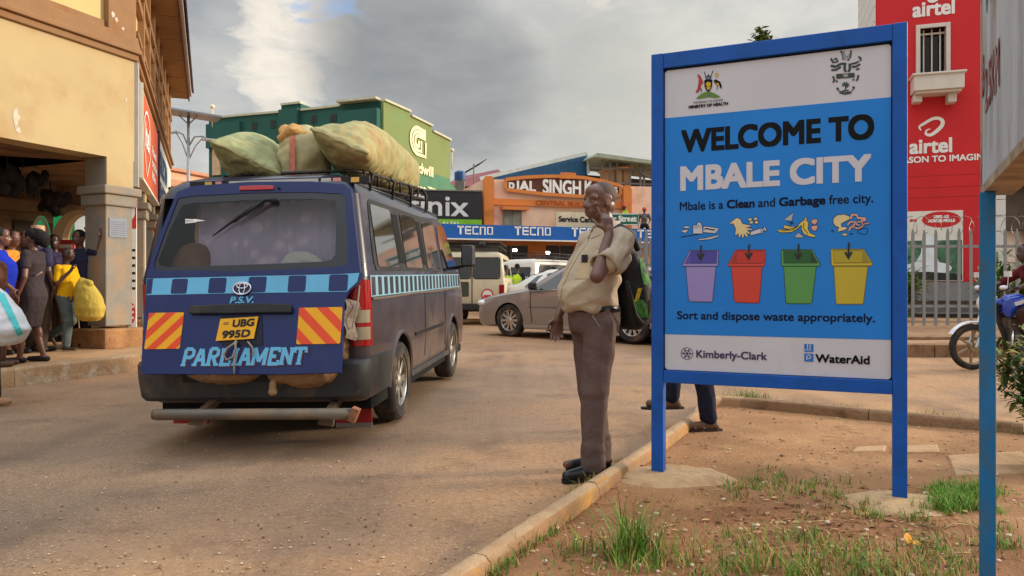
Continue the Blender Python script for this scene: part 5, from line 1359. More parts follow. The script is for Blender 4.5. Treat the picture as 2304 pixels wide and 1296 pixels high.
for k in range(4):
    f = .06 + k * .29; mb = MB(VI)
    for p in (r1 + (r2 - r1) * f, r0 + (r3 - r0) * f):
        s_ = 1 if p is not None and (p - (r0 + (r3 - r0) * f)).length > .1 else -1
        g = VB @ V((s_ * .71, (VB.inverted() @ p).y, 1.885)); mb.tube([p, p * .5 + g * .5 + V((.03 * s_, 0, .05)), g], .013, 6); mb.box(g, (.04, .06, .02))
    mb.build('rack_leg', rackm, rk)
# ------------------------------------------------------------------ sacks
def sack_mat(name, c1, c2):
    return mat(name, c1, .8, var=.14, scale=5, dirt=(c2, .42), dscale=3, bump=.35, bscale=18)
sk1 = sack_mat('woven_green_sack', srgb(156, 158, 112), srgb(120, 110, 72)); sk2 = sack_mat('woven_tan_sack', srgb(176, 166, 124), srgb(160, 110, 66)); seam_m = mat('sack_seam', srgb(150, 140, 98), .9, var=.2)
def sack(name, label, secs, m, seam=True, vox=.017, wr=(.022, (5.5, 5.5, 5.5)), group='filled sacks on the roof rack'):
    """secs: (centre, axis dir, long dir, r_long, r_short)"""
    mb = MB(); rings = []
    for c, ax, lo, a, b in secs:
        c, ax, lo = V(c), V(ax).normalized(), V(lo); lo = (lo - ax * lo.dot(ax)).normalized(); sh = ax.cross(lo)
        rings.append([c + lo * (a * math.cos(q) * (1 + .05 * math.sin(3 * q))) + sh * (b * math.sin(q)) for q in [2 * math.pi * k / 28 for k in range(28)]])
    mb.smooth = True; mb.rings(rings)
    o = blob(mb, name, m, None, vox, 3, wr); tag(o, label, 'sack', group)
    if seam:
        c, ax, lo, a, b = secs[0]; c, ax = V(c), V(ax).normalized(); lo = V(lo); lo = (lo - ax * lo.dot(ax)).normalized(); mb = MB()
        mb.tube([c - ax * (.004) + lo * (a * 1.03 * q) + V((0, 0, .006 * math.sin(q * 9))) for q in [-1 + .1 * k for k in range(21)]], .013, 6); mb.build('seam', seam_m, o)
    return o
def sk_sections(p0, p1, lo, a, b, Y0, Y1, prof):
    out = []
    A, B = P(*p0, Y0), P(*p1, Y1); ax = (B - A)
    for f, ka, kb in prof: out.append((A + ax * f, ax, lo, a * ka, b * kb))
    return out
PROF = [(0, 1.0, .06), (.06, 1.0, .30), (.16, .98, .62), (.32, .95, .92), (.5, .93, 1.0), (.7, .93, 1.0), (.86, .9, .85), (.95, .8, .55), (1, .7, .15)]
e0, e1 = P(485, 322, 5.80), P(622, 390, 5.75)
sack('sack', 'plump pale green sack lying at the left end of the roof rack', sk_sections((553, 356), (590, 366), e1 - e0, (e1 - e0).length / 2, .205, 5.78, 6.9, PROF), sk1)
e0, e1 = P(692, 282, 5.62), P(834, 354, 5.58)
S2 = []
for (x, y, Y), a, b in (((763, 318, 5.60), 1, .05), ((770, 320, 5.70), 1, .32), ((782, 326, 5.9), .98, .66), ((800, 334, 6.2), .95, .95), ((826, 347, 6.6), .90, 1.0), ((848, 360, 7.0), .84, .98), ((872, 375, 7.4), .78, .95), ((893, 390, 7.8), .76, .95), ((908, 397, 8.1), .72, .8), ((915, 400, 8.25), .55, .3)):
    S2.append((P(x, y, Y), V((.30, 1, -.22)), e1 - e0, (e1 - e0).length / 2 * a, .235 * b))
sack('sack', 'biggest long sack on the right of the roof rack, green end and tan side', S2, sack_mat('woven_green_tan_sack', srgb(160, 156, 108), srgb(168, 122, 78)))
c = P(682, 372, 6.15); S3 = [(c + V((0, 0, -.30 + .0)), (0, 0, 1), (1, 0, 0), .17, .15), (c + V((0, 0, -.2)), (0, 0, 1), (1, 0, 0), .20, .19), (c, (0, 0, 1), (1, 0, 0), .195, .2), (c + V((0, 0, .12)), (0, 0, 1), (1, 0, 0), .17, .17), (c + V((0, 0, .2)), (0, 0, 1), (1, 0, 0), .10, .12), (c + V((0, 0, .25)), (0, 0, 1), (1, 0, 0), .06, .06)]
S3 = [(p + V((0, 0, .06)), a, b, r, s) for p, a, b, r, s in S3]
mid = sack('sack', 'upright tan sack with a faded red stripe between the two larger sacks', S3, sk2, seam=False, vox=.018)
mb = MB()
for k in range(6): x0, z0_ = P(676 + 1.0 * (k % 2), 330 + k * 11, 5.945).x, P(676, 330 + k * 11, 5.93).z
mb.smooth = True; rr_ = []
for k in range(10): zz = c.z + .06 - .26 + .40 * k / 9; yy = c.y - .225 + .05 * max(0, (zz - c.z - .06) * 4) ** 2; rr_.append([(c.x - .045 + .004 * math.sin(k * 3), yy, zz), (c.x + .0 + .004 * math.sin(k * 3), yy - .004, zz)])
for q, r in zip(rr_, rr_[1:]): mb.poly([q[0], q[1], r[1], r[0]])
mb.build('red_stripe', mat('faded_red_stripe', srgb(190, 116, 96), .85, var=.3, scale=20), mid)
mb = MB(); cb = P(668, 304, 6.1)
for k in range(7): a = k * .45; mb.tube([cb + V((-.12 + .02 * math.sin(k), -.06 + .02 * k, -.05 + .02 * k)), cb + V((-.02, -.10 + .02 * k, .055 - .012 * abs(k - 3))), cb + V((.10, -.06 + .02 * k, -.02 + .012 * k))], .034, 8)
mb.ball(cb + V((0, 0, -.02)), (.12, .11, .07))
o = blob(mb, 'folded_sacking', mat('orange_tan_cloth', srgb(196, 150, 88), .85, var=.3, scale=9, dirt=(srgb(150, 86, 44), .45), dscale=8), None, .012, 2, (.006, (14, 14, 30)))
tag(o, 'crumpled orange and tan folded sacking on top of the upright sack', 'sacking')
# load pushing out under the tailgate
burl = sack_mat('burlap_sack', srgb(150, 116, 82), srgb(96, 70, 50))
def load(label, items, group='sacks bulging out under the tailgate'):
    mb = MB()
    for (x, y, Y), r in items: mb.ball(P(x, y, Y), r, 18, 12)
    o = blob(mb, 'sack', burl, None, .014, 10, (.012, (9, 9, 12))); tag(o, label, 'sack', group); return o
load('tan sack bulging out below the right half of the tailgate', [((695, 828, 5.32), (.25, .17, .135)), ((640, 838, 5.30), (.12, .13, .07)), ((614, 866, 5.17), (.022, .025, .05)), ((612, 884, 5.16), (.035, .03, .028))])
load('browner sack sagging below the left half of the tailgate', [((510, 830, 5.34), (.29, .17, .10))])
load('pale sack showing through the gap beside the right tail light', [((768, 780, 5.42), (.085, .12, .22))])
mb = MB(); c = P(680, 592, 5.445)
mb.loft([(c + V((0, .0, -.12)), .19, .045), (c + V((0, 0, -.03)), .175, .045), (c + V((0, 0, .04)), .13, .04), (c + V((-.01, 0, .075)), .07, .03)], 24)
o = blob(mb, 'sack', mat('white_sack', srgb(206, 206, 196), .8, var=.08, bump=.3), None, .012, 3, (.01, (14, 14, 14))); tag(o, 'white sack behind the rear window glass of the minibus', 'sack')

# ------------------------------------------------------------------ white minibus farther down the street
wpaint = mat('white_van_paint', srgb(214, 206, 192), .4, var=.06, coat=.3, dirt=(srgb(170, 140, 110), .25))
v2, Mb2 = make_van('white minibus with blue checks and white lettering on its rear window', (P(1158, 648, 26).x, 26.0, .17), 40, 0, 0, wpaint, mat('white_bumper', srgb(180, 172, 160), .5), bay=False)
bpy.context.view_layer.update(); I2 = Matrix()
Pb = Plane((0, -.004, 0), (1, 0, 0))
Pg = Plane((0, -.006, 1.2), (1, 0, 0), (0, .23, 1))
mb = MB(); shape(mb, Pg, rrect(-.64, .0, .64, .5, .06), .008); rwn = mb.build('rear_window', darkg, v2); mb = MB(); text(mb, Pg, 'ALLAH YA NGABA', -.6, .03, 1.2, .13, .012, .008); mb.build('lettering', whp, rwn)
mb = MB(); shape(mb, Pb, [(-.7, 1.02), (.7, 1.02), (.7, 1.17), (-.7, 1.17)], .006); b2 = mb.build('checker_band', wpaint, v2); mb = MB()
for k in range(6): shape(mb, Pb, [(-.66 + k * .24, 1.04), (-.54 + k * .24, 1.04), (-.54 + k * .24, 1.15), (-.66 + k * .24, 1.15)], .009)
mb.build('blue_square', mat('blue_square_paint', srgb(44, 108, 178), .45), b2)
mb = MB()
for k in range(22): side_panel(mb, [(.12 + k * .19, .22 + k * .19), (.12 + k * .19, .22 + k * .19)], [1.08, 1.18], .008, 1)
mb.build('blue_square', MATS['blue_square_paint'], v2)
mb = MB(); shape(mb, Pb, [(-.66, .72), (-.36, .72), (-.36, .95), (-.66, .95)], .008); shape(mb, Pb, [(.36, .72), (.66, .72), (.66, .95), (.36, .95)], .008); mb.build('reflective_board', rb_o, v2)
mb = MB()
for q in range(2): z = 2.06 + q * .12; mb.tube([(-.6, .5, z), (.6, .5, z), (.6, 3.2, z), (-.6, 3.2, z), (-.6, .5, z)], .016, 6)
for y in (.5, 1.4, 2.3, 3.2):
    for s in (-.6, .6): mb.tube([(s, y, 1.9), (s, y, 2.2)], .014, 6)
    mb.tube([(-.6, y, 2.06), (.6, y, 2.06)], .012, 6)
mb.build('roof_rack', rackm, v2)

# ------------------------------------------------------------------ cars from lengthwise stations
def car_body(stations, paint, parent, arches, r_arch, zc):
    """stations: (y, z_under, z_belt, z_top, w_low, w_belt, w_top)"""
    mb = MB(); mb.smooth = True; rings = []
    for y, zu, zb, zt, wl_, wb, wt in stations:
        h = [(wl_ * .86, zu), (wl_ * .97, zu + .05), (wl_, zu + (zb - zu) * .45), (wl_ * .995, zu + (zb - zu) * .7), (wb, zb), (wt + (wb - wt) * .10, zt - (zt - zb) * .10 - .004), (wt * .86, zt - .004), (wt * .4, zt + .012)]
        rings.append([V((x, y, z)) for x, z in h] + [V((-x, y, z)) for x, z in reversed(h)])
    mb.rings(rings); o = mb.build('body', [paint, void], parent, auto=42)
    cuts = []
    for y in arches:
        for s in (-1, 1): c = MB(); c.lathe([(r_arch, .5 * s), (r_arch, 1.3 * s)], (0, y, zc), 'x', 36); k = c.build('c', [paint, void], parent); [setattr(p, 'material_index', 1) for p in k.data.polygons]; cuts.append(k)
    bpy.context.view_layer.update(); boolean(o, cuts); o.data.polygons.foreach_set('use_smooth', [True] * len(o.data.polygons)); o.data.set_sharp_from_angle(angle=R(42)); return o
SED = [(0.0, .32, .60, .62, .62, .55, .5), (.06, .22, .66, .72, .76, .72, .62), (.28, .19, .74, .80, .86, .82, .72), (.75, .19, .82, .88, .885, .84, .76), (1.2, .19, .88, .945, .885, .85, .76), (1.36, .19, .90, .99, .885, .855, .74), (1.75, .19, .92, 1.24, .885, .86, .66), (2.15, .19, .935, 1.43, .885, .865, .60), (2.7, .19, .95, 1.475, .885, .868, .585), (3.25, .19, .96, 1.455, .885, .865, .58), (3.75, .2, .97, 1.30, .885, .85, .60), (4.15, .22, .98, 1.06, .88, .83, .68), (4.45, .25, .97, 1.03, .85, .79, .68), (4.65, .30, .88, .95, .76, .72, .6), (4.72, .4, .72, .76, .66, .6, .5)]
def sedan(label, loc, rz, paint, group=None):
    t = thing('saloon_car', label, 'car', loc, rz, group)   # nose at y=0, tail at y=4.7; local -x is the driver's... left side
    car_body(SED, paint, t, (.92, 3.66), .355, .325)
    for y in (.92, 3.66):
        for s in (-1, 1): wheel(t, (s * .775, y, .325), .325, .2, s, 10, mat('bright_alloy', srgb(190, 188, 186), .3, metal=.8, var=.05))
    def st(y):
        for a, b in zip(SED, SED[1:]):
            if a[0] <= y <= b[0]: f = (y - a[0]) / (b[0] - a[0]); return [a[i] + (b[i] - a[i]) * f for i in range(7)]
    def side(y, f, off=.005):
        _, zu, zb, zt, wl_, wb, wt = st(y); z1 = zt - (zt - zb) * .10 - .004; x1 = wt + (wb - wt) * .10
        return V((wb + (x1 - wb) * f + off, y, zb + (z1 - zb) * f + off * .4))
    for s in (1, -1):
        for ya, yb, yc, yd in ((1.50, 2.58, 2.58, 2.18), (2.66, 3.50, 3.38, 2.66), (3.55, 3.95, 3.6, 3.44)):
            mb = MB(); n = 8
            for k in range(n):
                q = []
                for kk, f in ((k, .04), (k + 1, .04), (k + 1, .92), (k, .92)):
                    y = ya + (yb - ya) * kk / n if f < .5 else yd + (yc - yd) * kk / n
                    p = side(min(max(y, 1.37), 4.1), f); q.append((p.x * s, p.y, p.z))
                mb.poly(q)
            mb.build('side_window', darkg, t, fix=True, auto=30)
        mb = MB(); mb.tube([(s * .88, 1.62, .93), (s * .96, 1.60, .96)], .02, 6); mb.box((s * 1.0, 1.6, 1.0), (.2, .1, .15)); mb.build('mirror', blackp, t, bevel=.04)
        mb = MB(); p = [side(y, .0, .006) for y in (1.42, 2.2, 3.0, 3.9)]; mb.tube([(q.x * s, q.y, q.z - .005) for q in p], .012, 6); mb.build('chrome_strip', chrome, t)
        mb = MB(); mb.tube([(s * .893, y, .60) for y in (1.42, 2.6, 3.2)], .004, 4); mb.tube([(s * .86, 2.62, .94), (s * .89, 2.62, .75), (s * .893, 2.62, .3)], .006, 4); mb.tube([(s * .86, 1.45, .90), (s * .89, 1.46, .7), (s * .893, 1.5, .3)], .006, 4); mb.build('door_gap', blackp, t)
        mb = MB(); mb.box((s * .89, 2.35, .82), (.03, .2, .03)); mb.box((s * .89, 3.2, .83), (.03, .2, .03)); mb.build('door_handle', paint, t, bevel=.008)
        mb = MB(); mb.ball((s * .70, .17, .66), (.17, .16, .075), rot=Matrix.Rotation(R(s * -25), 3, 'Z')); mb.build('headlight', mat('clear_lens', srgb(220, 220, 220), .1, coat=1.0, var=.05), t)
        mb = MB(); mb.ball((s * .70, 4.52, .80), (.14, .12, .09)); mb.build('tail_light', redl, t)
        mb = MB(); mb.box((s * .86, 2.3, .21), (.07, 2.0, .08)); mb.build('sill', paint, t, bevel=.02)
    mb = MB()
    for y0, y1 in ((1.40, 2.12), (3.38, 4.10)):
        n = 6
        for k in range(n):
            q = []
            for f, sx in ((k / n, -1), (k / n, 1), ((k + 1) / n, 1), ((k + 1) / n, -1)):
                y = y0 + (y1 - y0) * f; a = st(y); q.append((sx * a[6] * .86, y, a[3] + .012))
            mb.poly(q)
    mb.build('windscreen', darkg, t, fix=True, auto=30)
    mb = MB(); mb.box((0, .02, .5), (.9, .04, .14)); mb.build('grille', blackp, t, bevel=.01); return t
silver = mat('silver_mauve_paint', srgb(142, 132, 126), .32, metal=.2, var=.06, coat=.6, dirt=(srgb(150, 122, 104), .25))
phi = R(38)        # heading turned away from the picture plane
d_ = V((-math.cos(phi), math.sin(phi), 0))          # towards the nose
fr = V((P(1151, 648, 15.0).x, 15.0, 0)); left_n = V((-d_.y, d_.x, 0)) * 1
side_n = V((-math.sin(phi), -math.cos(phi), 0))      # visible flank normal
nose = fr + d_ * .92 - side_n * .775
sedan('silver grey saloon car turning in front of the white minibus, half hidden by the man', (nose.x, nose.y, .175), math.atan2(-d_.y, -d_.x) - math.pi / 2, silver)
sedan('white saloon car parked in front of the far grey fence, right of the man', (P(1500, 648, 21).x, 21, .18), R(88), wpaint)

# ------------------------------------------------------------------ cream off-road car seen from behind
cream_p = mat('cream_car_paint', srgb(214, 200, 168), .45, var=.06, coat=.3, dirt=(srgb(170, 140, 104), .3))
X0 = P(1062, 648, 19.5).x
t = thing('off_road_car', 'boxy cream off-road car seen from behind with black roof rack and red sticker', 'car', (X0, 19.5, .18), R(-4))
mb = MB(); mb.smooth = True
rings = []
for z, w_, y0, y1, r in ((.45, .80, .02, 4.5, .06), (.5, .84, 0, 4.55, .07), (.95, .85, 0, 4.55, .08), (1.1, .85, .0, 4.5, .08), (1.16, .84, .01, 3.1, .08), (1.3, .83, .02, 2.9, .08), (1.78, .78, .05, 2.6, .08), (1.86, .74, .08, 2.5, .1), (1.9, .66, .15, 2.4, .12)):
    o = []
    for cx, cy, a in ((w_ - r, y0 + r, -90), (w_ - r, y1 - r, 0), (-w_ + r, y1 - r, 90), (-w_ + r, y0 + r, 180)): o += [V((cx + r * math.cos(R(a + 18 * k)), cy + r * math.sin(R(a + 18 * k)), z)) for k in range(6)]
    rings.append(o)
mb.rings(rings); body = mb.build('body', [cream_p, void], t, auto=40); cuts = []
for y in (.95, 3.7):
    for s in (-1, 1): c = MB(); c.lathe([(.47, .45 * s), (.47, 1.2 * s)], (0, y, .40), 'x', 32); k = c.build('c', [cream_p, void], t); [setattr(p, 'material_index', 1) for p in k.data.polygons]; cuts.append(k)
bpy.context.view_layer.update(); boolean(body, cuts); body.data.polygons.foreach_set('use_smooth', [True] * len(body.data.polygons)); body.data.set_sharp_from_angle(angle=R(40))
for y in (.95, 3.7):
    for s in (-1, 1): wheel(t, (s * .72, y, .39), .39, .24, s, 6)
Pl = Plane((0, -.004, 0), (1, 0, 0)); Pu = Plane((0, .018, 1.2), (1, 0, 0), (0, .06, 1))
for x0, x1 in ((-.70, -.06), (.06, .70)):
    mb = MB(); shape(mb, Pu, rrect(x0, .02, x1, .52, .05), .012); w_ = mb.build('rear_window', darkg, t); mb = MB(); line(mb, Pu, rrect(x0 - .02, 0, x1 + .02, .54, .06), .03, .010, True); mb.build('window_seal', blackp, w_)
mb = MB(); mb.bx(-.012, .012, -.012, 0, .55, 1.75); mb.build('door_gap', blackp, t)
mb = MB(); shape(mb, Pl, rrect(-.75, .74, -.08, 1.12, .03), .012); mb.build('door_patch', mat('dark_green_patch', srgb(70, 76, 58), .4), t)  # dark green-grey patch on the left half of the rear
mb = MB(); shape(mb, Pl, ell(.40, .78, .16, .16), .010); sp_ = mb.build('round_sticker', mat('sticker_red', srgb(196, 50, 60), .5), t); mb = MB(); shape(mb, Pl, ell(.40, .78, .125, .125), .014); mb.build('sticker_ground', whp, sp_)
mb = MB(); shape(mb, Pl, [(.29, .71), (.51, .71), (.49, .78), (.31, .78)], .018); mb.build('sticker_band', MATS['sticker_red'], sp_)
for s in (1, -1): mb = MB(); mb.box((s * .77, .0, .88), (.13, .06, .34)); mb.build('tail_light', redl, t, bevel=.015)
mb = MB(); mb.bx(-.86, .86, -.12, .08, .40, .56); mb.build('rear_bumper', mat('dark_bumper', srgb(48, 46, 44), .6), t, bevel=.02)
mb = MB(); mb.box((.5, -.124, .5), (.3, .01, .06)); mb.build('reflector', redl, t)
for s in (1, -1):
    mb = MB()
    for y0, y1 in ((.2, 1.2), (1.28, 2.35)):
        q = [(s * (.843 - .104 * (z - 1.2)), y, z) for y, z in ((y0, 1.24), (y1, 1.24), (y1, 1.72), (y0, 1.72))]; mb.poly(q if s > 0 else q[::-1])
    mb.build('side_window', darkg, t)
mb = MB()
for z in (2.02, 2.14): mb.tube([(-.72, .1, z), (.72, .1, z), (.72, 2.3, z), (-.72, 2.3, z), (-.72, .1, z)], .018, 6)
for k in range(8): mb.bx(-.72, .72, .14 + k * .3, .24 + k * .3, 2.0, 2.03)
mb.bx(-.7, .7, .12, .2, 2.0, 2.13)
for s in (-.7, .7):
    for y in (.2, 1.2, 2.2): mb.bar((s, y, 1.84), (s, y, 2.14), .035)
mb.build('roof_rack', rackm, t)
mb = MB(); mb.ball((.25, .05, 2.08), (.1, .06, .08)); mb.build('work_lamp', blackp, t)

# ------------------------------------------------------------------ motorcycle
bx0 = P(2187, 648, 9.75).x
bike = thing('motorcycle', 'blue and white motorcycle riding along the right-hand road', 'motorcycle', (bx0, 9.75, gz(9.75)), 0)
def bwheel(x):
    t = bpy.data.objects.new('wheel', None); COL.objects.link(t); t.parent = bike; t.location = (x, 0, .295)
    mb = MB(); mb.smooth = True; mb.lathe([(.225, -.035), (.25, -.045), (.28, -.035), (.295, -.012), (.295, .012), (.28, .035), (.25, .045), (.225, .035)], (0, 0, 0), 'y', 40, False); mb.build('tyre', rubber, t, auto=60)
    mb = MB(); mb.lathe([(.222, -.03), (.23, -.034), (.232, .034), (.222, .03), (.210, .02), (.210, -.02), (.222, -.03)], (0, 0, 0), 'y', 40, False)
    for k in range(6): a = k * math.pi / 3 + .3; mb.bar((.03 * math.cos(a), 0, .03 * math.sin(a)), (.215 * math.cos(a + .15), 0, .215 * math.sin(a + .15)), .03, .022)
    mb.lathe([(.05, -.05), (.055, -.03), (.055, .03), (.05, .05)], (0, 0, 0), 'y', 20); mb.build('rim', mat('bronze_alloy', srgb(150, 132, 104), .4, metal=.6), t, auto=35)
bwheel(0); bwheel(1.27)
wf_ = mat('white_fairing', srgb(216, 216, 218), .35, coat=.4); bl_ = mat('blue_tank', srgb(24, 62, 168), .25, coat=.8, var=.08)
mb = MB(); rings = []
for k in range(14): a = R(150 - k * 11); rings.append([V((.325 * math.cos(a) * r, y, .295 + .325 * math.sin(a) * r)) for r, y in ((1, -.055), (1.04, -.02), (1.04, .02), (1, .055), (.985, .05), (.985, -.05))])
mb.rings(rings); mb.build('front_mudguard', wf_, bike, auto=50)
mb = MB()
for s in (-.08, .08): mb.tube([(0, s, .295), (.20, s, .80), (.26, s, .95)], [.022, .024, .02], 10)
mb.build('fork', chrome, bike)
mb = MB(); mb.ball((.17, 0, .86), (.10, .10, .12)); mb.ball((.21, 0, .98), (.07, .12, .07)); mb.build('headlamp_cowl', wf_, bike)
mb = MB(); mb.tube([(.36, -.36, 1.06), (.30, -.28, 1.05), (.27, -.08, 1.0), (.27, .08, 1.0), (.30, .28, 1.05), (.36, .36, 1.06)], .014, 8); hb = mb.build('handlebar', blackp, bike)
mb = MB()
for s in (-1, 1): mb.tube([(.30, s * .24, 1.05), (.27, s * .30, 1.20)], .006, 5); mb.box((.26, s * .31, 1.23), (.03, .11, .07)); mb.ball((.24, s * .26, 1.06), (.05, .04, .03))
mb.build('mirror', wf_, hb)
mb = MB(); mb.loft([((.36, 0, .84), .02, .05, Matrix.Rotation(R(90), 3, 'Y')), ((.42, 0, .86), .11, .11, Matrix.Rotation(R(90), 3, 'Y')), ((.58, 0, .87), .12, .13, Matrix.Rotation(R(90), 3, 'Y')), ((.72, 0, .84), .09, .10, Matrix.Rotation(R(90), 3, 'Y')), ((.78, 0, .82), .05, .06, Matrix.Rotation(R(90), 3, 'Y'))], 20)
mb.ball((.40, -.12, .80), (.10, .03, .13)); mb.ball((.40, .12, .80), (.10, .03, .13)); tk = blob(mb, 'tank', bl_, bike, .015, 3)
mb = MB(); mb.prism([(.42, -.132, .86), (.62, -.132, .92), (.56, -.132, .85), (.46, -.132, .82)], (0, -.006, 0)); mb.build('decal', wf_, tk)
mb = MB(); mb.loft([((.70, 0, .83), .06, .09, Matrix.Rotation(R(90), 3, 'Y')), ((1.0, 0, .82), .06, .13, Matrix.Rotation(R(90), 3, 'Y')), ((1.45, 0, .88), .05, .11, Matrix.Rotation(R(90), 3, 'Y'))], 16); mb.build('seat', blackp, bike)
mb = MB(); mb.box((.58, 0, .42), (.28, .2, .26)); mb.lathe([(.085, -.13), (.085, .13)], (.55, 0, .40), 'y', 20); mb.box((.50, 0, .60), (.14, .14, .16)); mb.build('engine', mat('engine_metal', srgb(110, 96, 84), .5, metal=.5, var=.3), bike, bevel=.02)
mb = MB(); mb.bar((.24, 0, .90), (.46, 0, .34), .05); mb.bar((.3, 0, .82), (.9, 0, .78), .05); mb.bar((.9, 0, .78), (.74, 0, .34), .05); mb.bar((.74, .1, .36), (1.27, .1, .30), .04); mb.bar((.74, -.1, .36), (1.27, -.1, .30), .04); mb.bar((.9, 0, .78), (1.4, 0, .82), .05); mb.bar((.5, 0, .30), (.8, 0, .30), .04); mb.bar((1.27, .11, .3), (1.08, .11, .76), .03); mb.bar((1.27, -.11, .3), (1.08, -.11, .76), .03); mb.bar((.62, -.3, .3), (.62, .3, .3), .025); mb.build('frame', blackp, bike)
mb = MB(); mb.tube([(.46, -.12, .52), (.42, -.13, .32), (.7, -.14, .27), (1.1, -.15, .30), (1.55, -.16, .40)], [.02, .02, .025, .045, .045], 10); mb.build('exhaust', chrome, bike)
mb = MB(); mb.bx(1.1, 1.55, -.06, .06, .62, .66); mb.ball((1.5, 0, .78), (.05, .06, .05)); mb.build('rear_mudguard', blackp, bike)
# ================================================================== THE WELCOME SIGN
fl, frr = P(1475, 648, 4.44), P(2023, 648, 3.91)
Sg = Plane((fl.x, fl.y, 0), (frr.x - fl.x, frr.y - fl.y, 0))
sblue = mat('sign_frame_blue', srgb(0, 84, 174), .45, var=.10, scale=3, coat=.05, dirt=(srgb(16, 62, 124), .35), dscale=5)
sign = thing('welcome_sign', 'big blue framed welcome sign on two posts with white and blue printed panel', 'sign')
ul0, ul1 = Sg.uv(1465, 600)[0], Sg.uv(1492, 600)[0]; ur0, ur1 = Sg.uv(2008, 600)[0], Sg.uv(2042, 600)[0]
vt1 = (Sg.uv(1467, 122)[1] + Sg.uv(2042, 48)[1]) / 2; vt0 = (Sg.uv(1494, 150)[1] + Sg.uv(2008, 94)[1]) / 2
vb1 = (Sg.uv(1492, 833)[1] + Sg.uv(2006, 857)[1]) / 2; vb0 = (Sg.uv(1492, 862)[1] + Sg.uv(2006, 887)[1]) / 2
D = -.075
for a0, a1 in ((ul0, ul1), (ur0, ur1)):
    mb = MB(); Sg.slab(mb, a0, .0, a1, vt1, D, 0); mb.build('post', sblue, sign, bevel=.005)
mb = MB(); Sg.slab(mb, ul1 + .0005, vt0, ur0 - .0005, vt1 - .0015, D + .002, -.002); mb.build('top_rail', sblue, sign, bevel=.004)
mb = MB(); Sg.slab(mb, ul1 + .0005, vb0, ur0 - .0005, vb1, D + .002, -.002); mb.build('bottom_rail', sblue, sign, bevel=.004)
REC = -.022
mb = MB(); Sg.slab(mb, ul1, vb1, ur0, vt0, D + .01, REC - .004); mb.build('backing', mat('sign_gap_shadow', (.006, .007, .012), .7), sign)  # near-black backing paints the shadow round the recessed panel
pwht = mat('panel_white', srgb(204, 204, 212), .35, var=.04, coat=.15, scale=2, dirt=(srgb(186, 176, 168), .2), dscale=3); pblu = mat('panel_blue', srgb(8, 126, 216), .28, var=.07, coat=.2, scale=1.2, dirt=(srgb(16, 124, 220), .3), spec=.5)
va = (Sg.uv(1493, 262)[1] + Sg.uv(2007, 219)[1]) / 2; vc = (Sg.uv(1493, 750)[1] + Sg.uv(2006, 768)[1]) / 2
x0, x1, y0, y1 = ul1 + .006, ur0 - .006, vb1 + .004, vt0 - .012
mb = MB(); wallprism(mb, Sg, rrect(x0, y0, x1, y1, .018), REC - .003, REC); panel = mb.build('panel', pwht, sign)
h = REC + .0012
mb = MB(); shape(mb, Sg, [(x0, vc), (x1, vc), (x1, va), (x0, va)], h); mb.build('blue_field', pblu, panel)
pk = mat('sign_black', srgb(12, 13, 17), .4, spec=.25, var=.05); pw = mat('sign_white', srgb(206, 205, 214), .35, coat=.1, var=.03)
h1 = REC + .0024
mb = MB(); tpx(mb, Sg, 'WELCOME TO', 1531, 343, 1967, 291, h1, .0062); mb.build('lettering', pk, panel)
mb = MB(); tpx(mb, Sg, 'MBALE CITY', 1529, 429, 1961, 373, h1, .0070); mb.build('lettering', pw, panel)
mb = MB(); vbase = Sg.uv(1528, 473)[1]; vtop = Sg.uv(1528, 454)[1]
for s_, xa, xb, bo in (('Mbale is a', 1528, 1626, .0008), ('Clean', 1634, 1697, .0022), ('and', 1705, 1743, .0008), ('Garbage', 1752, 1857, .0022), ('free city.', 1865, 1965, .0008)):
    a0 = Sg.uv(xa, 465)[0]; a1 = Sg.uv(xb, 465)[0]; k = .0 
    text(mb, Sg, s_, a0, vbase, a1 - a0, (vtop - vbase) * (1.0), h1, bo)
a0 = Sg.uv(1522, 715)[0]; a1 = Sg.uv(1969, 715)[0]; vbase = Sg.uv(1522, 718)[1]; text(mb, Sg, 'Sort and dispose waste appropriately.', a0, vbase, a1 - a0, Sg.uv(1522, 700)[1] - vbase, h1, .0012)
mb.build('lettering', mat('sign_navy', srgb(8, 16, 44), .4, spec=.25), panel)
mb = MB(); tpx(mb, Sg, 'Kimberly-Clark', 1565, 805, 1725, 788, h1, .0014); u, v_ = Sg.uv(1544, 796); line(mb, Sg, ell(u, v_, .034, .034), .0035, h1, True)
for a in range(0, 180, 60): c_, s_ = math.cos(R(a)), math.sin(R(a)); line(mb, Sg, [(u - .026 * c_, v_ - .026 * s_), (u + .026 * c_, v_ + .026 * s_)], .004, h1 + a * 1e-6)
for k in range(6): a = R(30 + 60 * k); line(mb, Sg, ell(u + .030 * math.cos(a), v_ + .030 * math.sin(a), .013, .013, 12, math.degrees(a) + 110, math.degrees(a) + 250), .0028, h1 + .0002)
mb.build('lettering', mat('sign_violet', srgb(58, 46, 92), .3, coat=.4), panel)
mb = MB(); tpx(mb, Sg, 'WaterAid', 1834, 816, 1957, 797, h1, .0019); mb.build('lettering', pk, panel)
mb = MB(); a0, b0 = Sg.uv(1809, 792); a1, b1 = Sg.uv(1830, 775); shape(mb, Sg, [(a0, b0), (a1, b0), (a1, b1), (a0, b1)], h1); a0, c0 = Sg.uv(1809, 814); _, c1 = Sg.uv(1809, 796); shape(mb, Sg, [(a0, c0), (a1, c0), (a1, c1), (a0, c1)], h1)
mk = mb.build('mark', mat('sign_logo_blue', srgb(22, 110, 196), .3, coat=.4), panel)
mb = MB(); w_ = a1 - a0
for q in (.36, .64): line(mb, Sg, [(a0 + w_ * q, b0 + (b1 - b0) * .35), (a0 + w_ * q, b1)], w_ * .09, h1 + .0006)
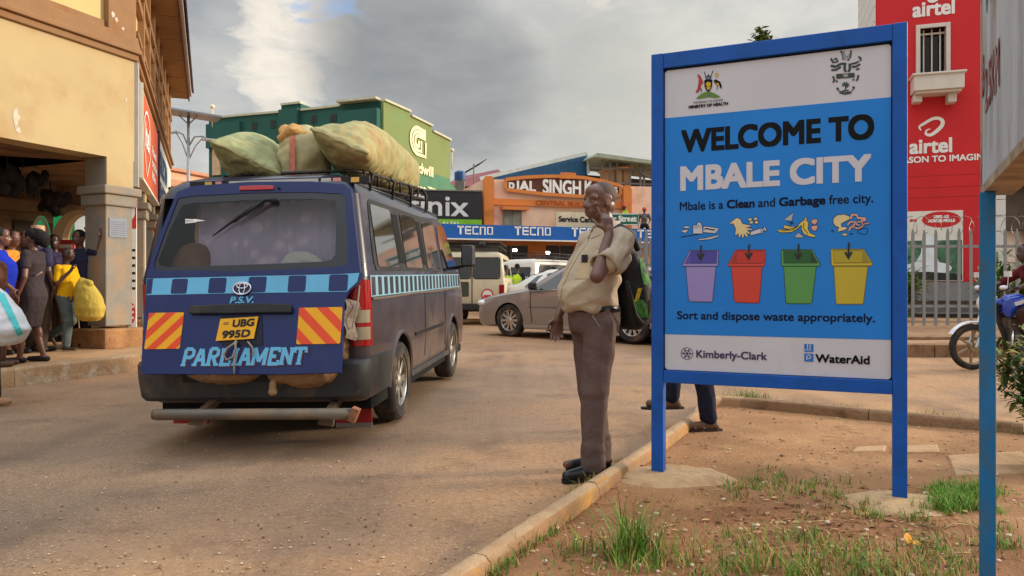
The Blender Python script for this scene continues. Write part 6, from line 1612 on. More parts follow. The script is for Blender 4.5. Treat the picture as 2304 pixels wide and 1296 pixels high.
line(mb, Sg, [(a0, b0 + (b1 - b0) * .25), (a0 + w_ * .75, b0 + (b1 - b0) * .25)], w_ * .07, h1 + .0007)
line(mb, Sg, ell(a0 + w_ * .48, c0 + (c1 - c0) * .6, w_ * .2, w_ * .2), w_ * .09, h1 + .0006, True); line(mb, Sg, [(a0 + w_ * .28, c0 + (c1 - c0) * .6), (a0 + w_ * .28, c0 + (c1 - c0) * .2)], w_ * .09, h1 + .0007)
mb.build('mark_white', pwht, mk)
mb = MB(); tpx(mb, Sg, 'MINISTRY OF HEALTH', 1548, 243, 1637, 236, h1, .0012); mb.build('lettering', pk, panel)
mb = MB(); tpx(mb, Sg, 'THE REPUBLIC OF UGANDA', 1558, 232, 1626, 227, h1, .0002); mb.build('lettering', mat('sign_grey', srgb(120, 116, 122), .4), panel)
def spx(z): return [Sg.uv(1460 + x / 2.945, 40 + y / 2.945) for x, y in z]
red_e, grn_e, yel_e = mat('emblem_red', srgb(170, 58, 44), .3), mat('emblem_green', srgb(96, 130, 44), .3), mat('emblem_yellow', srgb(212, 168, 50), .3)
mb = MB(); shape(mb, Sg, spx([(362, 410), (375, 402), (405, 400), (417, 408), (414, 450), (400, 478), (388, 486), (374, 474), (364, 446)]), h1)
for l in ([(362, 350), (378, 400)], [(420, 344), (402, 400)], [(372, 398), (372, 384), (408, 382), (408, 398)], [(318, 490), (330, 470)], [(345, 488), (340, 460)], [(440, 400), (430, 420), (450, 440), (448, 470)]): line(mb, Sg, spx(l), .004, h1 + .0002)
line(mb, Sg, spx([(385, 378), (395, 376)]), .012, h1 + .0003)
shape(mb, Sg, spx([(424, 408), (445, 404), (470, 420), (480, 450), (474, 468), (462, 440), (436, 428)]), h1 + .0001); em = mb.build('emblem', pk, panel)
mb = MB(); shape(mb, Sg, spx([(316, 368), (330, 372), (338, 380), (352, 412), (356, 430), (344, 436), (336, 470), (322, 490), (304, 490), (318, 462), (324, 430), (326, 400)]), h1 + .0004); mb.build('antelope', red_e, em)
mb = MB(); shape(mb, Sg, spx([(306, 532), (340, 500), (372, 486), (404, 484), (440, 500), (472, 518), (440, 526), (390, 520), (340, 530)]), h1 + .0005); mb.build('mound', grn_e, em)
mb = MB(); shape(mb, Sg, spx(ell(390, 434, 17, 15, 16)), h1 + .0006); shape(mb, Sg, spx([(376, 452), (406, 450), (398, 470), (384, 472)]), h1 + .0006); line(mb, Sg, spx(ell(446, 372, 10, 12, 12)), .006, h1 + .0007, True)
shape(mb, Sg, spx([(440, 424), (458, 428), (464, 446), (450, 440)]), h1 + .0008); mb.build('drum', yel_e, em)
mb = MB()
for l in ([(372, 398), (408, 396)], [(372, 390), (408, 388)], [(376, 518), (392, 500), (408, 516)], [(384, 520), (394, 508), (404, 518)]): line(mb, Sg, spx(l), .003, h1 + .001)
mb.build('wave', mat('emblem_blue', srgb(70, 100, 150), .3), em)
# right crest: mantled helmet, banner, palm
mb = MB(); ct = mat('crest_dark_green', srgb(54, 66, 60), .35)
for l, wd in (([(1270, 210), (1285, 240), (1288, 270)], .010), ([(1290, 212), (1300, 262)], .006), ([(1340, 208), (1335, 250), (1318, 278)], .010), ([(1296, 262), (1312, 250), (1330, 262)], .006),
              ([(1205, 262), (1222, 290), (1252, 282), (1240, 262), (1226, 270)], .013), ([(1204, 310), (1236, 318), (1268, 300), (1290, 296)], .016), ([(1208, 340), (1240, 338), (1272, 318)], .013), ([(1388, 250), (1405, 262), (1400, 280)], .012), ([(1390, 282), (1372, 292), (1340, 300)], .012), ([(1400, 300), (1372, 316), (1345, 318)], .014), ([(1396, 330), (1372, 336)], .012),
              ([(1300, 290), (1296, 330), (1304, 352)], .016), ([(1330, 296), (1332, 330), (1322, 352)], .016), ([(1218, 380), (1228, 400), (1222, 424)], .012), ([(1388, 372), (1384, 396), (1374, 412)], .012), ([(1238, 408), (1250, 420)], .010), ([(1348, 408), (1362, 400)], .010),
              ([(1244, 462), (1262, 480), (1300, 490), (1340, 484), (1364, 456)], .006), ([(1262, 490), (1300, 500), (1342, 490)], .009)): line(mb, Sg, spx(l), wd * .8, h1)
shape(mb, Sg, spx([(1240, 366), (1362, 358), (1364, 388), (1242, 398)]), h1 + .0003)
for a in range(-60, 241, 43): c_, s_ = math.cos(R(a)), math.sin(R(a)); line(mb, Sg, spx([(1303, 438), (1303 + 26 * c_, 438 - 20 * s_)]), .006, h1 + .0004 + a * 1e-7)
line(mb, Sg, spx([(1303, 438), (1304, 476)]), .006, h1 + .0005); line(mb, Sg, spx([(1280, 478), (1326, 476)]), .007, h1 + .0006)
for c_ in ((1250, 464), (1356, 456)): shape(mb, Sg, spx(ell(*c_, 9, 9, 12)), h1 + .0002)
cr = mb.build('crest', ct, panel)
mb = MB(); shape(mb, Sg, spx(ell(1303, 376, 18, 12, 16)), h1 + .0009); shape(mb, Sg, spx([(1282, 226), (1296, 222), (1308, 252), (1300, 276), (1288, 262)]), h1 + .0008); shape(mb, Sg, spx([(1316, 240), (1332, 226), (1328, 262), (1312, 276)]), h1 + .0008)
mb.build('crest_light', mat('crest_pale', srgb(150, 152, 150), .35), cr)
# bins and waste
def zpx(z): return [Sg.uv(1480 + x / 4.267, 470 + y / 4.267) for x, y in z]
def filled(parent, name, pts, m, ol=.004, hh=h1, olm=pk):
    q = zpx(pts); mb = MB(); shape(mb, Sg, q, hh); o = mb.build(name, m, parent)
    mb = MB(); line(mb, Sg, q, ol, hh + .0004, True); mb.build('outline', olm, o); return o
def pm(n, *c): return mat(n, srgb(*c), .28, coat=.4, var=.04)
bins = [('purple_bin', (150, 136, 196), (70, 66, 160), (84, 78, 172), [(262, 552), (550, 552), (545, 640), (522, 880), (508, 895), (305, 890), (288, 872)], [(228, 535), (298, 397), (578, 397), (574, 535), (568, 550), (236, 550)], [(250, 522), (310, 406), (566, 406), (558, 522)], [(310, 406), (310, 440), (312, 522)], 405, 350, 490, (40, 36, 100)),
        ('red_bin', (206, 62, 44), (196, 46, 36), (160, 44, 36), [(702, 552), (1000, 552), (972, 890), (955, 905), (745, 897), (728, 880)], [(668, 535), (742, 392), (1034, 392), (1022, 540), (1014, 550), (676, 550)], [(690, 522), (752, 402), (1022, 402), (1008, 522)], [(752, 402), (752, 440), (755, 522)], 868, 340, 484, (110, 24, 20)),
        ('green_bin', (84, 150, 76), (30, 92, 40), (30, 60, 34), [(1206, 552), (1520, 552), (1478, 895), (1462, 910), (1240, 910), (1226, 895)], [(1182, 540), (1184, 390), (1480, 390), (1560, 530), (1552, 548), (1190, 548)], [(1206, 520), (1200, 400), (1470, 400), (1538, 518)], [(1470, 400), (1466, 440), (1466, 520)], 1346, 334, 488, (20, 70, 30)),
        ('yellow_bin', (192, 172, 44), (176, 160, 34), (150, 136, 34), [(1690, 552), (2018, 552), (1975, 900), (1960, 915), (1722, 915), (1708, 900)], [(1664, 530), (1662, 384), (1976, 384), (2062, 526), (2052, 546), (1672, 546)], [(1690, 518), (1680, 394), (1966, 394), (2040, 514)], [(1966, 394), (1962, 440), (1962, 514)], 1830, 320, 476, (110, 100, 20))]
for nm, cb, ci, cs_, body, rim, inn_, fold, ax, ay0, ay1, oc in bins:
    om = pm(nm + '_edge', *oc); b = filled(panel, nm, body, pm(nm + '_face', *cb), .004, h1, om)
    r_ = filled(b, 'rim', rim, pm(nm + '_rim', *[min(255, int(x * 1.05)) for x in cb]), .0045, h1 + .0006, om)
    filled(b, 'opening', inn_, pm(nm + '_inside', *ci), .0035, h1 + .0012, om)
    side_ = [fold[0], fold[2], (inn_[0] if fold[0][0] < (rim[0][0] + rim[2][0]) / 2 else inn_[3])]; mb = MB(); shape(mb, Sg, zpx(side_), h1 + .0018); mb.build('inner_side', pm(nm + '_side', *cs_), b)
    mb = MB(); line(mb, Sg, zpx([(ax + 4, ay0), (ax, ay1 - 10)]), .010, h1 + .0024); line(mb, Sg, zpx([(ax - 30, ay1 - 62), (ax, ay1), (ax + 32, ay1 - 66)]), .013, h1 + .0026); mb.build('arrow', pm(nm + '_arrow', 24, 22, 26), b)
crm, wht_, bnn, pnk, gry_ = pm('icon_cream', 226, 206, 150), pm('icon_white', 206, 206, 214), pm('icon_banana', 226, 200, 88), pm('icon_pink', 226, 168, 150), pm('icon_grey', 176, 180, 190)
ic = filled(panel, 'sharps_picture', [(332, 165), (345, 150), (360, 160), (378, 128), (400, 124), (420, 160), (426, 236), (332, 236)], wht_, .003)
for p_ in ([(430, 168), (470, 165), (582, 184), (545, 234), (430, 222)], [(370, 286), (440, 280), (578, 248), (580, 264), (500, 290), (400, 300)], [(215, 215), (250, 195), (288, 198), (262, 230)], [(232, 182), (262, 160), (305, 168), (290, 184)]): filled(ic, 'shard', p_, wht_, .003)
mb = MB(); line(mb, Sg, zpx([(440, 192), (470, 186), (500, 196), (545, 200)]), .007, h1 + .001); line(mb, Sg, zpx([(214, 268), (412, 236)]), .004, h1 + .0012); line(mb, Sg, zpx([(345, 172), (366, 182), (384, 150), (402, 180)]), .003, h1 + .0014); mb.build('ink', pk, ic)
ic = filled(panel, 'glove_picture', [(684, 132), (752, 80), (790, 96), (810, 140), (880, 152), (888, 168), (840, 176), (905, 188), (900, 202), (850, 200), (890, 236), (880, 248), (845, 222), (862, 262), (850, 272), (822, 236), (822, 272), (806, 276), (798, 238), (785, 270), (770, 268), (768, 230), (750, 252), (736, 246), (742, 190), (720, 138), (694, 142)], crm, .003)
filled(ic, 'syringe', [(868, 250), (892, 214), (980, 184), (996, 226), (905, 250)], wht_, .003); filled(ic, 'plunger', [(980, 180), (990, 176), (1000, 194), (1016, 190), (1012, 172), (1026, 170), (1044, 206), (1032, 212), (1020, 202), (1004, 208), (1008, 236), (998, 236)], wht_, .003)
for cx_, cy_ in ((882, 98), (936, 92), (894, 126), (944, 126)): filled(ic, 'tablet', ell(cx_, cy_, 20, 15, 12), crm, .0028)
ic = filled(panel, 'food_waste_picture', [(1140, 206), (1170, 194), (1250, 196), (1330, 170), (1374, 120), (1404, 104), (1410, 76), (1426, 76), (1428, 108), (1446, 130), (1440, 190), (1462, 230), (1510, 250), (1510, 272), (1450, 262), (1400, 240), (1376, 196), (1380, 150), (1340, 190), (1280, 222), (1180, 226)], bnn, .003)
filled(ic, 'peel', [(1210, 150), (1270, 168), (1310, 160), (1300, 184), (1250, 192), (1206, 182)], bnn, .003); filled(ic, 'fish_tail', [(1205, 100), (1300, 30), (1282, 116)], gry_, .003); filled(ic, 'shard', [(1306, 270), (1346, 222), (1404, 268), (1360, 276)], gry_, .003)
for p_ in ([(1466, 118), (1480, 98), (1524, 94), (1536, 118), (1510, 150), (1486, 142)], [(1466, 178), (1480, 158), (1526, 154), (1536, 178), (1512, 212), (1482, 200)]): filled(ic, 'eggshell', p_, pnk, .003)
mb = MB()
for l in ([(1240, 118), (1280, 140)], [(1268, 110), (1300, 140)], [(1300, 118), (1268, 152)], [(1400, 130), (1396, 180), (1440, 240)], [(1180, 208), (1290, 200), (1350, 160)]): line(mb, Sg, zpx(l), .003, h1 + .0012)
mb.build('ink', pk, ic)
ic = filled(panel, 'tissue_picture', [(1682, 130), (1684, 90), (1720, 56), (1790, 48), (1838, 66), (1850, 92), (1800, 118), (1760, 140), (1764, 170), (1804, 168), (1820, 190), (1780, 206), (1730, 218), (1728, 190), (1740, 176), (1700, 160)], crm, .003)
for k, l in enumerate(([(1850, 92), (1866, 52), (1910, 54), (1920, 84), (1990, 88), (1994, 104), (1950, 112)], [(1822, 150), (1850, 120), (1900, 126), (1880, 160), (1850, 176), (1836, 206)], [(1880, 176), (1930, 186), (1970, 160), (1960, 124), (1920, 120), (1906, 146), (1940, 156)], [(1960, 150), (2030, 130)])):
    q = zpx(l); mb = MB(); line(mb, Sg, q, .016 - .002 * k, h1 + .0008 + k * .0006); o = mb.build('outline', pk, ic); mb = MB(); line(mb, Sg, q, .011 - .002 * k, h1 + .0011 + k * .0006); mb.build('coil', pnk, o)
filled(ic, 'blot', [(1765, 248), (1780, 230), (1824, 234), (1820, 250), (1790, 258)], crm, .003)
mb = MB(); line(mb, Sg, zpx([(1920, 210), (1960, 186), (2006, 180), (2018, 206), (2000, 242), (1950, 236), (1920, 226)]), .003, h1, True); line(mb, Sg, zpx(ell(1678, 210, 10, 8, 10)), .003, h1, True); line(mb, Sg, zpx(ell(1858, 238, 12, 7, 10)), .003, h1, True); mb.build('ink', mat('sign_navy', (0, 0, 0)), ic)
# concrete footings
foot_m = mat('footing_concrete', srgb(190, 156, 116), .95, var=.14, scale=5, dirt=(srgb(140, 98, 64), .5), dscale=4, bump=.5, bscale=40)
for f, r, lab in ((FOOT[0], (.46, .34), 'lumpy concrete footing round the left post of the welcome sign, beside the kerb'), (FOOT[1], (.36, .30), 'lumpy concrete footing round the right post of the welcome sign, beside bright grass')):
    mb = MB(); mb.smooth = True; rings = []
    for k, (s_, z) in enumerate(((1.1, -.06), (1.03, .0), (.93, .045), (.78, .078), (.55, .098), (.3, .108), (.05, .11))):
        rings.append([V((f.x + r[0] * s_ * math.cos(a) * (1 + .22 * noise.noise(V((math.cos(a) * 1.6 + f.x * 3, math.sin(a) * 1.6, 0)))) + (.06 if f is FOOT[0] else 0), f.y + r[1] * s_ * math.sin(a) * (1 + .22 * noise.noise(V((math.cos(a) * 1.6, math.sin(a) * 1.6 + f.x * 5, 3)))) - .03, dirt_z(f.x, f.y) - .080 + z + .016 * noise.noise(V((math.cos(a) * 2 * s_, math.sin(a) * 2 * s_, k * .2 + f.x)) * 1.8))) for a in [2 * math.pi * q / 40 for q in range(40)]])
    mb.rings(rings); tag(mb.build('concrete_footing', foot_m), lab, 'footing')

# ================================================================== weathered board on the blue pole
pole_c = V((1.775, 2.84, 0)); pd = V((-.42, -.83, 0)).normalized()
t = thing('roadside_board', 'weathered white double sided board on a scuffed turquoise blue pole at the right edge', 'sign')
pm_ = mat('pole_blue', srgb(10, 104, 158), .5, var=.12, scale=4, coat=.1, dirt=(srgb(64, 92, 100), .5), dscale=9, stretch=(3, 3, 1))
mb = MB(); mb.box((pole_c.x + .012, pole_c.y, .72), (.052, .052, 1.56), Matrix.Rotation(R(-29), 3, 'Z')); mb.build('pole', pm_, t, bevel=.004)
Wp = Plane(pole_c + V((.03, .05, 0)) - pd * .06, pd); zb = 1.535
wm_ = mat('weathered_white', srgb(176, 182, 186), .65, var=.14, scale=2.6, dirt=(srgb(128, 106, 86), .5), dscale=1.7, bump=.15, stretch=(2.2, 2.2, .7))
sgn = 1
mb = MB(); Wp.slab(mb, 0, zb, 1.9, zb + 1.7, -.10, 0); bo = mb.build('panel', wm_, t, bevel=.006)
edge_m = mat('rusty_edge', srgb(168, 150, 124), .8, var=.2, dirt=(srgb(96, 70, 50), .5), dscale=7)
mb = MB(); Wp.slab(mb, -.03, zb - .03, -.002, zb + 1.73, -.104, .004); Wp.slab(mb, -.03, zb - .034, 1.95, zb - .002, -.104, .004); mb.build('frame', edge_m, bo, bevel=.003)
mb = MB(); text(mb, Wp, '2.5KM', .12, zb + .26, .44, .16, .003, .004); text(mb, Wp, 'B', .02, zb + .34, .07, .16, .003, .004); mb.build('lettering', mat('faded_red_print', srgb(140, 52, 46), .6, dirt=(srgb(190, 180, 170), .5), dscale=12), bo)
mb = MB(); text(mb, Wp, 'WATER', .10, zb + .62, .9, .36, .003, .006); text(mb, Wp, 'HOTEL', .30, zb + 1.1, 1.0, .3, .003, .006); mb.build('lettering', mat('faded_blue_print', srgb(84, 108, 140), .6, dirt=(srgb(186, 184, 180), .6), dscale=9), bo)

# ================================================================== street name plate
t = thing('street_name_sign', 'small green street name plate with white lettering on a thin pole behind the man', 'sign')
Ns = Plane((P(1340, 648, 18).x, 18, 0), (1, 0, 0)); a0, b0 = Ns.uv(1342, 507); a1, b1 = Ns.uv(1438, 480)
mb = MB(); Ns.slab(mb, a0, b0, a1, b1, -.03, 0); nb_ = mb.build('plate', mat('plate_green', srgb(20, 104, 88), .45, var=.06), t, bevel=.004)
mb = MB(); line(mb, Ns, [(a0 + .015, b0 + .015), (a1 - .015, b0 + .015), (a1 - .015, b1 - .015), (a0 + .015, b1 - .015)], .022, .002, True); tpx(mb, Ns, 'Public Street', 1348, 499, 1433, 485, .003, .008); mb.build('lettering', whp, nb_)
mb = MB(); pq = Ns.at((a0 + a1) / 2 - .12, 0, -.06); mb.tube([(pq.x, pq.y, .17), (pq.x, pq.y, b1 + .02)], .03, 8); mb.build('pole', galv, t)

# ================================================================== plants
leafA, leafB, leafC = mat('leaf_green', srgb(98, 124, 50), .5, var=.3, scale=9), mat('leaf_dark', srgb(66, 88, 40), .5, var=.3, scale=9), mat('leaf_yellowish', srgb(172, 152, 62), .5, var=.3, scale=9)
stem_m = mat('stem_brown', srgb(108, 80, 56), .85, var=.2)
def leaf(mb, p, d, up, L, W):
    d = d.normalized(); s = d.cross(up)
    s = s.normalized() if s.length > 1e-4 else V((1, 0, 0)); u = s.cross(d); a = p + d * L * .35 + s * W * .5 - u * L * .02; b = p + d * L * .35 - s * W * .5 - u * L * .02; m = p + d * L * .4 - u * W * .12
    c = p + d * L * .75 + s * W * .36 - u * L * .10; e = p + d * L * .75 - s * W * .36 - u * L * .10; tip = p + d * L - u * L * .22; m2 = p + d * L * .75 - u * L * .13
    i = mb.pts([p, a, c, tip, e, b, m, m2])
    for f in ((0, 1, 6), (1, 2, 7, 6), (2, 3, 7), (0, 6, 5), (6, 7, 4, 5), (7, 3, 4)): mb.face([i + k for k in f])
def bush(name, label, base, size, nstem, nleaf, L, W, mats=(leafA, leafB, leafC), seed=1, droop=.3, cat='shrub', spread=1.0):
    rnd = random.Random(seed); t = thing(name, label, cat, base); sb = MB(); lb_ = MB(); lb_.smooth = True
    for k in range(nstem):
        a = rnd.uniform(0, 6.28); e = rnd.uniform(.3, 1.0); tip = V((size[0] * math.cos(a) * e * spread, size[1] * math.sin(a) * e * spread, size[2] * rnd.uniform(.55, 1.0) * (1.1 - .45 * e)))
        mid = tip * .5 + V((0, 0, size[2] * .12)); sb.tube([V((tip.x * .25, tip.y * .25, -.02)), mid, tip], [.006 * size[2] + .002, .005, .002], 5)
        for q in range(nleaf):
            f = rnd.uniform(.32, 1.03) if cat == 'shrub' else rnd.uniform(.1, 1.03); p = (mid * (2 * f) if f < .5 else mid + (tip - mid) * (2 * f - 1)); p = p + V((rnd.gauss(0, .05), rnd.gauss(0, .05), rnd.gauss(0, .05))) * size[0]
            d = V((rnd.gauss(0, 1), rnd.gauss(0, 1), rnd.gauss(.25 - droop, .6))) + p.normalized() * .7
            lb_.cur = rnd.choices((0, 1, 2), (5, 4, 3 if p.z > size[2] * .65 else .6))[0]; l_ = L * rnd.uniform(.6, 1.15); leaf(lb_, p, d, V((0, 0, 1)), l_, W * l_ / L)
    lb_.build('foliage', list(mats), t); sb.build('stem', stem_m, t); return t
bp = P(2425, 648, 4.65)
bush('leafy_shrub', 'leafy green shrub with yellowish tips beside the turquoise pole at the right edge', (bp.x, 4.65, .0), (.52, .46, 1.12), 84, 56, .085, .032, seed=4)
bush('leafy_shrub', 'low sprawling end of the shrub with bare twigs near the road edge', (bp.x - .02, 4.5, .02), (.48, .34, .85), 40, 40, .07, .026, seed=9)
for k, (px_, Y, sz, lab) in enumerate(((2272, 15.4, (.7, .6, 1.5), 'strappy green bush behind the palisade fence, right of the pole'), (2330, 15.6, (.8, .6, 1.6), 'taller strappy bush behind the fence at the right edge'), (2020, 15.6, (.5, .4, 1.5), 'green bush behind the fence, mostly hidden by the blue framed sign'))):
    bush('green_bush', label=lab, base=(P(px_, 648, Y).x, Y, .46), size=sz, nstem=26, nleaf=26, L=.34, W=.05, seed=20 + k, mats=(mat('bush_light', srgb(96, 132, 44), .5, var=.3), leafB, leafA), cat='bush')
# tree whose tip shows above the sign
tb = P(1715, 648, 24); tt = thing('tree', 'thin tree whose leafy tip just clears the top of the welcome sign', 'tree', (tb.x, 24, .18)); topz = P(1715, 72, 24).z - .18
rnd = random.Random(3); mb = MB(); mb.tube([(0, 0, -.1), (.05, 0, topz * .5), (0, 0, topz)], [.16, .10, .012], 8); tk = mb.build('trunk', stem_m, tt); lb_ = MB(); sb = MB()
for k in range(60):
    z = topz * (.35 + .65 * (k / 60) ** .8); r_ = 1.35 * (1 - (z / topz)) ** .75 + .10; a = k * 2.4 + rnd.uniform(-.4, .4); tip = V((r_ * math.cos(a), r_ * math.sin(a), z + .10)); sb.tube([(0, 0, z), tip], [.02, .006], 5)
    for q in range(34): f = rnd.uniform(.25, 1.05); p = V((0, 0, z)) + (tip - V((0, 0, z))) * f + V((rnd.gauss(0, .09), rnd.gauss(0, .09), rnd.gauss(0, .08))); lb_.cur = rnd.choice((0, 0, 1)); leaf(lb_, p, V((rnd.gauss(0, 1), rnd.gauss(0, 1), rnd.gauss(.2, .5))), V((0, 0, 1)), .22, .10)
lb_.build('crown', [leafA, leafB], tt); sb.build('limb', stem_m, tt)

# ================================================================== grass, litter, stones
gA, gB, gD = mat('grass_green', srgb(92, 124, 46), .6, var=.3, scale=8), mat('grass_bright', srgb(110, 152, 40), .6, var=.25, scale=8), mat('grass_dry', srgb(184, 150, 92), .8, var=.25, scale=8)
rnd = random.Random(11); gb = MB(); gb.smooth = True
def blade(x, y, z, hgt, wd, az, lean, m):
    gb.cur = m; d = V((math.cos(az), math.sin(az), 0)); s = V((-d.y, d.x, 0)); pr = None
    for k in range(4):
        f = k / 3; p = V((x, y, z)) + V((0, 0, hgt * (f - .35 * lean * f * f))) + d * (hgt * lean * f * f); w_ = wd * (1 - f) * .5 + .0004
        i = gb.pts([p - s * w_, p + s * w_])
        if pr is not None: gb.face((pr, pr + 1, i + 1, i))
        pr = i
def tuft(px_, py_, n, spread, hgt, mix=(6, 3, 2), z=None, wd=.006, ex=1.0):
    c = G(px_, py_, .0)
    for _ in range(n):
        x, y = c.x + rnd.gauss(0, spread * ex), c.y + rnd.gauss(0, spread)
        zz = (dirt_z(x, y) if inmed(x, y) else gz(y)) - .004 if z is None else z
        blade(x, y, zz, hgt * rnd.uniform(.35, 1.1), wd * rnd.uniform(.6, 1.2), rnd.uniform(0, 6.28), rnd.uniform(.15, .9), rnd.choices((0, 1, 2), mix)[0])
tuft(1425, 1262, 150, .045, .26, (7, 3, 1), wd=.008); tuft(1400, 1275, 90, .05, .2)
for k in range(170): x_ = rnd.choice((1330, 1480, 1620, 1700, 1860, 2000, 2120)) + rnd.gauss(0, 62); tuft(x_, rnd.triangular(1215, 1340, 1310), rnd.choice((6, 12, 26)), .045, rnd.choice((.03, .05, .07, .13)) * rnd.uniform(.8, 1.2), (5, 3, 3.2))
for k in range(46):
    f = rnd.random(); tuft(1072 + 190 * f + rnd.uniform(0, 40), 1300 - 150 * f + rnd.uniform(-4, 14), 22, .028, rnd.uniform(.04, .10), (5, 2, 1.5))
for x, y in ((1310, 1105), (1330, 1090), (1345, 1085), (1290, 1118)): tuft(x, y, 36, .025, .08, (1, 1, 5))
tuft(1405, 1040, 70, .035, .06, (4, 2, 2), ex=1.5)
for k in range(64): tuft(rnd.gauss(2150, 42), rnd.uniform(1108, 1165), 34, .028, rnd.uniform(.05, .11), (3, 8, .6))
for k in range(60): tuft(rnd.uniform(1630, 1910), rnd.gauss(1108, 14), 15, .03, rnd.uniform(.03, .07), (5, 3, 3))
for x, y, n in ((1690, 905, 130), (1660, 908, 80), (1780, 925, 60), (1890, 938, 130), (2090, 956, 150), (2110, 952, 110), (2210, 972, 60), (2275, 982, 120), (1760, 930, 40), (1960, 950, 50)): tuft(x, y, n, .055, .11, (5, 2, 2), ex=1.7)
for x, y in ((1950, 1150), (2065, 1180), (1960, 1175), (2240, 1200), (2260, 1240)): tuft(x, y, 80, .04, .07, (4, 2, 3))
for k in range(230): tuft(rnd.uniform(1250, 2290), rnd.triangular(1060, 1310, 1270), 7, .045, rnd.uniform(.015, .045), (3, 1, 4), wd=.007)
o = gb.build('grass', [gA, gB, gD]); tag(o, kind='stuff')
lt_ = MB()
def flat_leaf(c, L, W, az, m):
    lt_.cur = m; d = V((math.cos(az), math.sin(az), rnd.uniform(-.2, .35))); leaf(lt_, c + V((0, 0, .008)), d, V((rnd.uniform(-.3, .3), rnd.uniform(-.3, .3), 1)), L, W)
for k in range(420):
    px_, py_ = (rnd.uniform(1250, 2300), rnd.uniform(900, 1290)) if rnd.random() < .45 else (rnd.gauss(1870, 130), rnd.gauss(1185, 30))
    c = G(px_, min(1330, max(890, py_)), 0)
    if inmed(c.x, c.y): c.z = dirt_z(c.x, c.y); flat_leaf(c, rnd.uniform(.015, .055), rnd.uniform(.008, .026), rnd.uniform(0, 6.28), rnd.choice((0, 0, 1, 2)))
for k in range(150):
    px_, py_ = rnd.uniform(1250, 2300), rnd.uniform(930, 1290); c = G(px_, py_, 0)
    if not inmed(c.x, c.y): continue
    c.z = dirt_z(c.x, c.y) + .004; a = rnd.uniform(0, 6.28); L = rnd.uniform(.04, .22); lt_.cur = rnd.choice((0, 1, 3)); lt_.tube([c, c + V((math.cos(a) * L * .5, math.sin(a) * L * .5, .006)), c + V((math.cos(a + .4) * L, math.sin(a + .4) * L, .002))], .0018, 4)
o = lt_.build('leaf_litter', [mat('dry_leaf', srgb(138, 96, 60), .8, var=.3, scale=10), mat('pale_leaf', srgb(190, 150, 104), .8, var=.2, scale=10), mat('dark_leaf', srgb(84, 56, 38), .8, var=.3, scale=10), mat('straw', srgb(200, 172, 120), .8)]); tag(o, kind='stuff')
pb = MB(); pb.smooth = True
for k in range(1500):
    if k < 800: px_, py_ = rnd.uniform(1180, 2304), rnd.uniform(890, 1330)
    else: px_, py_ = rnd.uniform(0, 1300), rnd.triangular(860, 1330, 1330)
    c = G(px_, py_, 0); md = inmed(c.x, c.y)
    if k < 800 and not md: continue
    if k >= 800 and (md or inmed(c.x - .1, c.y)): continue
    s_ = rnd.uniform(.003, .011) * (1.5 if md and rnd.random() < .1 else 1) * (.55 if not md else 1); pb.cur = rnd.choice((0, 1, 2)); pb.ball((c.x, c.y, (dirt_z(c.x, c.y) if md else gz(c.y)) + s_ * .2), (s_ * rnd.uniform(.8, 1.5), s_ * rnd.uniform(.8, 1.5), s_ * .6), 6, 4)
o = pb.build('gravel', [mat('pebble_tan', srgb(178, 146, 112), .9, var=.2), mat('pebble_brown', srgb(132, 94, 66), .9, var=.2), mat('pebble_pale', srgb(206, 186, 160), .9)]); tag(o, kind='stuff')
c = G(2043, 1242, .0); mb = MB(); c.z = dirt_z(c.x, c.y) + .012; leaf(mb, c, V((.3, .4, .5)), V((.2, -1, .6)), .055, .045); leaf(mb, c + V((.02, 0, 0)), V((.8, .1, .2)), V((0, -.5, 1)), .04, .03)
tag(mb.build('fallen_leaf', mat('orange_leaf', srgb(224, 150, 40), .7, var=.2, scale=30)), 'bright orange yellow fallen leaf on the dirt in the foreground', 'leaf')
slab_m = mat('sunken_slab', srgb(186, 150, 112), .95, var=.12, scale=3, dirt=(srgb(150, 110, 76), .5), dscale=4, bump=.4)
for k, q in enumerate((((2130, 1030), (2300, 1022), (2330, 1068), (2150, 1078)), ((1925, 1012), (1995, 1008), (1990, 1022), (1915, 1024)), ((2010, 1010), (2110, 1008), (2115, 1024), (2006, 1024)))):
    mb = MB(); pp = [G(x, y, .006) for x, y in q]; mb.prism([V((p.x, p.y, dirt_z(p.x, p.y) - .03)) for p in pp], (0, 0, .040)); o = mb.build('paving_slab', slab_m, bevel=.012); tag(o, ('wide pale sunken paving slab in the dirt left of the turquoise pole', 'small pale sunken slab in the dirt behind the sign, left one', 'small pale sunken slab behind the sign next to the right post')[k], 'paving slab')
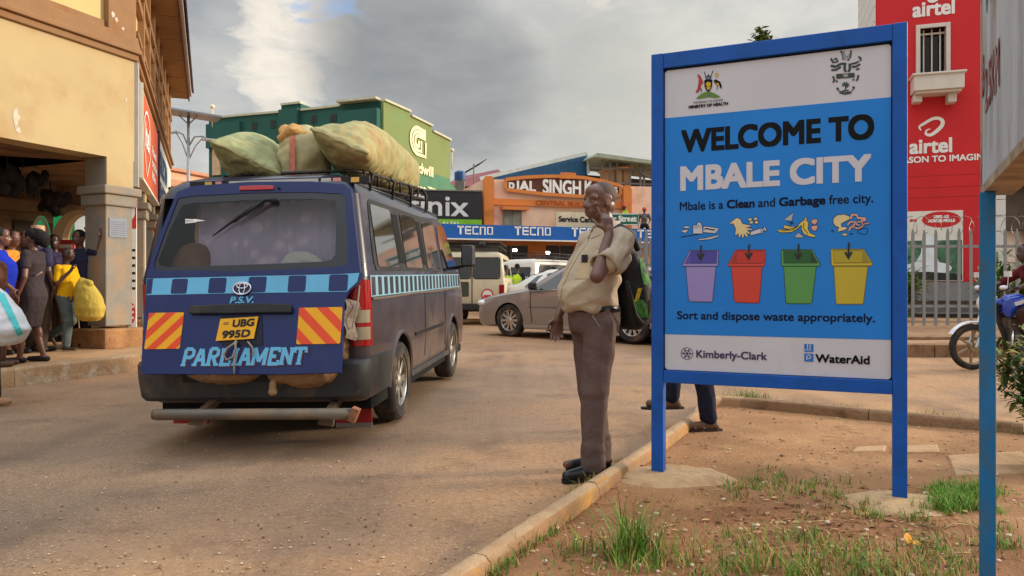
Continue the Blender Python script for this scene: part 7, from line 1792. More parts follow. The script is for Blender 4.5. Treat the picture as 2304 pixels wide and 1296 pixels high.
# ================================================================== PEOPLE
def skin(name, c): return mat(name, srgb(*c), .40, var=.14, scale=9, bump=.06, bscale=60, spec=.8)
skA, skB, skC = skin('skin_deep', (104, 70, 56)), skin('skin_brown', (112, 74, 58)), skin('skin_dark', (74, 52, 44))
def cloth(name, c, var=.1, dirt=None, rough=.85, **k): return mat(name, srgb(*c), rough, var=var, scale=6, dirt=dirt, bump=.75, bscale=13, spec=.2, **k)
eyew, eyed, hairm = mat('eye_white', srgb(150, 132, 116), .3), mat('pupil', srgb(24, 18, 16), .2), mat('black_hair', srgb(24, 20, 20), .8, var=.4, scale=40, bump=.5, bscale=80)
J0 = dict(pel=(0, 0, .95), waist=(0, .005, 1.08), chest=(0, -.005, 1.30), neck=(0, -.02, 1.455), head=(0, .015, 1.63))
for s_, n_ in ((-1, 'L'), (1, 'R')):
    J0.update({'hip' + n_: (s_ * .09, 0, .92), 'knee' + n_: (s_ * .10, .02, .50), 'ank' + n_: (s_ * .10, -.03, .09), 'toe' + n_: (s_ * .13, .15, .035), 'sh' + n_: (s_ * .18, -.015, 1.405), 'el' + n_: (s_ * .235, -.045, 1.13), 'wr' + n_: (s_ * .225, .05, .89), 'hd' + n_: (0, .25, -1)})
def head_mesh(mb, c, rot, s=1.0, ears=True):
    """cranium, jaw, brow, nose, lips and ears; face towards local +y"""
    keep = mb.M; mb.M = keep @ Matrix.Translation(V(c)) @ rot.to_4x4() @ Matrix.Scale(s, 4)
    mb.ball((0, -.012, .035), (.076, .097, .085), 18, 14); mb.ball((0, .022, -.03), (.064, .072, .085), 16, 12); mb.ball((0, .045, -.088), (.036, .038, .026))
    mb.ball((0, -.03, -.02), (.068, .075, .07)); mb.cap((-.046, .067, .026), (.046, .067, .026), .018); mb.ball((0, .05, .06), (.058, .042, .045))
    mb.cap((0, .084, .014), (0, .103, -.024), .011, .018); mb.ball((-.017, .092, -.031), (.014, .014, .011)); mb.ball((.017, .092, -.031), (.014, .014, .011))
    mb.cap((-.024, .083, -.058), (.024, .083, -.058), .0125); mb.cap((-.021, .081, -.075), (.021, .081, -.075), .0125); mb.ball((-.042, .058, -.018), (.022, .022, .02)); mb.ball((.042, .058, -.018), (.022, .022, .02))
    if ears:
        for q in (-1, 1):
            mb.tube([(q * .074, -.002 + .022 * math.cos(a) - .012, .0 + .034 * math.sin(a)) for a in [k * .7 - 1.2 for k in range(7)]], .010, 6); mb.ball((q * .073, -.012, -.002), (.010, .02, .028))
    mb.M = keep
def hand_mesh(mb, w_, d, pn, side, curl=(.35, .4, .45, .5), tcurl=.3, s=1.0, spread=.06):
    """palm, four unequal bent fingers and a thumb from the side of the palm; pn = palm normal (the way fingers close), side = +1/-1 thumb side"""
    d, pn = V(d).normalized(), V(pn); pn = (pn - d * pn.dot(d)).normalized(); x = d.cross(pn) * side; w_ = V(w_)
    mb.cap(w_, w_ + d * .025 * s, .027 * s, .027 * s)
    for k in range(4): f = (k - 1.5) * .020 * s; mb.cap(w_ + d * .02 * s + x * f * .7, w_ + d * .085 * s - x * (f * -1.0) + pn * (-.003 * abs(k - 1.5)) * s, .0155 * s, .0135 * s)
    L = (.070, .080, .074, .058)
    for k in range(4):
        f = (1.5 - k) * .0205 * s; p = w_ + d * (.09 * s) + x * f; a = curl[k]; dr = (d + x * ((1.5 - k) * spread)).normalized(); ang = a * .6
        for seg, (lf, r0, r1) in enumerate(((.45, .0105, .0098), (.32, .0098, .009), (.26, .009, .0078))):
            q = (dr * math.cos(ang) + pn * math.sin(ang)); e = p + q * (L[k] * lf * s); mb.cap(p, e, r0 * s, r1 * s, 8); p = e; ang += a
    p = w_ + d * .03 * s + x * .026 * s; q = (d * .55 + x * .75 + pn * .35).normalized(); e = p + q * .045 * s; mb.cap(p, e, .015 * s, .0125 * s, 8)
    q2 = (d * .95 + x * (.35 - tcurl) + pn * (.25 + tcurl)).normalized(); mb.cap(e, e + q2 * .032 * s, .012 * s, .0095 * s, 8); mb.cap(e + q2 * .032 * s, e + q2 * .032 * s + (q2 + pn * tcurl * .5).normalized() * .022 * s, .0098 * s, .008 * s, 8)
def human(label, loc, face, H=1.75, pose=None, sk=skA, top=None, bottom=None, shoes=None, hair='short', vox=.012, girth=1.0, belly=0.0, sleeve=.65, hem=.97, legs_to='ank', headrot=(0, 0, 0), group=None, skirt=None, hands=None, bare=False, bust=0.0, slim=1.0, topvox=None, wr=.007):
    """face: world direction the person looks along"""
    s = H / 1.75; rz = math.atan2(face[1], face[0]) - math.pi / 2; t = thing('person', label, 'person', loc, rz, group); t.scale = (s, s, s)
    J = {k: V(v) for k, v in J0.items()}
    for k, v in (pose or {}).items(): J[k] = V(v)
    hands = hands or {}; g = girth
    HR = Matrix.Rotation(R(headrot[2]), 3, 'Z') @ Matrix.Rotation(R(headrot[0]), 3, 'X') @ Matrix.Rotation(R(headrot[1]), 3, 'Y')
    b = MB()
    def torso(mb, o, lo=None, up=True):
        P_, W_, C_, N_ = J['pel'], J['waist'], J['chest'], J['neck']
        secs = [(P_ + V((0, -.005, -.08)), .150 * g + o, .105 * g + o), (P_, .158 * g + o, .112 * g + o), (W_ + V((0, belly * .5, 0)), .140 * g + o, (.102 + belly * .5) * g + o), ((W_ + C_) / 2 + V((0, belly * .4 + bust * .3, 0)), .148 * g + o, (.108 + belly * .4 + bust * .3) * g + o), (C_ + V((0, bust * .4, 0)), .165 * g + o, (.118 + bust * .4) * g + o), (C_ + V((0, -.008, .075)), .165 * slim + o, .098 * slim + o), (N_ + V((0, 0, -.03)), .105 + o, .072 + o)]
        if up: secs.append((N_ + V((0, .0, .012)), .062 + o, .058 + o))
        if lo is not None: secs = [q for q in secs if q[0].z >= lo - .001] ; secs = [(V((secs[0][0].x, secs[0][0].y, lo)), secs[0][1] * 1.0, secs[0][2])] + secs
        mb.loft(secs, 24)
    torso(b, 0)
    for n_ in 'LR':
        sg = -1 if n_ == 'L' else 1
        b.cap(J['hip' + n_], J['knee' + n_], .082 * g, .056); b.cap(J['knee' + n_], J['ank' + n_], .056, .036); ca = J['knee' + n_] + (J['ank' + n_] - J['knee' + n_]) * .3; b.ball(ca + V((0, -.018, 0)), (.05, .052, .10))
        an, to = J['ank' + n_], J['toe' + n_]; fd = (to - an); b.cap(an + V((0, 0, -.05)) - V((fd.x, fd.y, 0)).normalized() * .04, an + V((0, 0, -.01)), .034, .036); b.cap(an + V((0, 0, -.045)), to + V((0, 0, .002)), .036, .026)
        b.cap(J['sh' + n_], J['el' + n_], .05, .040); b.cap(J['el' + n_], J['wr' + n_], .041, .027); b.ball(J['sh' + n_], .056)
        hk = dict(d=J['hd' + n_] if V(J['hd' + n_]).length > .01 else (J['wr' + n_] - J['el' + n_]), pn=(-sg, .15, 0), curl=(.35, .42, .48, .55), tcurl=.2, side=None); hk.update(hands.get(n_, {}))
        dd, pn = V(hk['d']).normalized(), V(hk['pn']); x = dd.cross((pn - dd * pn.dot(dd)).normalized()); side = hk['side'] if hk['side'] else (1 if x.y > 0 else -1)
        hand_mesh(b, J['wr' + n_], dd, pn, side, hk['curl'], hk['tcurl'], 1.0)
    b.cap(J['neck'] + V((0, -.005, -.02)), J['head'] + HR @ V((0, -.02, -.05)), .058, .055); head_mesh(b, J['head'], HR)
    body = blob(b, 'body', sk, t, vox, 2)
    hd = J['head']
    for q in (-1, 1):
        e = MB(); e.ball(hd + HR @ V((q * .030, .0755, .003)), (.0115, .009, .0055), 10, 8); eo = e.build('eye', eyew, body); e = MB(); e.ball(hd + HR @ V((q * .030, .0835, .003)), (.0055, .004, .0055), 8, 6); e.build('pupil', eyed, eo)
    if hair:
        h = MB()
        if hair == 'short': h.M = Matrix.Translation(hd) @ HR.to_4x4(); h.ball((0, -.022, .042), (.081, .100, .088), 18, 12)
        if hair == 'afro_bun': h.M = Matrix.Translation(hd) @ HR.to_4x4(); h.ball((0, -.03, .045), (.088, .105, .092)); h.ball((0, -.13, .0), (.09, .10, .10)); h.ball((.02, -.16, -.05), (.06, .06, .07)); h.ball((0, -.08, .08), (.07, .08, .05))
        if hair == 'braids': h.M = Matrix.Translation(hd) @ HR.to_4x4(); h.ball((0, -.03, .04), (.088, .10, .09)); h.ball((0, -.07, -.06), (.08, .06, .12))
        blob(h, 'hair', hairm, t, max(.009, vox), 1, (.006, (30, 30, 30)))
    if top:
        c = MB(); torso(c, .016, hem if hem < .95 else None if hem < J['pel'].z - .1 else hem)
        for n_ in 'LR':
            a, e = J['sh' + n_], J['el' + n_]; c.ball(a, .066); f = min(1, sleeve); c.cap(a, a + (e - a) * f, .062, .055 if sleeve > .8 else .060)
            if sleeve > 1: c.cap(e, e + (J['wr' + n_] - e) * (sleeve - 1), .052, .042)
        shirt = blob(c, 'shirt', top, t, topvox or vox, 3, (wr, (9, 9, 5)))
    if bottom:
        c = MB(); P_ = J['pel']; c.loft([(P_ + V((0, -.005, -.10)), .155 * g, .118 * g), (P_ + V((0, 0, -.02)), .168 * g, .124 * g), (P_ + V((0, .003, .07)), .156 * g, (.118 + belly * .2) * g)], 24)
        for n_ in 'LR':
            k, a = J['knee' + n_], J['ank' + n_]; c.cap(J['hip' + n_], k, .096 * g, .078); end = k + (a - k) * (.96 if legs_to == 'ank' else .55); c.cap(k, end, .077, .066); c.ball(end, (.066, .07, .05))
        tr = blob(c, 'trousers', bottom, t, vox, 3, (wr, (10, 10, 4)))
    if skirt:
        c = MB(); P_ = J['pel']; zk = skirt[1]; kn = (J['kneeL'] + J['kneeR']) / 2
        c.loft([(V((kn.x, kn.y, zk)), .165, .13), (V((kn.x * .6, kn.y * .5, zk + .15)), .175, .14), (P_ + V((0, -.015, -.08)), .185 * g, .145 * g), (P_ + V((0, -.01, .02)), .170 * g, .128 * g), (J['waist'], .145 * g, .112 * g)], 24)
        blob(c, 'skirt', skirt[0], t, vox, 3, (wr, (8, 8, 3)))
    if shoes:
        for n_ in 'LR':
            an, to = J['ank' + n_], J['toe' + n_]; fd = V((to.x - an.x, to.y - an.y, 0)).normalized(); c = MB(); z = V((0, 0, -.052)); c.cap(an + z - fd * .045, an + z + fd * .06, .040, .043); c.cap(an + z + fd * .05, to + V((0, 0, .004)), .043, .034)
            if shoes[1] == 'shoe': c.cap(an + V((0, 0, -.02)) - fd * .02, an + V((0, 0, -.03)) + fd * .03, .043, .042)
            so = blob(c, 'shoe', shoes[0], t, .009, 2); lowest = an.z - .092
            for v in so.data.vertices:
                if v.co.z < lowest + .004 - (0): v.co.z = lowest + .004 if to.z < an.z else v.co.z
    return t, J, HR
# ------------------------------------------------------------------ the man with the backpack
MAN = V((.445, 4.62, .0)); MF = V((-math.cos(R(20)), -math.sin(R(20)), 0))
khaki = cloth('khaki_shirt', (178, 162, 140), .07); trous = cloth('brown_grey_trousers', (98, 80, 76), .10, dirt=(srgb(120, 92, 74), .2)); shoe_b = mat('black_leather', srgb(26, 26, 28), .35, var=.2, dirt=(srgb(120, 96, 76), .3), dscale=8)
mp = dict(pel=(0, -.065, .97), waist=(0, -.05, 1.10), chest=(0, -.115, 1.31), neck=(0, -.145, 1.475), head=(0, -.100, 1.655), hipL=(-.09, -.065, .93), hipR=(.09, -.065, .93), kneeL=(-.10, -.015, .50), kneeR=(.10, -.095, .50), ankL=(-.11, .005, .092), ankR=(.10, -.135, .092), toeL=(-.14, .18, .04), toeR=(.11, .07, .04),
          shL=(-.20, -.135, 1.405), elL=(-.335, .085, 1.195), wrL=(-.262, -.030, 1.445), hdL=(.22, .13, 1.0), shR=(.195, -.12, 1.41), elR=(.27, -.03, 1.13), wrR=(.205, .085, .955), hdR=(0, .12, -1))
man, MJ, MHR = human('man in a khaki shirt holding a hand to his cheek, standing at the kerb', MAN, MF, 1.765, mp, skA, None, None, None, None, .0068, .98, .03, hands={'L': dict(pn=(.9, .25, -.1), curl=(.12, .75, .85, .95), tcurl=.35, side=0), 'R': dict(curl=(.3, .38, .44, .5), tcurl=.1)}, headrot=(-2, 0, 7))
mt = man.scale[0]
# short grizzled hair
h = MB(); h.M = Matrix.Translation(MJ['head']) @ MHR.to_4x4(); h.ball((0, -.024, .043), (.0772, .0930, .0835), 22, 16)
blob(h, 'hair', mat('grizzled_hair', srgb(84, 68, 62), .7, var=.2, scale=80, bump=.2, bscale=140), man, .008, 1)
# shirt with a big belly hanging over the belt
c = MB(); c.loft([((0, -.042, .985), .148, .122), ((0, -.030, 1.0), .168, .150), ((0, -.020, 1.06), .184, .174), ((0, -.020, 1.13), .188, .176), ((0, -.050, 1.21), .188, .160), ((0, -.090, 1.29), .188, .142), ((0, -.125, 1.37), .184, .124), ((0, -.145, 1.43), .150, .100), ((0, -.148, 1.475), .088, .082), ((0, -.142, 1.495), .072, .074)], 36)
for n_ in 'LR':
    a, e = MJ['sh' + n_], MJ['el' + n_]; c.ball(a, .074); c.cap(a, a + (e - a) * (.55 if n_ == 'L' else .72), .074, .076); 
c.cap(MJ['shL'] + V((.03, -.01, -.10)), MJ['shL'] + (MJ['elL'] - MJ['shL']) * .4 + V((.02, -.03, -.06)), .07, .05)
def folds(b):
    for v in b.verts:
        p = v.co; q = 0
        q += .013 * math.sin(46 * (p.z + .55 * p.y) + 5 * noise.noise(p * 5)) * max(0, 1 - abs(p.z - 1.22) / .2) * (1 if p.x < 0 else .6) * max(0, min(1, (.02 - p.y) * 8))
        q += .009 * math.sin(60 * (p.z - .35 * p.y) + 4 * noise.noise(p * 4)) * max(0, 1 - abs(p.z - 1.03) / .07)
        q += .014 * (1 - 2.4 * abs(noise.noise(V((p.x * 7, p.y * 7 + p.z * 5, p.z * 5))))) ; v.co += v.normal * q
shirt = blob(c, 'shirt', khaki, man, .0075, 2, None, folds)
# sleeve cuff turned up at the raised arm
a, e = MJ['shL'], MJ['elL']; d = (e - a).normalized(); mb = MB(); mb.smooth = True; x = d.orthogonal().normalized(); y = d.cross(x); rr_ = []
for q, r_ in ((.50, .074), (.52, .082), (.71, .084), (.71, .076), (.60, .068)): rr_.append([a + d * ((e - a).length * q) + (x * math.cos(k * math.pi / 12) + y * math.sin(k * math.pi / 12)) * r_ * (1 + .07 * math.sin(k * 1.1)) for k in range(24)])
mb.rings(rr_, False); mb.build('cuff', khaki, shirt)
# collar, placket, pocket, phone
mb = MB(); mb.smooth = True; rr_ = []
for z, ro, dz in ((1.462, .092, 0), (1.50, .084, 0), (1.538, .078, .0), (1.536, .086, 0), (1.480, .112, 0)):
    rr_.append([V((ro * math.cos(t_2), -.140 + ro * 1.02 * math.sin(t_2), z - .052 * max(0, math.sin(t_2)) ** 1.5)) for t_2 in [R(100 + k * 340 / 30) for k in range(31)]])
for q, r in zip(rr_, rr_[1:]):
    for k in range(30): mb.poly([q[k], q[k + 1], r[k + 1], r[k]])
mb.build('collar', khaki, shirt, fix=True)
from mathutils.bvhtree import BVHTree
bv = BVHTree.FromPolygons([v.co for v in shirt.data.vertices], [tuple(p.vertices) for p in shirt.data.polygons])
def on_shirt(ax, z, off=.003):
    """point on the shirt seen from direction angle ax (degrees: 0 = straight ahead, 90 = his left)"""
    d = V((-math.sin(R(ax)), math.cos(R(ax)), 0)); o = V((0, -.06, z)) + d * .6; h_ = bv.ray_cast(o, -d); return (h_[0] if h_[0] else o) + d * off
def patch(name, angs, zs, m, parent, off=.003):
    mb = MB(); mb.smooth = True; rows = [[on_shirt(a, z, off) for a in angs] for z in zs]
    for q, r in zip(rows, rows[1:]):
        for k in range(len(angs) - 1): mb.poly([q[k + 1], q[k], r[k], r[k + 1]])
    return mb.build(name, m, parent, fix=True)
khaki2 = cloth('khaki_pocket', (182, 160, 126), .05)
patch('pocket', [26 + k * 3.4 for k in range(10)], [1.185 + .0135 * k for k in range(10)], khaki2, shirt, .0045); patch('pocket_flap', [25 + k * 3.5 for k in range(10)], [1.285 + .008 * k for k in range(3)], khaki, shirt, .007)
patch('placket', [-3 + k * 2.2 for k in range(4)], [1.03 + .03 * k for k in range(14)], khaki2, shirt, .0035)
for k in range(5): p = on_shirt(0, 1.08 + k * .085, .006); mb = MB(); mb.ball(p, (.006, .003, .006), 8, 6); mb.build('button', mat('button_white', srgb(210, 200, 180), .4), shirt)
# trousers with a crease, belt
c = MB(); c.loft([((0, -.065, .86), .158, .135), ((0, -.065, .93), .172, .148), ((0, -.062, 1.0), .170, .150), ((0, -.060, 1.03), .166, .148)], 28)
for n_ in 'LR':
    hp, k, a = MJ['hip' + n_], MJ['knee' + n_], MJ['ank' + n_]; hp = hp + V((0, .005, -.02))
    c.cap(hp, k, .106, .082); c.cap(k, a + V((0, -.01, .03)), .080, .066); c.loft([(a + V((0, -.01, -.05)), .060, .074), (a + V((0, -.006, .02)), .064, .078), (a + V((0, -.008, .12)), .066, .074)], 20)
def tfold(b):
    for v in b.verts:
        p = v.co; q = .003 * math.sin(38 * p.z + 16 * p.y + 12 * noise.noise(p * 4)) * max(0, 1 - abs(p.z - .15) / .13) + .005 * math.sin(30 * p.z - 26 * p.y + 5 * noise.noise(p * 3)) * max(0, 1 - abs(p.z - .80) / .18) + .002 * math.sin(34 * p.z + 20 * p.y + 9 * noise.noise(p * 4)) * max(0, 1 - abs(p.z - .46) / .14)
        q += .009 * (1 - 2.4 * abs(noise.noise(V((p.x * 9, p.y * 12, p.z * 2.2))))); v.co += v.normal * q
tr = blob(c, 'trousers', trous, man, .009, 3, None, tfold)
mb = MB(); mb.smooth = True; rr_ = []
for z, o_ in ((.985, -.004), (.99, .004), (1.022, .004), (1.027, -.004)): rr_.append([V(((.172 + o_) * math.cos(k * math.pi / 24), -.060 + (.155 + o_) * math.sin(k * math.pi / 24), z)) for k in range(48)])
mb.rings(rr_, False); mb.build('belt', shoe_b, tr)
mb = MB(); mb.tube([(-.165, .03, .97), (-.183, -.01, .90), (-.180, -.05, .83)], .004, 6); mb.build('pocket_seam', khaki2 if False else cloth('pocket_lining', (140, 124, 116)), tr)
for n_ in 'LR':
    an, to = MJ['ank' + n_], MJ['toe' + n_]; fd = V((to.x - an.x, to.y - an.y, 0)).normalized(); c = MB(); c.cap(an + V((0, 0, -.048)) - fd * .055, an + V((0, 0, -.048)) + fd * .05, .040, .042); c.cap(an + V((0, 0, -.05)) + fd * .04, an + V((0, 0, -.056)) + fd * .175, .046, .034); c.cap(an + V((0, 0, -.01)) - fd * .02, an + V((0, 0, -.02)) + fd * .04, .043, .040)
    def flat(b):
        for v in b.verts: v.co.z = max(v.co.z, .004)
    sh = blob(c, 'shoe', shoe_b, man, .007, 2, None, flat); mb = MB(); sx = V((fd.y, -fd.x, 0)); mb.prism([V((an.x, an.y, .001)) + fd * f + sx * q for f, q in ((-.095, -.03), (-.06, -.042), (.06, -.046), (.15, -.044), (.20, -.025), (.212, 0), (.20, .025), (.15, .044), (.06, .046), (-.06, .042), (-.095, .03))], (0, 0, .020)); mb.build('sole', mat('rubber_sole', srgb(20, 20, 21), .7), sh)
def man_world(o):  # things he carries are placed in his frame, then left top-level
    m = Matrix.Translation(MAN) @ Matrix.Rotation(man.rotation_euler.z, 4, 'Z') @ Matrix.Scale(mt, 4); o.matrix_world = m; o.location = m.translation; o.rotation_euler = (0, 0, man.rotation_euler.z); o.scale = (mt,) * 3; return o
p = on_shirt(41, 1.30, .012); q = (on_shirt(33, 1.30, .012) - on_shirt(49, 1.30, .012)).normalized(); mb = MB(); mb.box(p + V((0, 0, .004)), (.008, .046, .050), Matrix((q.cross(V((0, 0, 1))), q, (0, 0, 1))).transposed()); o = man_world(mb.build('mobile_phone', blackp, None, bevel=.004)); tag(o, "dark phone sticking out of the khaki shirt's breast pocket", 'phone')
# backpack
bk_ = mat('backpack_black', srgb(24, 24, 27), .6, var=.25, scale=8); bk = man_world(thing('backpack', "black backpack with green straps and a drink bottle on the man's back", 'backpack'))
c = MB(); c.loft([((.02, -.30, .88), .12, .07), ((.02, -.315, .91), .15, .10), ((.02, -.33, 1.0), .165, .125), ((.02, -.335, 1.12), .165, .125), ((.02, -.315, 1.24), .15, .105), ((.02, -.285, 1.33), .12, .075), ((.02, -.27, 1.37), .07, .045)], 28); c.loft([((.02, -.41, .92), .10, .04), ((.02, -.425, 1.0), .12, .055), ((.02, -.42, 1.10), .115, .05), ((.02, -.40, 1.14), .08, .03)], 20)
blob(c, 'bag', bk_, bk, .011, 2, (.006, (9, 9, 9)))
gr_ = mat('green_print_strap', srgb(62, 118, 44), .7, var=.8, scale=26); yl_ = mat('yellow_print', srgb(206, 176, 40), .7, var=.5, scale=30)
mb = MB(); mb.smooth = True
def strip(mb, pts, wv, nrm=(0, 0, 0)):
    for a, b in zip(pts, pts[1:]): a, b, w2 = V(a), V(b), V(wv) / 2; mb.poly([a - w2, b - w2, b + w2, a + w2])
bag = bk.children[0]; bv3 = BVHTree.FromPolygons([v.co for v in bag.data.vertices], [tuple(p.vertices) for p in bag.data.polygons])
def bag_patch(name, m, rows_):
    mb = MB(); mb.smooth = True; rows = []
    for z, a0, a1 in rows_:
        row = []
        for k in range(7):
            a = R(a0 + (a1 - a0) * k / 6); d = V((-math.sin(a), math.cos(a), 0)); o = V((.02, -.34, z)) + d * .6; h_ = bv3.ray_cast(o, -d); row.append((h_[0] if h_[0] else o - d * .45) + d * .004)
        rows.append(row)
    for q, r in zip(rows, rows[1:]):
        for k in range(6): mb.poly([q[k + 1], q[k], r[k], r[k + 1]])
    mb.build(name, m, bk, fix=True)
bag_patch('green_side_panel', gr_, [(1.31, 78, 92), (1.26, 78, 96), (1.20, 80, 100), (1.15, 84, 102)]); bag_patch('green_side_panel', gr_, [(1.06, 60, 82), (1.01, 66, 90), (.95, 76, 100)]); bag_patch('yellow_side_panel', yl_, [(1.13, 72, 80), (1.09, 68, 76), (1.05, 64, 72)])
mb = MB(); mb.tube([(-.115, -.30, 1.36), (-.14, -.24, 1.46), (-.15, -.16, 1.495), (-.16, -.08, 1.45)], [.018, .022, .022, .018], 8); mb.tube([(-.215, -.17, 1.17), (-.205, -.20, 1.08), (-.175, -.25, .97), (-.15, -.31, .92)], .013, 8); mb.build('strap', bk_, bk)
mb = MB(); mb.tube([(-.135, -.43, 1.13), (-.15, -.455, 1.05), (-.15, -.44, .97), (-.14, -.40, .95), (-.15, -.385, 1.0), (-.15, -.40, 1.07)], .005, 6); mb.build('cord', mat('cord_grey', srgb(170, 165, 140), .8), bk)
mb = MB(); mb.smooth = True; mb.lathe([(.001, -.11), (.032, -.105), (.034, .0), (.030, .03), (.018, .045), (.018, .05), (.024, .052), (.024, .075), (.001, .076)], (-.10, -.435, 1.14), 'z', 18, False); bt = mb.build('bottle', mat('frosted_bottle', srgb(206, 196, 176), .35, var=.05), bk, auto=40)
# ------------------------------------------------------------------ people at the arcade
def stand(px_, Y): return V((P(px_, 648, Y).x, Y, gz(Y) + .2))
dk_dress = cloth('charcoal_dress', (66, 56, 58), .12); sandal = mat('brown_sandal', srgb(92, 66, 50), .6); shoe_k = mat('black_shoe', srgb(30, 28, 28), .45)
t, J, _ = human('woman in a short charcoal dress with gathered black hair on the pavement', stand(72, 8.86), (-1, -.12, 0), 1.56, dict(elL=(-.25, -.03, 1.12), wrL=(-.22, .07, .88), ankL=(-.10, .10, .09), toeL=(-.12, .28, .035), kneeL=(-.10, .07, .50), ankR=(.09, -.10, .09), toeR=(.10, .08, .035), elR=(.22, .10, 1.15), wrR=(.14, .28, 1.12)), skB, dk_dress, None, (shoe_k, 'flat'), 'afro_bun', .010, 1.08, .03, .5, .95, skirt=(dk_dress, .47), bust=.05)
o = thing('handbag', 'small dark red handbag carried in front of the woman in the charcoal dress', 'bag'); c = P(42, 655, 8.80)
mb = MB(); mb.loft([(c + V((0, 0, -.12)), .15, .04), (c + V((0, 0, -.05)), .17, .05), (c + V((0, 0, .06)), .14, .04), (c + V((0, 0, .11)), .11, .02)], 20); blob(mb, 'pouch', mat('maroon_leather', srgb(122, 34, 40), .5, var=.2), o, .014, 2, (.006, (10, 10, 10)))
mb = MB(); mb.tube([c + V((.1, 0, .1)), c + V((.20, -.02, .17)), c + V((.30, -.05, .22))], .008, 6); mb.build('strap', mat('pale_strap', srgb(190, 160, 150), .6), o)
yel_t = cloth('yellow_tee', (222, 166, 20), .08); jean = cloth('faded_jeans', (86, 96, 96), .18, dirt=(srgb(110, 98, 78), .4))
human('boy in a yellow t-shirt and faded jeans stepping right with a fist at his chin', stand(150, 10.2), (1, -.10, 0), 1.38, dict(elR=(.24, .0, 1.15), wrR=(.15, .19, 1.37), hdR=(-.2, .3, 1), kneeR=(.10, .10, .50), ankR=(.10, .06, .09), toeR=(.11, .24, .035), kneeL=(-.10, .02, .50), ankL=(-.10, -.36, .26), toeL=(-.10, -.28, .10), elL=(-.23, .06, 1.14), wrL=(-.2, .22, 1.05), head=(0, .03, 1.65)), skC, yel_t, jean, None, None, .011, 1.12, .02, .75, .86, hands={'R': dict(curl=(1.1, 1.2, 1.2, 1.2), pn=(-.6, .5, .1)), 'L': dict(curl=(1, 1, 1, 1))})
o = thing('cloth_bag', 'full mustard yellow cloth bag hanging by the grey column next to the boy', 'bag'); c = P(197, 672, 10.12)
mb = MB(); mb.loft([(c + V((.03, 0, -.29)), .10, .08), (c + V((.03, 0, -.24)), .17, .13), (c + V((.03, 0, -.12)), .19, .15), (c + V((.01, 0, .02)), .17, .13), (c + V((-.03, 0, .14)), .13, .10), (c + V((-.05, 0, .22)), .085, .06), (c + V((-.06, 0, .25)), .06, .04)], 24); mb.cap(c + V((-.07, 0, .25)), c + V((.05, -.03, .20)), .035, .04)
blob(mb, 'sack', mat('mustard_cloth', srgb(186, 160, 66), .8, var=.14, scale=7, dirt=(srgb(140, 116, 50), .3)), o, .013, 2, (.012, (9, 9, 4)))
navy_s = cloth('navy_shirt', (52, 50, 74), .12); blk_j = cloth('black_jacket', (32, 30, 34), .15)
human('man in a navy shirt leaning one raised arm on the grey column', stand(178, 10.75), (-.1, -1, 0), 1.66, dict(shL=(-.19, 0, 1.42), shR=(.18, 0, 1.41), elR=(.20, .0, 1.16), wrR=(.16, .10, .95), elL=(.05, .05, 1.50) if False else (-.34, .05, 1.40), wrL=(-.42, .10, 1.62), hdL=(-.15, .1, 1)), skA, navy_s, cloth('dark_trousers', (40, 38, 42)), (shoe_k, 'shoe'), 'short', .012, 1.0, .0, .9, .9)
# the same man's arm reaches to the column on the picture's right, so he is mirrored by facing the street
cap_m = mat('woven_cap', srgb(206, 160, 128), .85, var=.3, scale=30, bump=.3)
kl = stand(86, 10.05); t, J, HR = human('man in a woven tan skullcap standing behind the woman in the charcoal dress', kl, (.3, 1, 0), 1.66, None, skC, cloth('blue_print_shirt', (60, 58, 84), .5), cloth('brown_trousers', (70, 56, 46)), (shoe_k, 'shoe'), 'short', .013)
mb = MB(); mb.smooth = True; mb.lathe([(.084, .045), (.088, .05), (.086, .125), (.078, .14), (.001, .148)], J['head'] + V((0, -.02, 0)), 'z', 24, False); mb.build('skullcap', cap_m, t)
pats = [('market_orange', (190, 92, 40)), ('market_red', (196, 44, 34)), ('market_teal', (40, 96, 104)), ('market_pattern', (160, 120, 60)), ('market_purple', (80, 60, 96))]
for k, (px_, Y, fc, h_, lab, top, bot, hr) in enumerate(((28, 9.75, (1, -.3, 0), 1.60, 'woman in a yellow and red patterned top behind the woman in blue', cloth('patterned_top', (206, 130, 50), .7), cloth('dull_skirt', (104, 70, 60)), 'braids'), (54, 10.9, (.2, -1, 0), 1.62, 'person in a bright red shirt in the shade of the arcade', cloth('red_shirt', (206, 58, 38)), cloth('grey_trousers', (80, 76, 74)), 'short'), (122, 11.6, (.5, -1, 0), 1.64, 'person in a dark patterned shirt behind the boy in yellow', cloth('dark_pattern', (70, 62, 92), .6), cloth('brown_trousers', (70, 56, 46)), 'short'), (8, 11.8, (.6, -1, 0), 1.66, 'person in a brown top deep in the shade of the arcade', cloth('brown_top', (120, 84, 60), .3), cloth('dark_trousers', (40, 38, 42)), 'short'))):
    human(lab, stand(px_, Y), fc, h_, dict(elR=(.25, .06, 1.15), wrR=(.20, .26, 1.12), elL=(-.25, .04, 1.14), wrL=(-.18, .26, 1.10)), (skB, skA, skC, skB)[k], top, bot, (shoe_k, 'shoe'), hr, .015)
human('woman in a royal blue t-shirt next to the charcoal dress', stand(0, 8.45), (.9, .35, 0), 1.55, dict(elR=(.26, -.03, 1.14), wrR=(.20, .16, 1.0)), skB, cloth('royal_blue_tee', (28, 48, 170), .08), cloth('dull_skirt', (104, 70, 60)), (sandal, 'flat'), 'braids', .012, 1.12, .03, .7, .88, bust=.04)
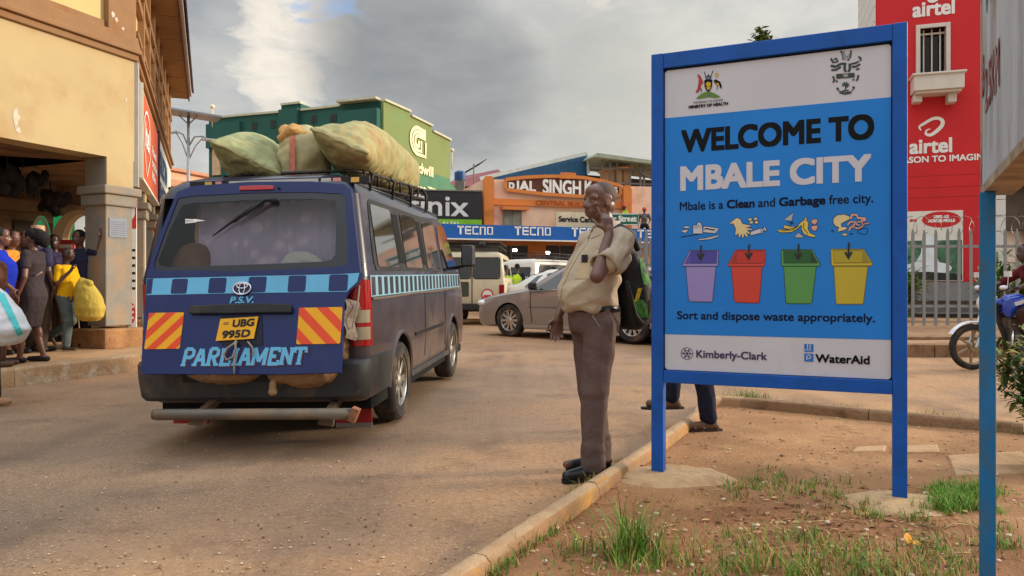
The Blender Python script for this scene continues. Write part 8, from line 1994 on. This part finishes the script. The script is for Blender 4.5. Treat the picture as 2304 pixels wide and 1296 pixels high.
# person stepping off the kerb with a big white sack
wl_ = V((P(-30, 648, 7.2).x, 7.2, gz(7.2)))
human('person in a patterned brown wrap striding along with a white sack', wl_, (1, -.15, 0), 1.62, dict(ankR=(.09, .16, .09), toeR=(.10, .34, .04), kneeR=(.10, .14, .50), ankL=(-.10, -.28, .14), toeL=(-.1, -.12, .035), kneeL=(-.1, -.04, .5), elR=(.25, .05, 1.15), wrR=(.24, .24, 1.06)), skA, cloth('brown_wrap', (110, 72, 52), .5), cloth('dark_wrap', (70, 46, 44), .5), (mat('tan_sandal', srgb(170, 130, 96), .6), 'flat'), 'braids', .012)
c = P(0, 712, 7.0); mb = MB(); mb.loft([(c + V((-.05, 0, -.27)), .10, .10), (c + V((-.04, 0, -.24)), .22, .2), (c + V((-.02, 0, -.12)), .27, .24), (c + V((-.08, 0, .05)), .24, .22), (c + V((-.16, 0, .22)), .18, .16), (c + V((-.24, 0, .36)), .10, .1)], 28)
wsk = blob(mb, 'sack', mat('white_plastic_sack', srgb(226, 226, 226), .45, var=.05, bump=.15, bscale=12), None, .018, 2, (.010, (6, 6, 6))); tag(wsk, 'bulging white plastic sack with a turquoise stripe at the left edge', 'sack')
bv2 = BVHTree.FromPolygons([v.co for v in wsk.data.vertices], [tuple(p.vertices) for p in wsk.data.polygons]); mb = MB(); mb.smooth = True; rows = []
for k in range(16):
    f = k / 15; row = []
    for q in (0, .33, .66, 1): x, y = -12 + 52 * f + q * (16 - 4 * f), 655 + 92 * f - q * 6 + 10 * f * f; o_ = V((0, 0, CAMZ)); d = V(((x - CX) / F, 1, (CY - y) / F)).normalized(); hh = bv2.ray_cast(o_, d); row.append(hh[0] - d * .006 if hh[0] else None)
    rows.append(row)
for q, r in zip(rows, rows[1:]):
    for k in range(3):
        if all((q[k], q[k + 1], r[k], r[k + 1])): mb.poly([q[k], r[k], r[k + 1], q[k + 1]])
mb.build('stripe', mat('turquoise_stripe', srgb(84, 206, 206), .45, var=.05), wsk)
# person behind the sign, one foot on the kerb
bl_ = V((1.50, 5.98, .03)); djean = cloth('dark_blue_jeans', (36, 38, 54), .2)
t, J, _ = human('person in dark jeans and brown sandals with one foot up on the kerb', bl_, (-1, -.05, 0), 1.72, dict(ankL=(-.10, -.03, .09), toeL=(-.12, .14, .035), kneeL=(-.11, .03, .50), ankR=(.10, .22, .235), toeR=(.09, .40, .185), kneeR=(.11, .20, .62)), skB, cloth('grey_tee', (120, 120, 124)), djean, (mat('brown_leather_sandal', srgb(104, 72, 50), .55, var=.3), 'flat'), 'short', .011)
for n_ in 'LR':
    an, to = J['ank' + n_], J['toe' + n_]; fd = V((to.x - an.x, to.y - an.y, 0)).normalized(); sx = V((fd.y, -fd.x, 0)); z0 = an.z - .092; mb = MB(); mb.prism([V((an.x, an.y, z0)) + fd * f + sx * q for f, q in ((-.10, -.03), (-.05, -.045), (.08, -.05), (.19, -.05), (.25, -.02), (.25, .02), (.19, .05), (.08, .05), (-.05, .045), (-.10, .03))], (0, 0, .018)); mb.build('sandal_sole', mat('sandal_sole', srgb(50, 36, 30), .7), t)
    mb = MB()
    for f in (.06, .13): mb.tube([V((an.x, an.y, z0 + .02)) + fd * f - sx * .048, V((an.x, an.y, z0 + .085 - f * .2)) + fd * f, V((an.x, an.y, z0 + .02)) + fd * f + sx * .048], .011, 6)
    mb.build('sandal_strap', sandal, t)
# traffic officer, workers on the canopy
hv = mat('hi_vis_lime', srgb(190, 226, 40), .6, var=.06); stp = mat('reflective_grey', srgb(186, 188, 180), .35)
def vest(t, J, m=hv):
    mb = MB(); mb.loft([(J['pel'] + V((0, 0, -.04)), .182, .142), (J['waist'], .172, .138), (J['chest'], .190, .146), (J['chest'] + V((0, -.008, .09)), .172, .118), (J['neck'] + V((0, 0, -.01)), .09, .08)], 24); v = blob(mb, 'hi_vis_vest', m, t, .02, 1)
    mb = MB()
    for z in (.02, .16): mb.loft([(J['waist'] + V((0, 0, z - .025)), .184, .150), (J['waist'] + V((0, 0, z + .025)), .186, .151)], 24, False)
    mb.build('reflective_stripe', stp, v)
L_ = V((P(1164, 648, 22.5).x, 22.5, .18)); t, J, _ = human('traffic officer in a lime hi-vis vest behind the silver grey saloon car', L_, (.2, 1, 0), 1.68, None, skC, cloth('dark_uniform', (40, 36, 44)), cloth('dark_uniform', (0, 0, 0)), (shoe_k, 'shoe'), 'short', .016); vest(t, J)
kneel = dict(pel=(0, 0, .50), waist=(0, .03, .63), chest=(0, .06, .85), neck=(0, .06, 1.0), head=(0, .10, 1.17), hipL=(-.09, 0, .47), hipR=(.09, 0, .47), kneeL=(-.14, .36, .42), kneeR=(.14, .34, .40), ankL=(-.12, .05, .09), ankR=(.12, .05, .09), toeL=(-.13, .22, .035), toeR=(.13, .22, .035), shL=(-.18, .05, .95), shR=(.18, .05, .95), elL=(-.26, .18, .75), elR=(.26, .18, .75), wrL=(-.2, .36, .70), wrR=(.2, .36, .70))
red_h = mat('red_helmet', srgb(206, 50, 40), .4)
for k, (px_, lab, top, v_) in enumerate(((1409, 'worker in a red helmet and lime vest crouching above the street name plate', cloth('lime_top', (150, 190, 50)), True), (1450, 'worker in a red helmet and grey shirt crouching on the shop canopy', cloth('grey_work_shirt', (104, 106, 116)), False))):
    Y = 32.2; w_ = V((P(px_, 648, Y).x, Y, 3.34 + (0 if k else .12))); t, J, HR = human(lab, w_, ((-1, -.2, 0), (.2, 1, 0))[k], 1.68, kneel, skC, top, cloth('dark_trousers', (0, 0, 0)), (shoe_k, 'shoe'), None, .018)
    mb = MB(); mb.smooth = True; mb.lathe([(.125, .03), (.10, .035), (.098, .08), (.07, .125), (.001, .14)], J['head'] + V((0, -.01, 0)), 'z', 20, False); mb.build('helmet', red_h, t)
    if v_: vest(t, J)
# motorcycle rider
rl = V((bx0 + .92, 9.75, gz(9.75))); s_ = 1.0
human('motorcycle rider in a dark red jacket leaning forward to the handlebar', rl, (-1, 0, 0), 1.72, dict(pel=(0, .0, .90), waist=(0, .05, 1.02), chest=(0, .13, 1.22), neck=(0, .17, 1.37), head=(0, .24, 1.53), hipL=(-.10, .02, .88), hipR=(.10, .02, .88), kneeL=(-.19, .40, .74), kneeR=(.19, .40, .74), ankL=(-.17, .26, .37), ankR=(.17, .26, .37), toeL=(-.18, .42, .31), toeR=(.18, .42, .31), shL=(-.18, .14, 1.31), shR=(.18, .14, 1.31), elL=(-.30, .34, 1.15), elR=(.30, .34, 1.15), wrL=(-.30, .56, 1.06), wrR=(.30, .56, 1.06), hdL=(0, 1, -.1), hdR=(0, 1, -.1)), skC, cloth('dark_red_jacket', (92, 30, 34), .2), cloth('dark_wrap', (0, 0, 0)), (shoe_k, 'shoe'), 'short', .014, sleeve=1.0, hands={'L': dict(curl=(1, 1, 1, 1), pn=(0, 0, -1)), 'R': dict(curl=(1, 1, 1, 1), pn=(0, 0, -1))})
# ------------------------------------------------------------------ goods and boards inside the arcade
Bk = Plane(C0 - A_.n * 2.4, A_.u)
t = thing('phone_shop_board', 'green and white phone shop board inside the arcade, beside the yellow arch', 'sign')
brd = Plane(P(128, 648, 12.6), (1, .12, 0)); brd.o.z = 0
mb = MB(); px_wall(mb, brd, [(120, 552), (168, 552), (168, 486), (120, 486)], -.04, 0); mb.build('green_panel', mat('shop_green_added_glow', srgb(46, 158, 96), .5, var=.04, emit=(srgb(46, 158, 96), .22)), t)  # weak glow added so the boards show in the dark arcade
mb = MB(); px_wall(mb, brd, [(168.3, 556), (216, 556), (216, 486), (168.3, 486)], -.04, 0); wp_ = mb.build('white_panel', mat('white_panel_added_glow', srgb(226, 226, 220), .5, emit=((.8, .8, .76), .25)), t)
mb = MB(); tpx(mb, brd, 'MOBILE', 130, 517, 166, 500, .004, .01); tpx(mb, brd, 'NATION', 132, 534, 164, 525, .004, .006); mb.build('lettering', whp, t)
mb = MB(); tpx(mb, brd, 'MADE IN', 189, 517, 206, 511, .004, .005); mb.build('red_lettering', red_p, wp_)
t = thing('yellow_arch', 'yellow painted arch over an inner shop doorway of the arcade', 'archway'); ar = Plane(P(150, 648, 12.2), (1, .12, 0)); ar.o.z = 0; u0, v0 = ar.uv(176, 552)
mb = MB(); mb.smooth = False; ou = ell(u0, v0, .42, .57, 20, 30, 180); inn2 = ell(u0 + .04, v0, .28, .50, 20, 30, 180)
for k in range(20): mb.prism([ar.at(*ou[k]), ar.at(*ou[k + 1]), ar.at(*inn2[k + 1]), ar.at(*inn2[k])], ar.n * -.22)
mb.build('arch', yel, t, bevel=.004)
for px0, px1 in ((126.5, 136.5),): mb = MB(); a0, b0 = ar.uv(px0, 785); a1, b1 = ar.uv(px1, 552.5); ar.slab(mb, a0, .3, a1, b1, -.22, 0); mb.build('jamb', yel, t)
t = thing('phone_shop_board', 'second green and white board, rounded at the top, behind the man in the skullcap', 'sign'); b2 = Plane(P(85, 648, 12.4), (1, .12, 0)); b2.o.z = 0; u0, v0 = b2.uv(88, 540); mb = MB()
wallprism(mb, b2, [(u0 - .12, v0 - .2), (u0 + .16, v0 - .2)] + ell(u0 + .02, v0, .14, .40, 12, 0, 180), -.04, 0); mb.build('panel', MATS['shop_green_added_glow'], t); mb = MB(); line(mb, b2, ell(u0 + .02, v0, .12, .36, 12, 0, 180), .05, .004); mb.build('border', white, t)
t = thing('notice_sheet', 'grey blue printed notice pasted on the grey corner column', 'notice'); nt_ = Plane(C0 + A_.n * .004, A_.u); a1, _ = nt_.uv(250, 520); mb = MB(); nt_.slab(mb, -.42, 1.86, -.13, 2.13, -.0, .004); mb.build('paper', mat('blue_grey_paper', srgb(140, 146, 160), .7, var=.06), t)
mb = MB()
for k in range(7): nt_.slab(mb, -.40, 1.89 + k * .03, -.16, 1.896 + k * .03, .004, .0055)
mb.build('printed_line', mat('grey_print', srgb(90, 92, 104), .7), t)
rnd = random.Random(5)
for k, (px_, py_, Y, sz) in enumerate(((15, 400, 10.6, .26), (50, 405, 10.8, .24), (82, 412, 11.2, .2), (128, 445, 12.2, .24), (112, 455, 12.6, .22))):
    mb = MB()
    c = P(px_, py_, Y)
    for q in range(11): mb.ball(c + V((rnd.uniform(-.14, .14), rnd.uniform(-.1, .1), rnd.uniform(-.16, .12))), (sz * rnd.uniform(.15, .32), sz * rnd.uniform(.15, .3), sz * rnd.uniform(.3, .6)))
    mb.tube([c, V((c.x, c.y, BEAM + .02))], .012, 5); o = blob(mb, 'hanging_bag', hang, None, .022, 2, (.01, (9, 9, 9))); tag(o, ('dark bundle of bags hung from the arcade ceiling at the far left', 'second dark bundle of bags from the left under the arcade ceiling', 'third hanging dark bundle of bags, in front of the brown back wall', 'dark bundle of bags hung nearest the grey corner column', 'smaller dark bundle just left of the one nearest the grey column')[k], 'bags', 'bags hung under the arcade ceiling')
cb_ = mat('crate_red', srgb(196, 60, 48), .5, var=.1)
for k, (px_, py_, Y, s_, m_, lab) in enumerate(((155, 552, 11.9, .17, cb_, 'red and white box on the counter in front of the yellow arch'), (342, 515, 15.2, .34, mat('blue_crate', srgb(24, 62, 140), .5), 'blue plastic drum on a ledge of the arcade, left of the minibus'))):
    c = P(px_, py_, Y); mb = MB(); mb.box(c, (s_ * 1.6, s_, s_)); o = mb.build('box' if k == 0 else 'drum', m_, None, bevel=.02); tag(o, lab, 'box' if k == 0 else 'drum'); mb = MB(); mb.box(c + V((0, -s_ * .5 - .004, -.02)), (s_ * 1.2, .004, s_ * .35)); mb.build('label_band', white, o)
    mb = MB(); mb.bx(c.x - s_, c.x + s_, c.y - .2, c.y + .3, gz(Y) + .2, c.z - s_ / 2 - .002); tag(mb.build('counter', darkb, None, bevel=.01), ('brown shop counter below the red and white box', 'grey brown ledge carrying the blue drum')[k], 'counter')
mb = MB(); c = G(302, 742, .30); mb.loft([(c + V((0, 0, 0)), .16, .12), (c + V((.02, 0, .08)), .13, .1), (c + V((-.03, 0, .20)), .05, .05), (c + V((-.05, 0, .26)), .02, .02)], 16); mb.ball(c + V((.14, -.05, .05)), (.12, .1, .06)); o = blob(mb, 'sack', mat('pink_white_sack', srgb(206, 186, 176), .8), None, .018, 2, (.01, (9, 9, 9))); tag(o, 'slumped pinkish white sack on the pavement by the grey corner column', 'sack')
# ================================================================== one piece, one object; no deeper than sub-parts
def islands(o):
    me = o.data; par = list(range(len(me.vertices)))
    def find(a):
        while par[a] != a: par[a] = par[par[a]]; a = par[a]
        return a
    for e in me.edges: par[find(e.vertices[0])] = find(e.vertices[1])
    groups = {}
    for p in me.polygons: groups.setdefault(find(p.vertices[0]), []).append(p)
    if len(groups) < 2: return
    new = []
    for ps in groups.values():
        ids = sorted({i for p in ps for i in p.vertices}); mp_ = {a: b for b, a in enumerate(ids)}
        m = bpy.data.meshes.new(me.name); m.from_pydata([tuple(me.vertices[i].co) for i in ids], [], [[mp_[i] for i in p.vertices] for p in ps])
        m.polygons.foreach_set('material_index', [p.material_index for p in ps]); m.polygons.foreach_set('use_smooth', [p.use_smooth for p in ps])
        for q in me.materials: m.materials.append(q)
        m.set_sharp_from_angle(angle=R(40)); new.append(m)
    for m in new[1:]:
        c = o.copy(); c.data = m; COL.objects.link(c); c.parent = o.parent
    o.data = new[0]
for o in list(sc.objects):
    if o.type == 'MESH' and o.parent and o.name.split('.')[0] in ('parapet_panel', 'corbel', 'wheel_arch_lip', 'bracket', 'sill', 'mirror', 'fork', 'plinth_step', 'coping', 'steel_posts', 'window_bars', 'edge_strip', 'side_moulding', 'dark_square', 'blue_square', 'reflective_board', 'sandal_strap', 'flap_edge', 'shopfront_wall', 'pilaster', 'lens', 'batten', 'reflective_stripe', 'rocks'): islands(o)
def depth(o): return 1 + (depth(o.parent) if o.parent else 0)
for o in list(sc.objects):
    while depth(o) > 3: o.parent = o.parent.parent
# ================================================================== tidy up: put every thing's origin at its base
bpy.context.view_layer.update()
def under(o):
    r = [o]
    for c in o.children: r += under(c)
    return r
for o in [x for x in sc.objects if x.parent is None and x.type in ('EMPTY', 'MESH') and x.get('kind') is None]:
    if V(o.location).length > 1e-6 or V(o.rotation_euler).length > 1e-6: continue
    bb = [m.matrix_world @ V(c) for m in under(o) if m.type == 'MESH' for c in m.bound_box]
    if not bb: continue
    lo = [min(p[i] for p in bb) for i in range(3)]; hi = [max(p[i] for p in bb) for i in range(3)]
    base = V(((lo[0] + hi[0]) / 2, (lo[1] + hi[1]) / 2, lo[2]))
    o.location = base
    if o.type == 'MESH': o.data.transform(Matrix.Translation(-base))
    for c in o.children: c.location = V(c.location) - base
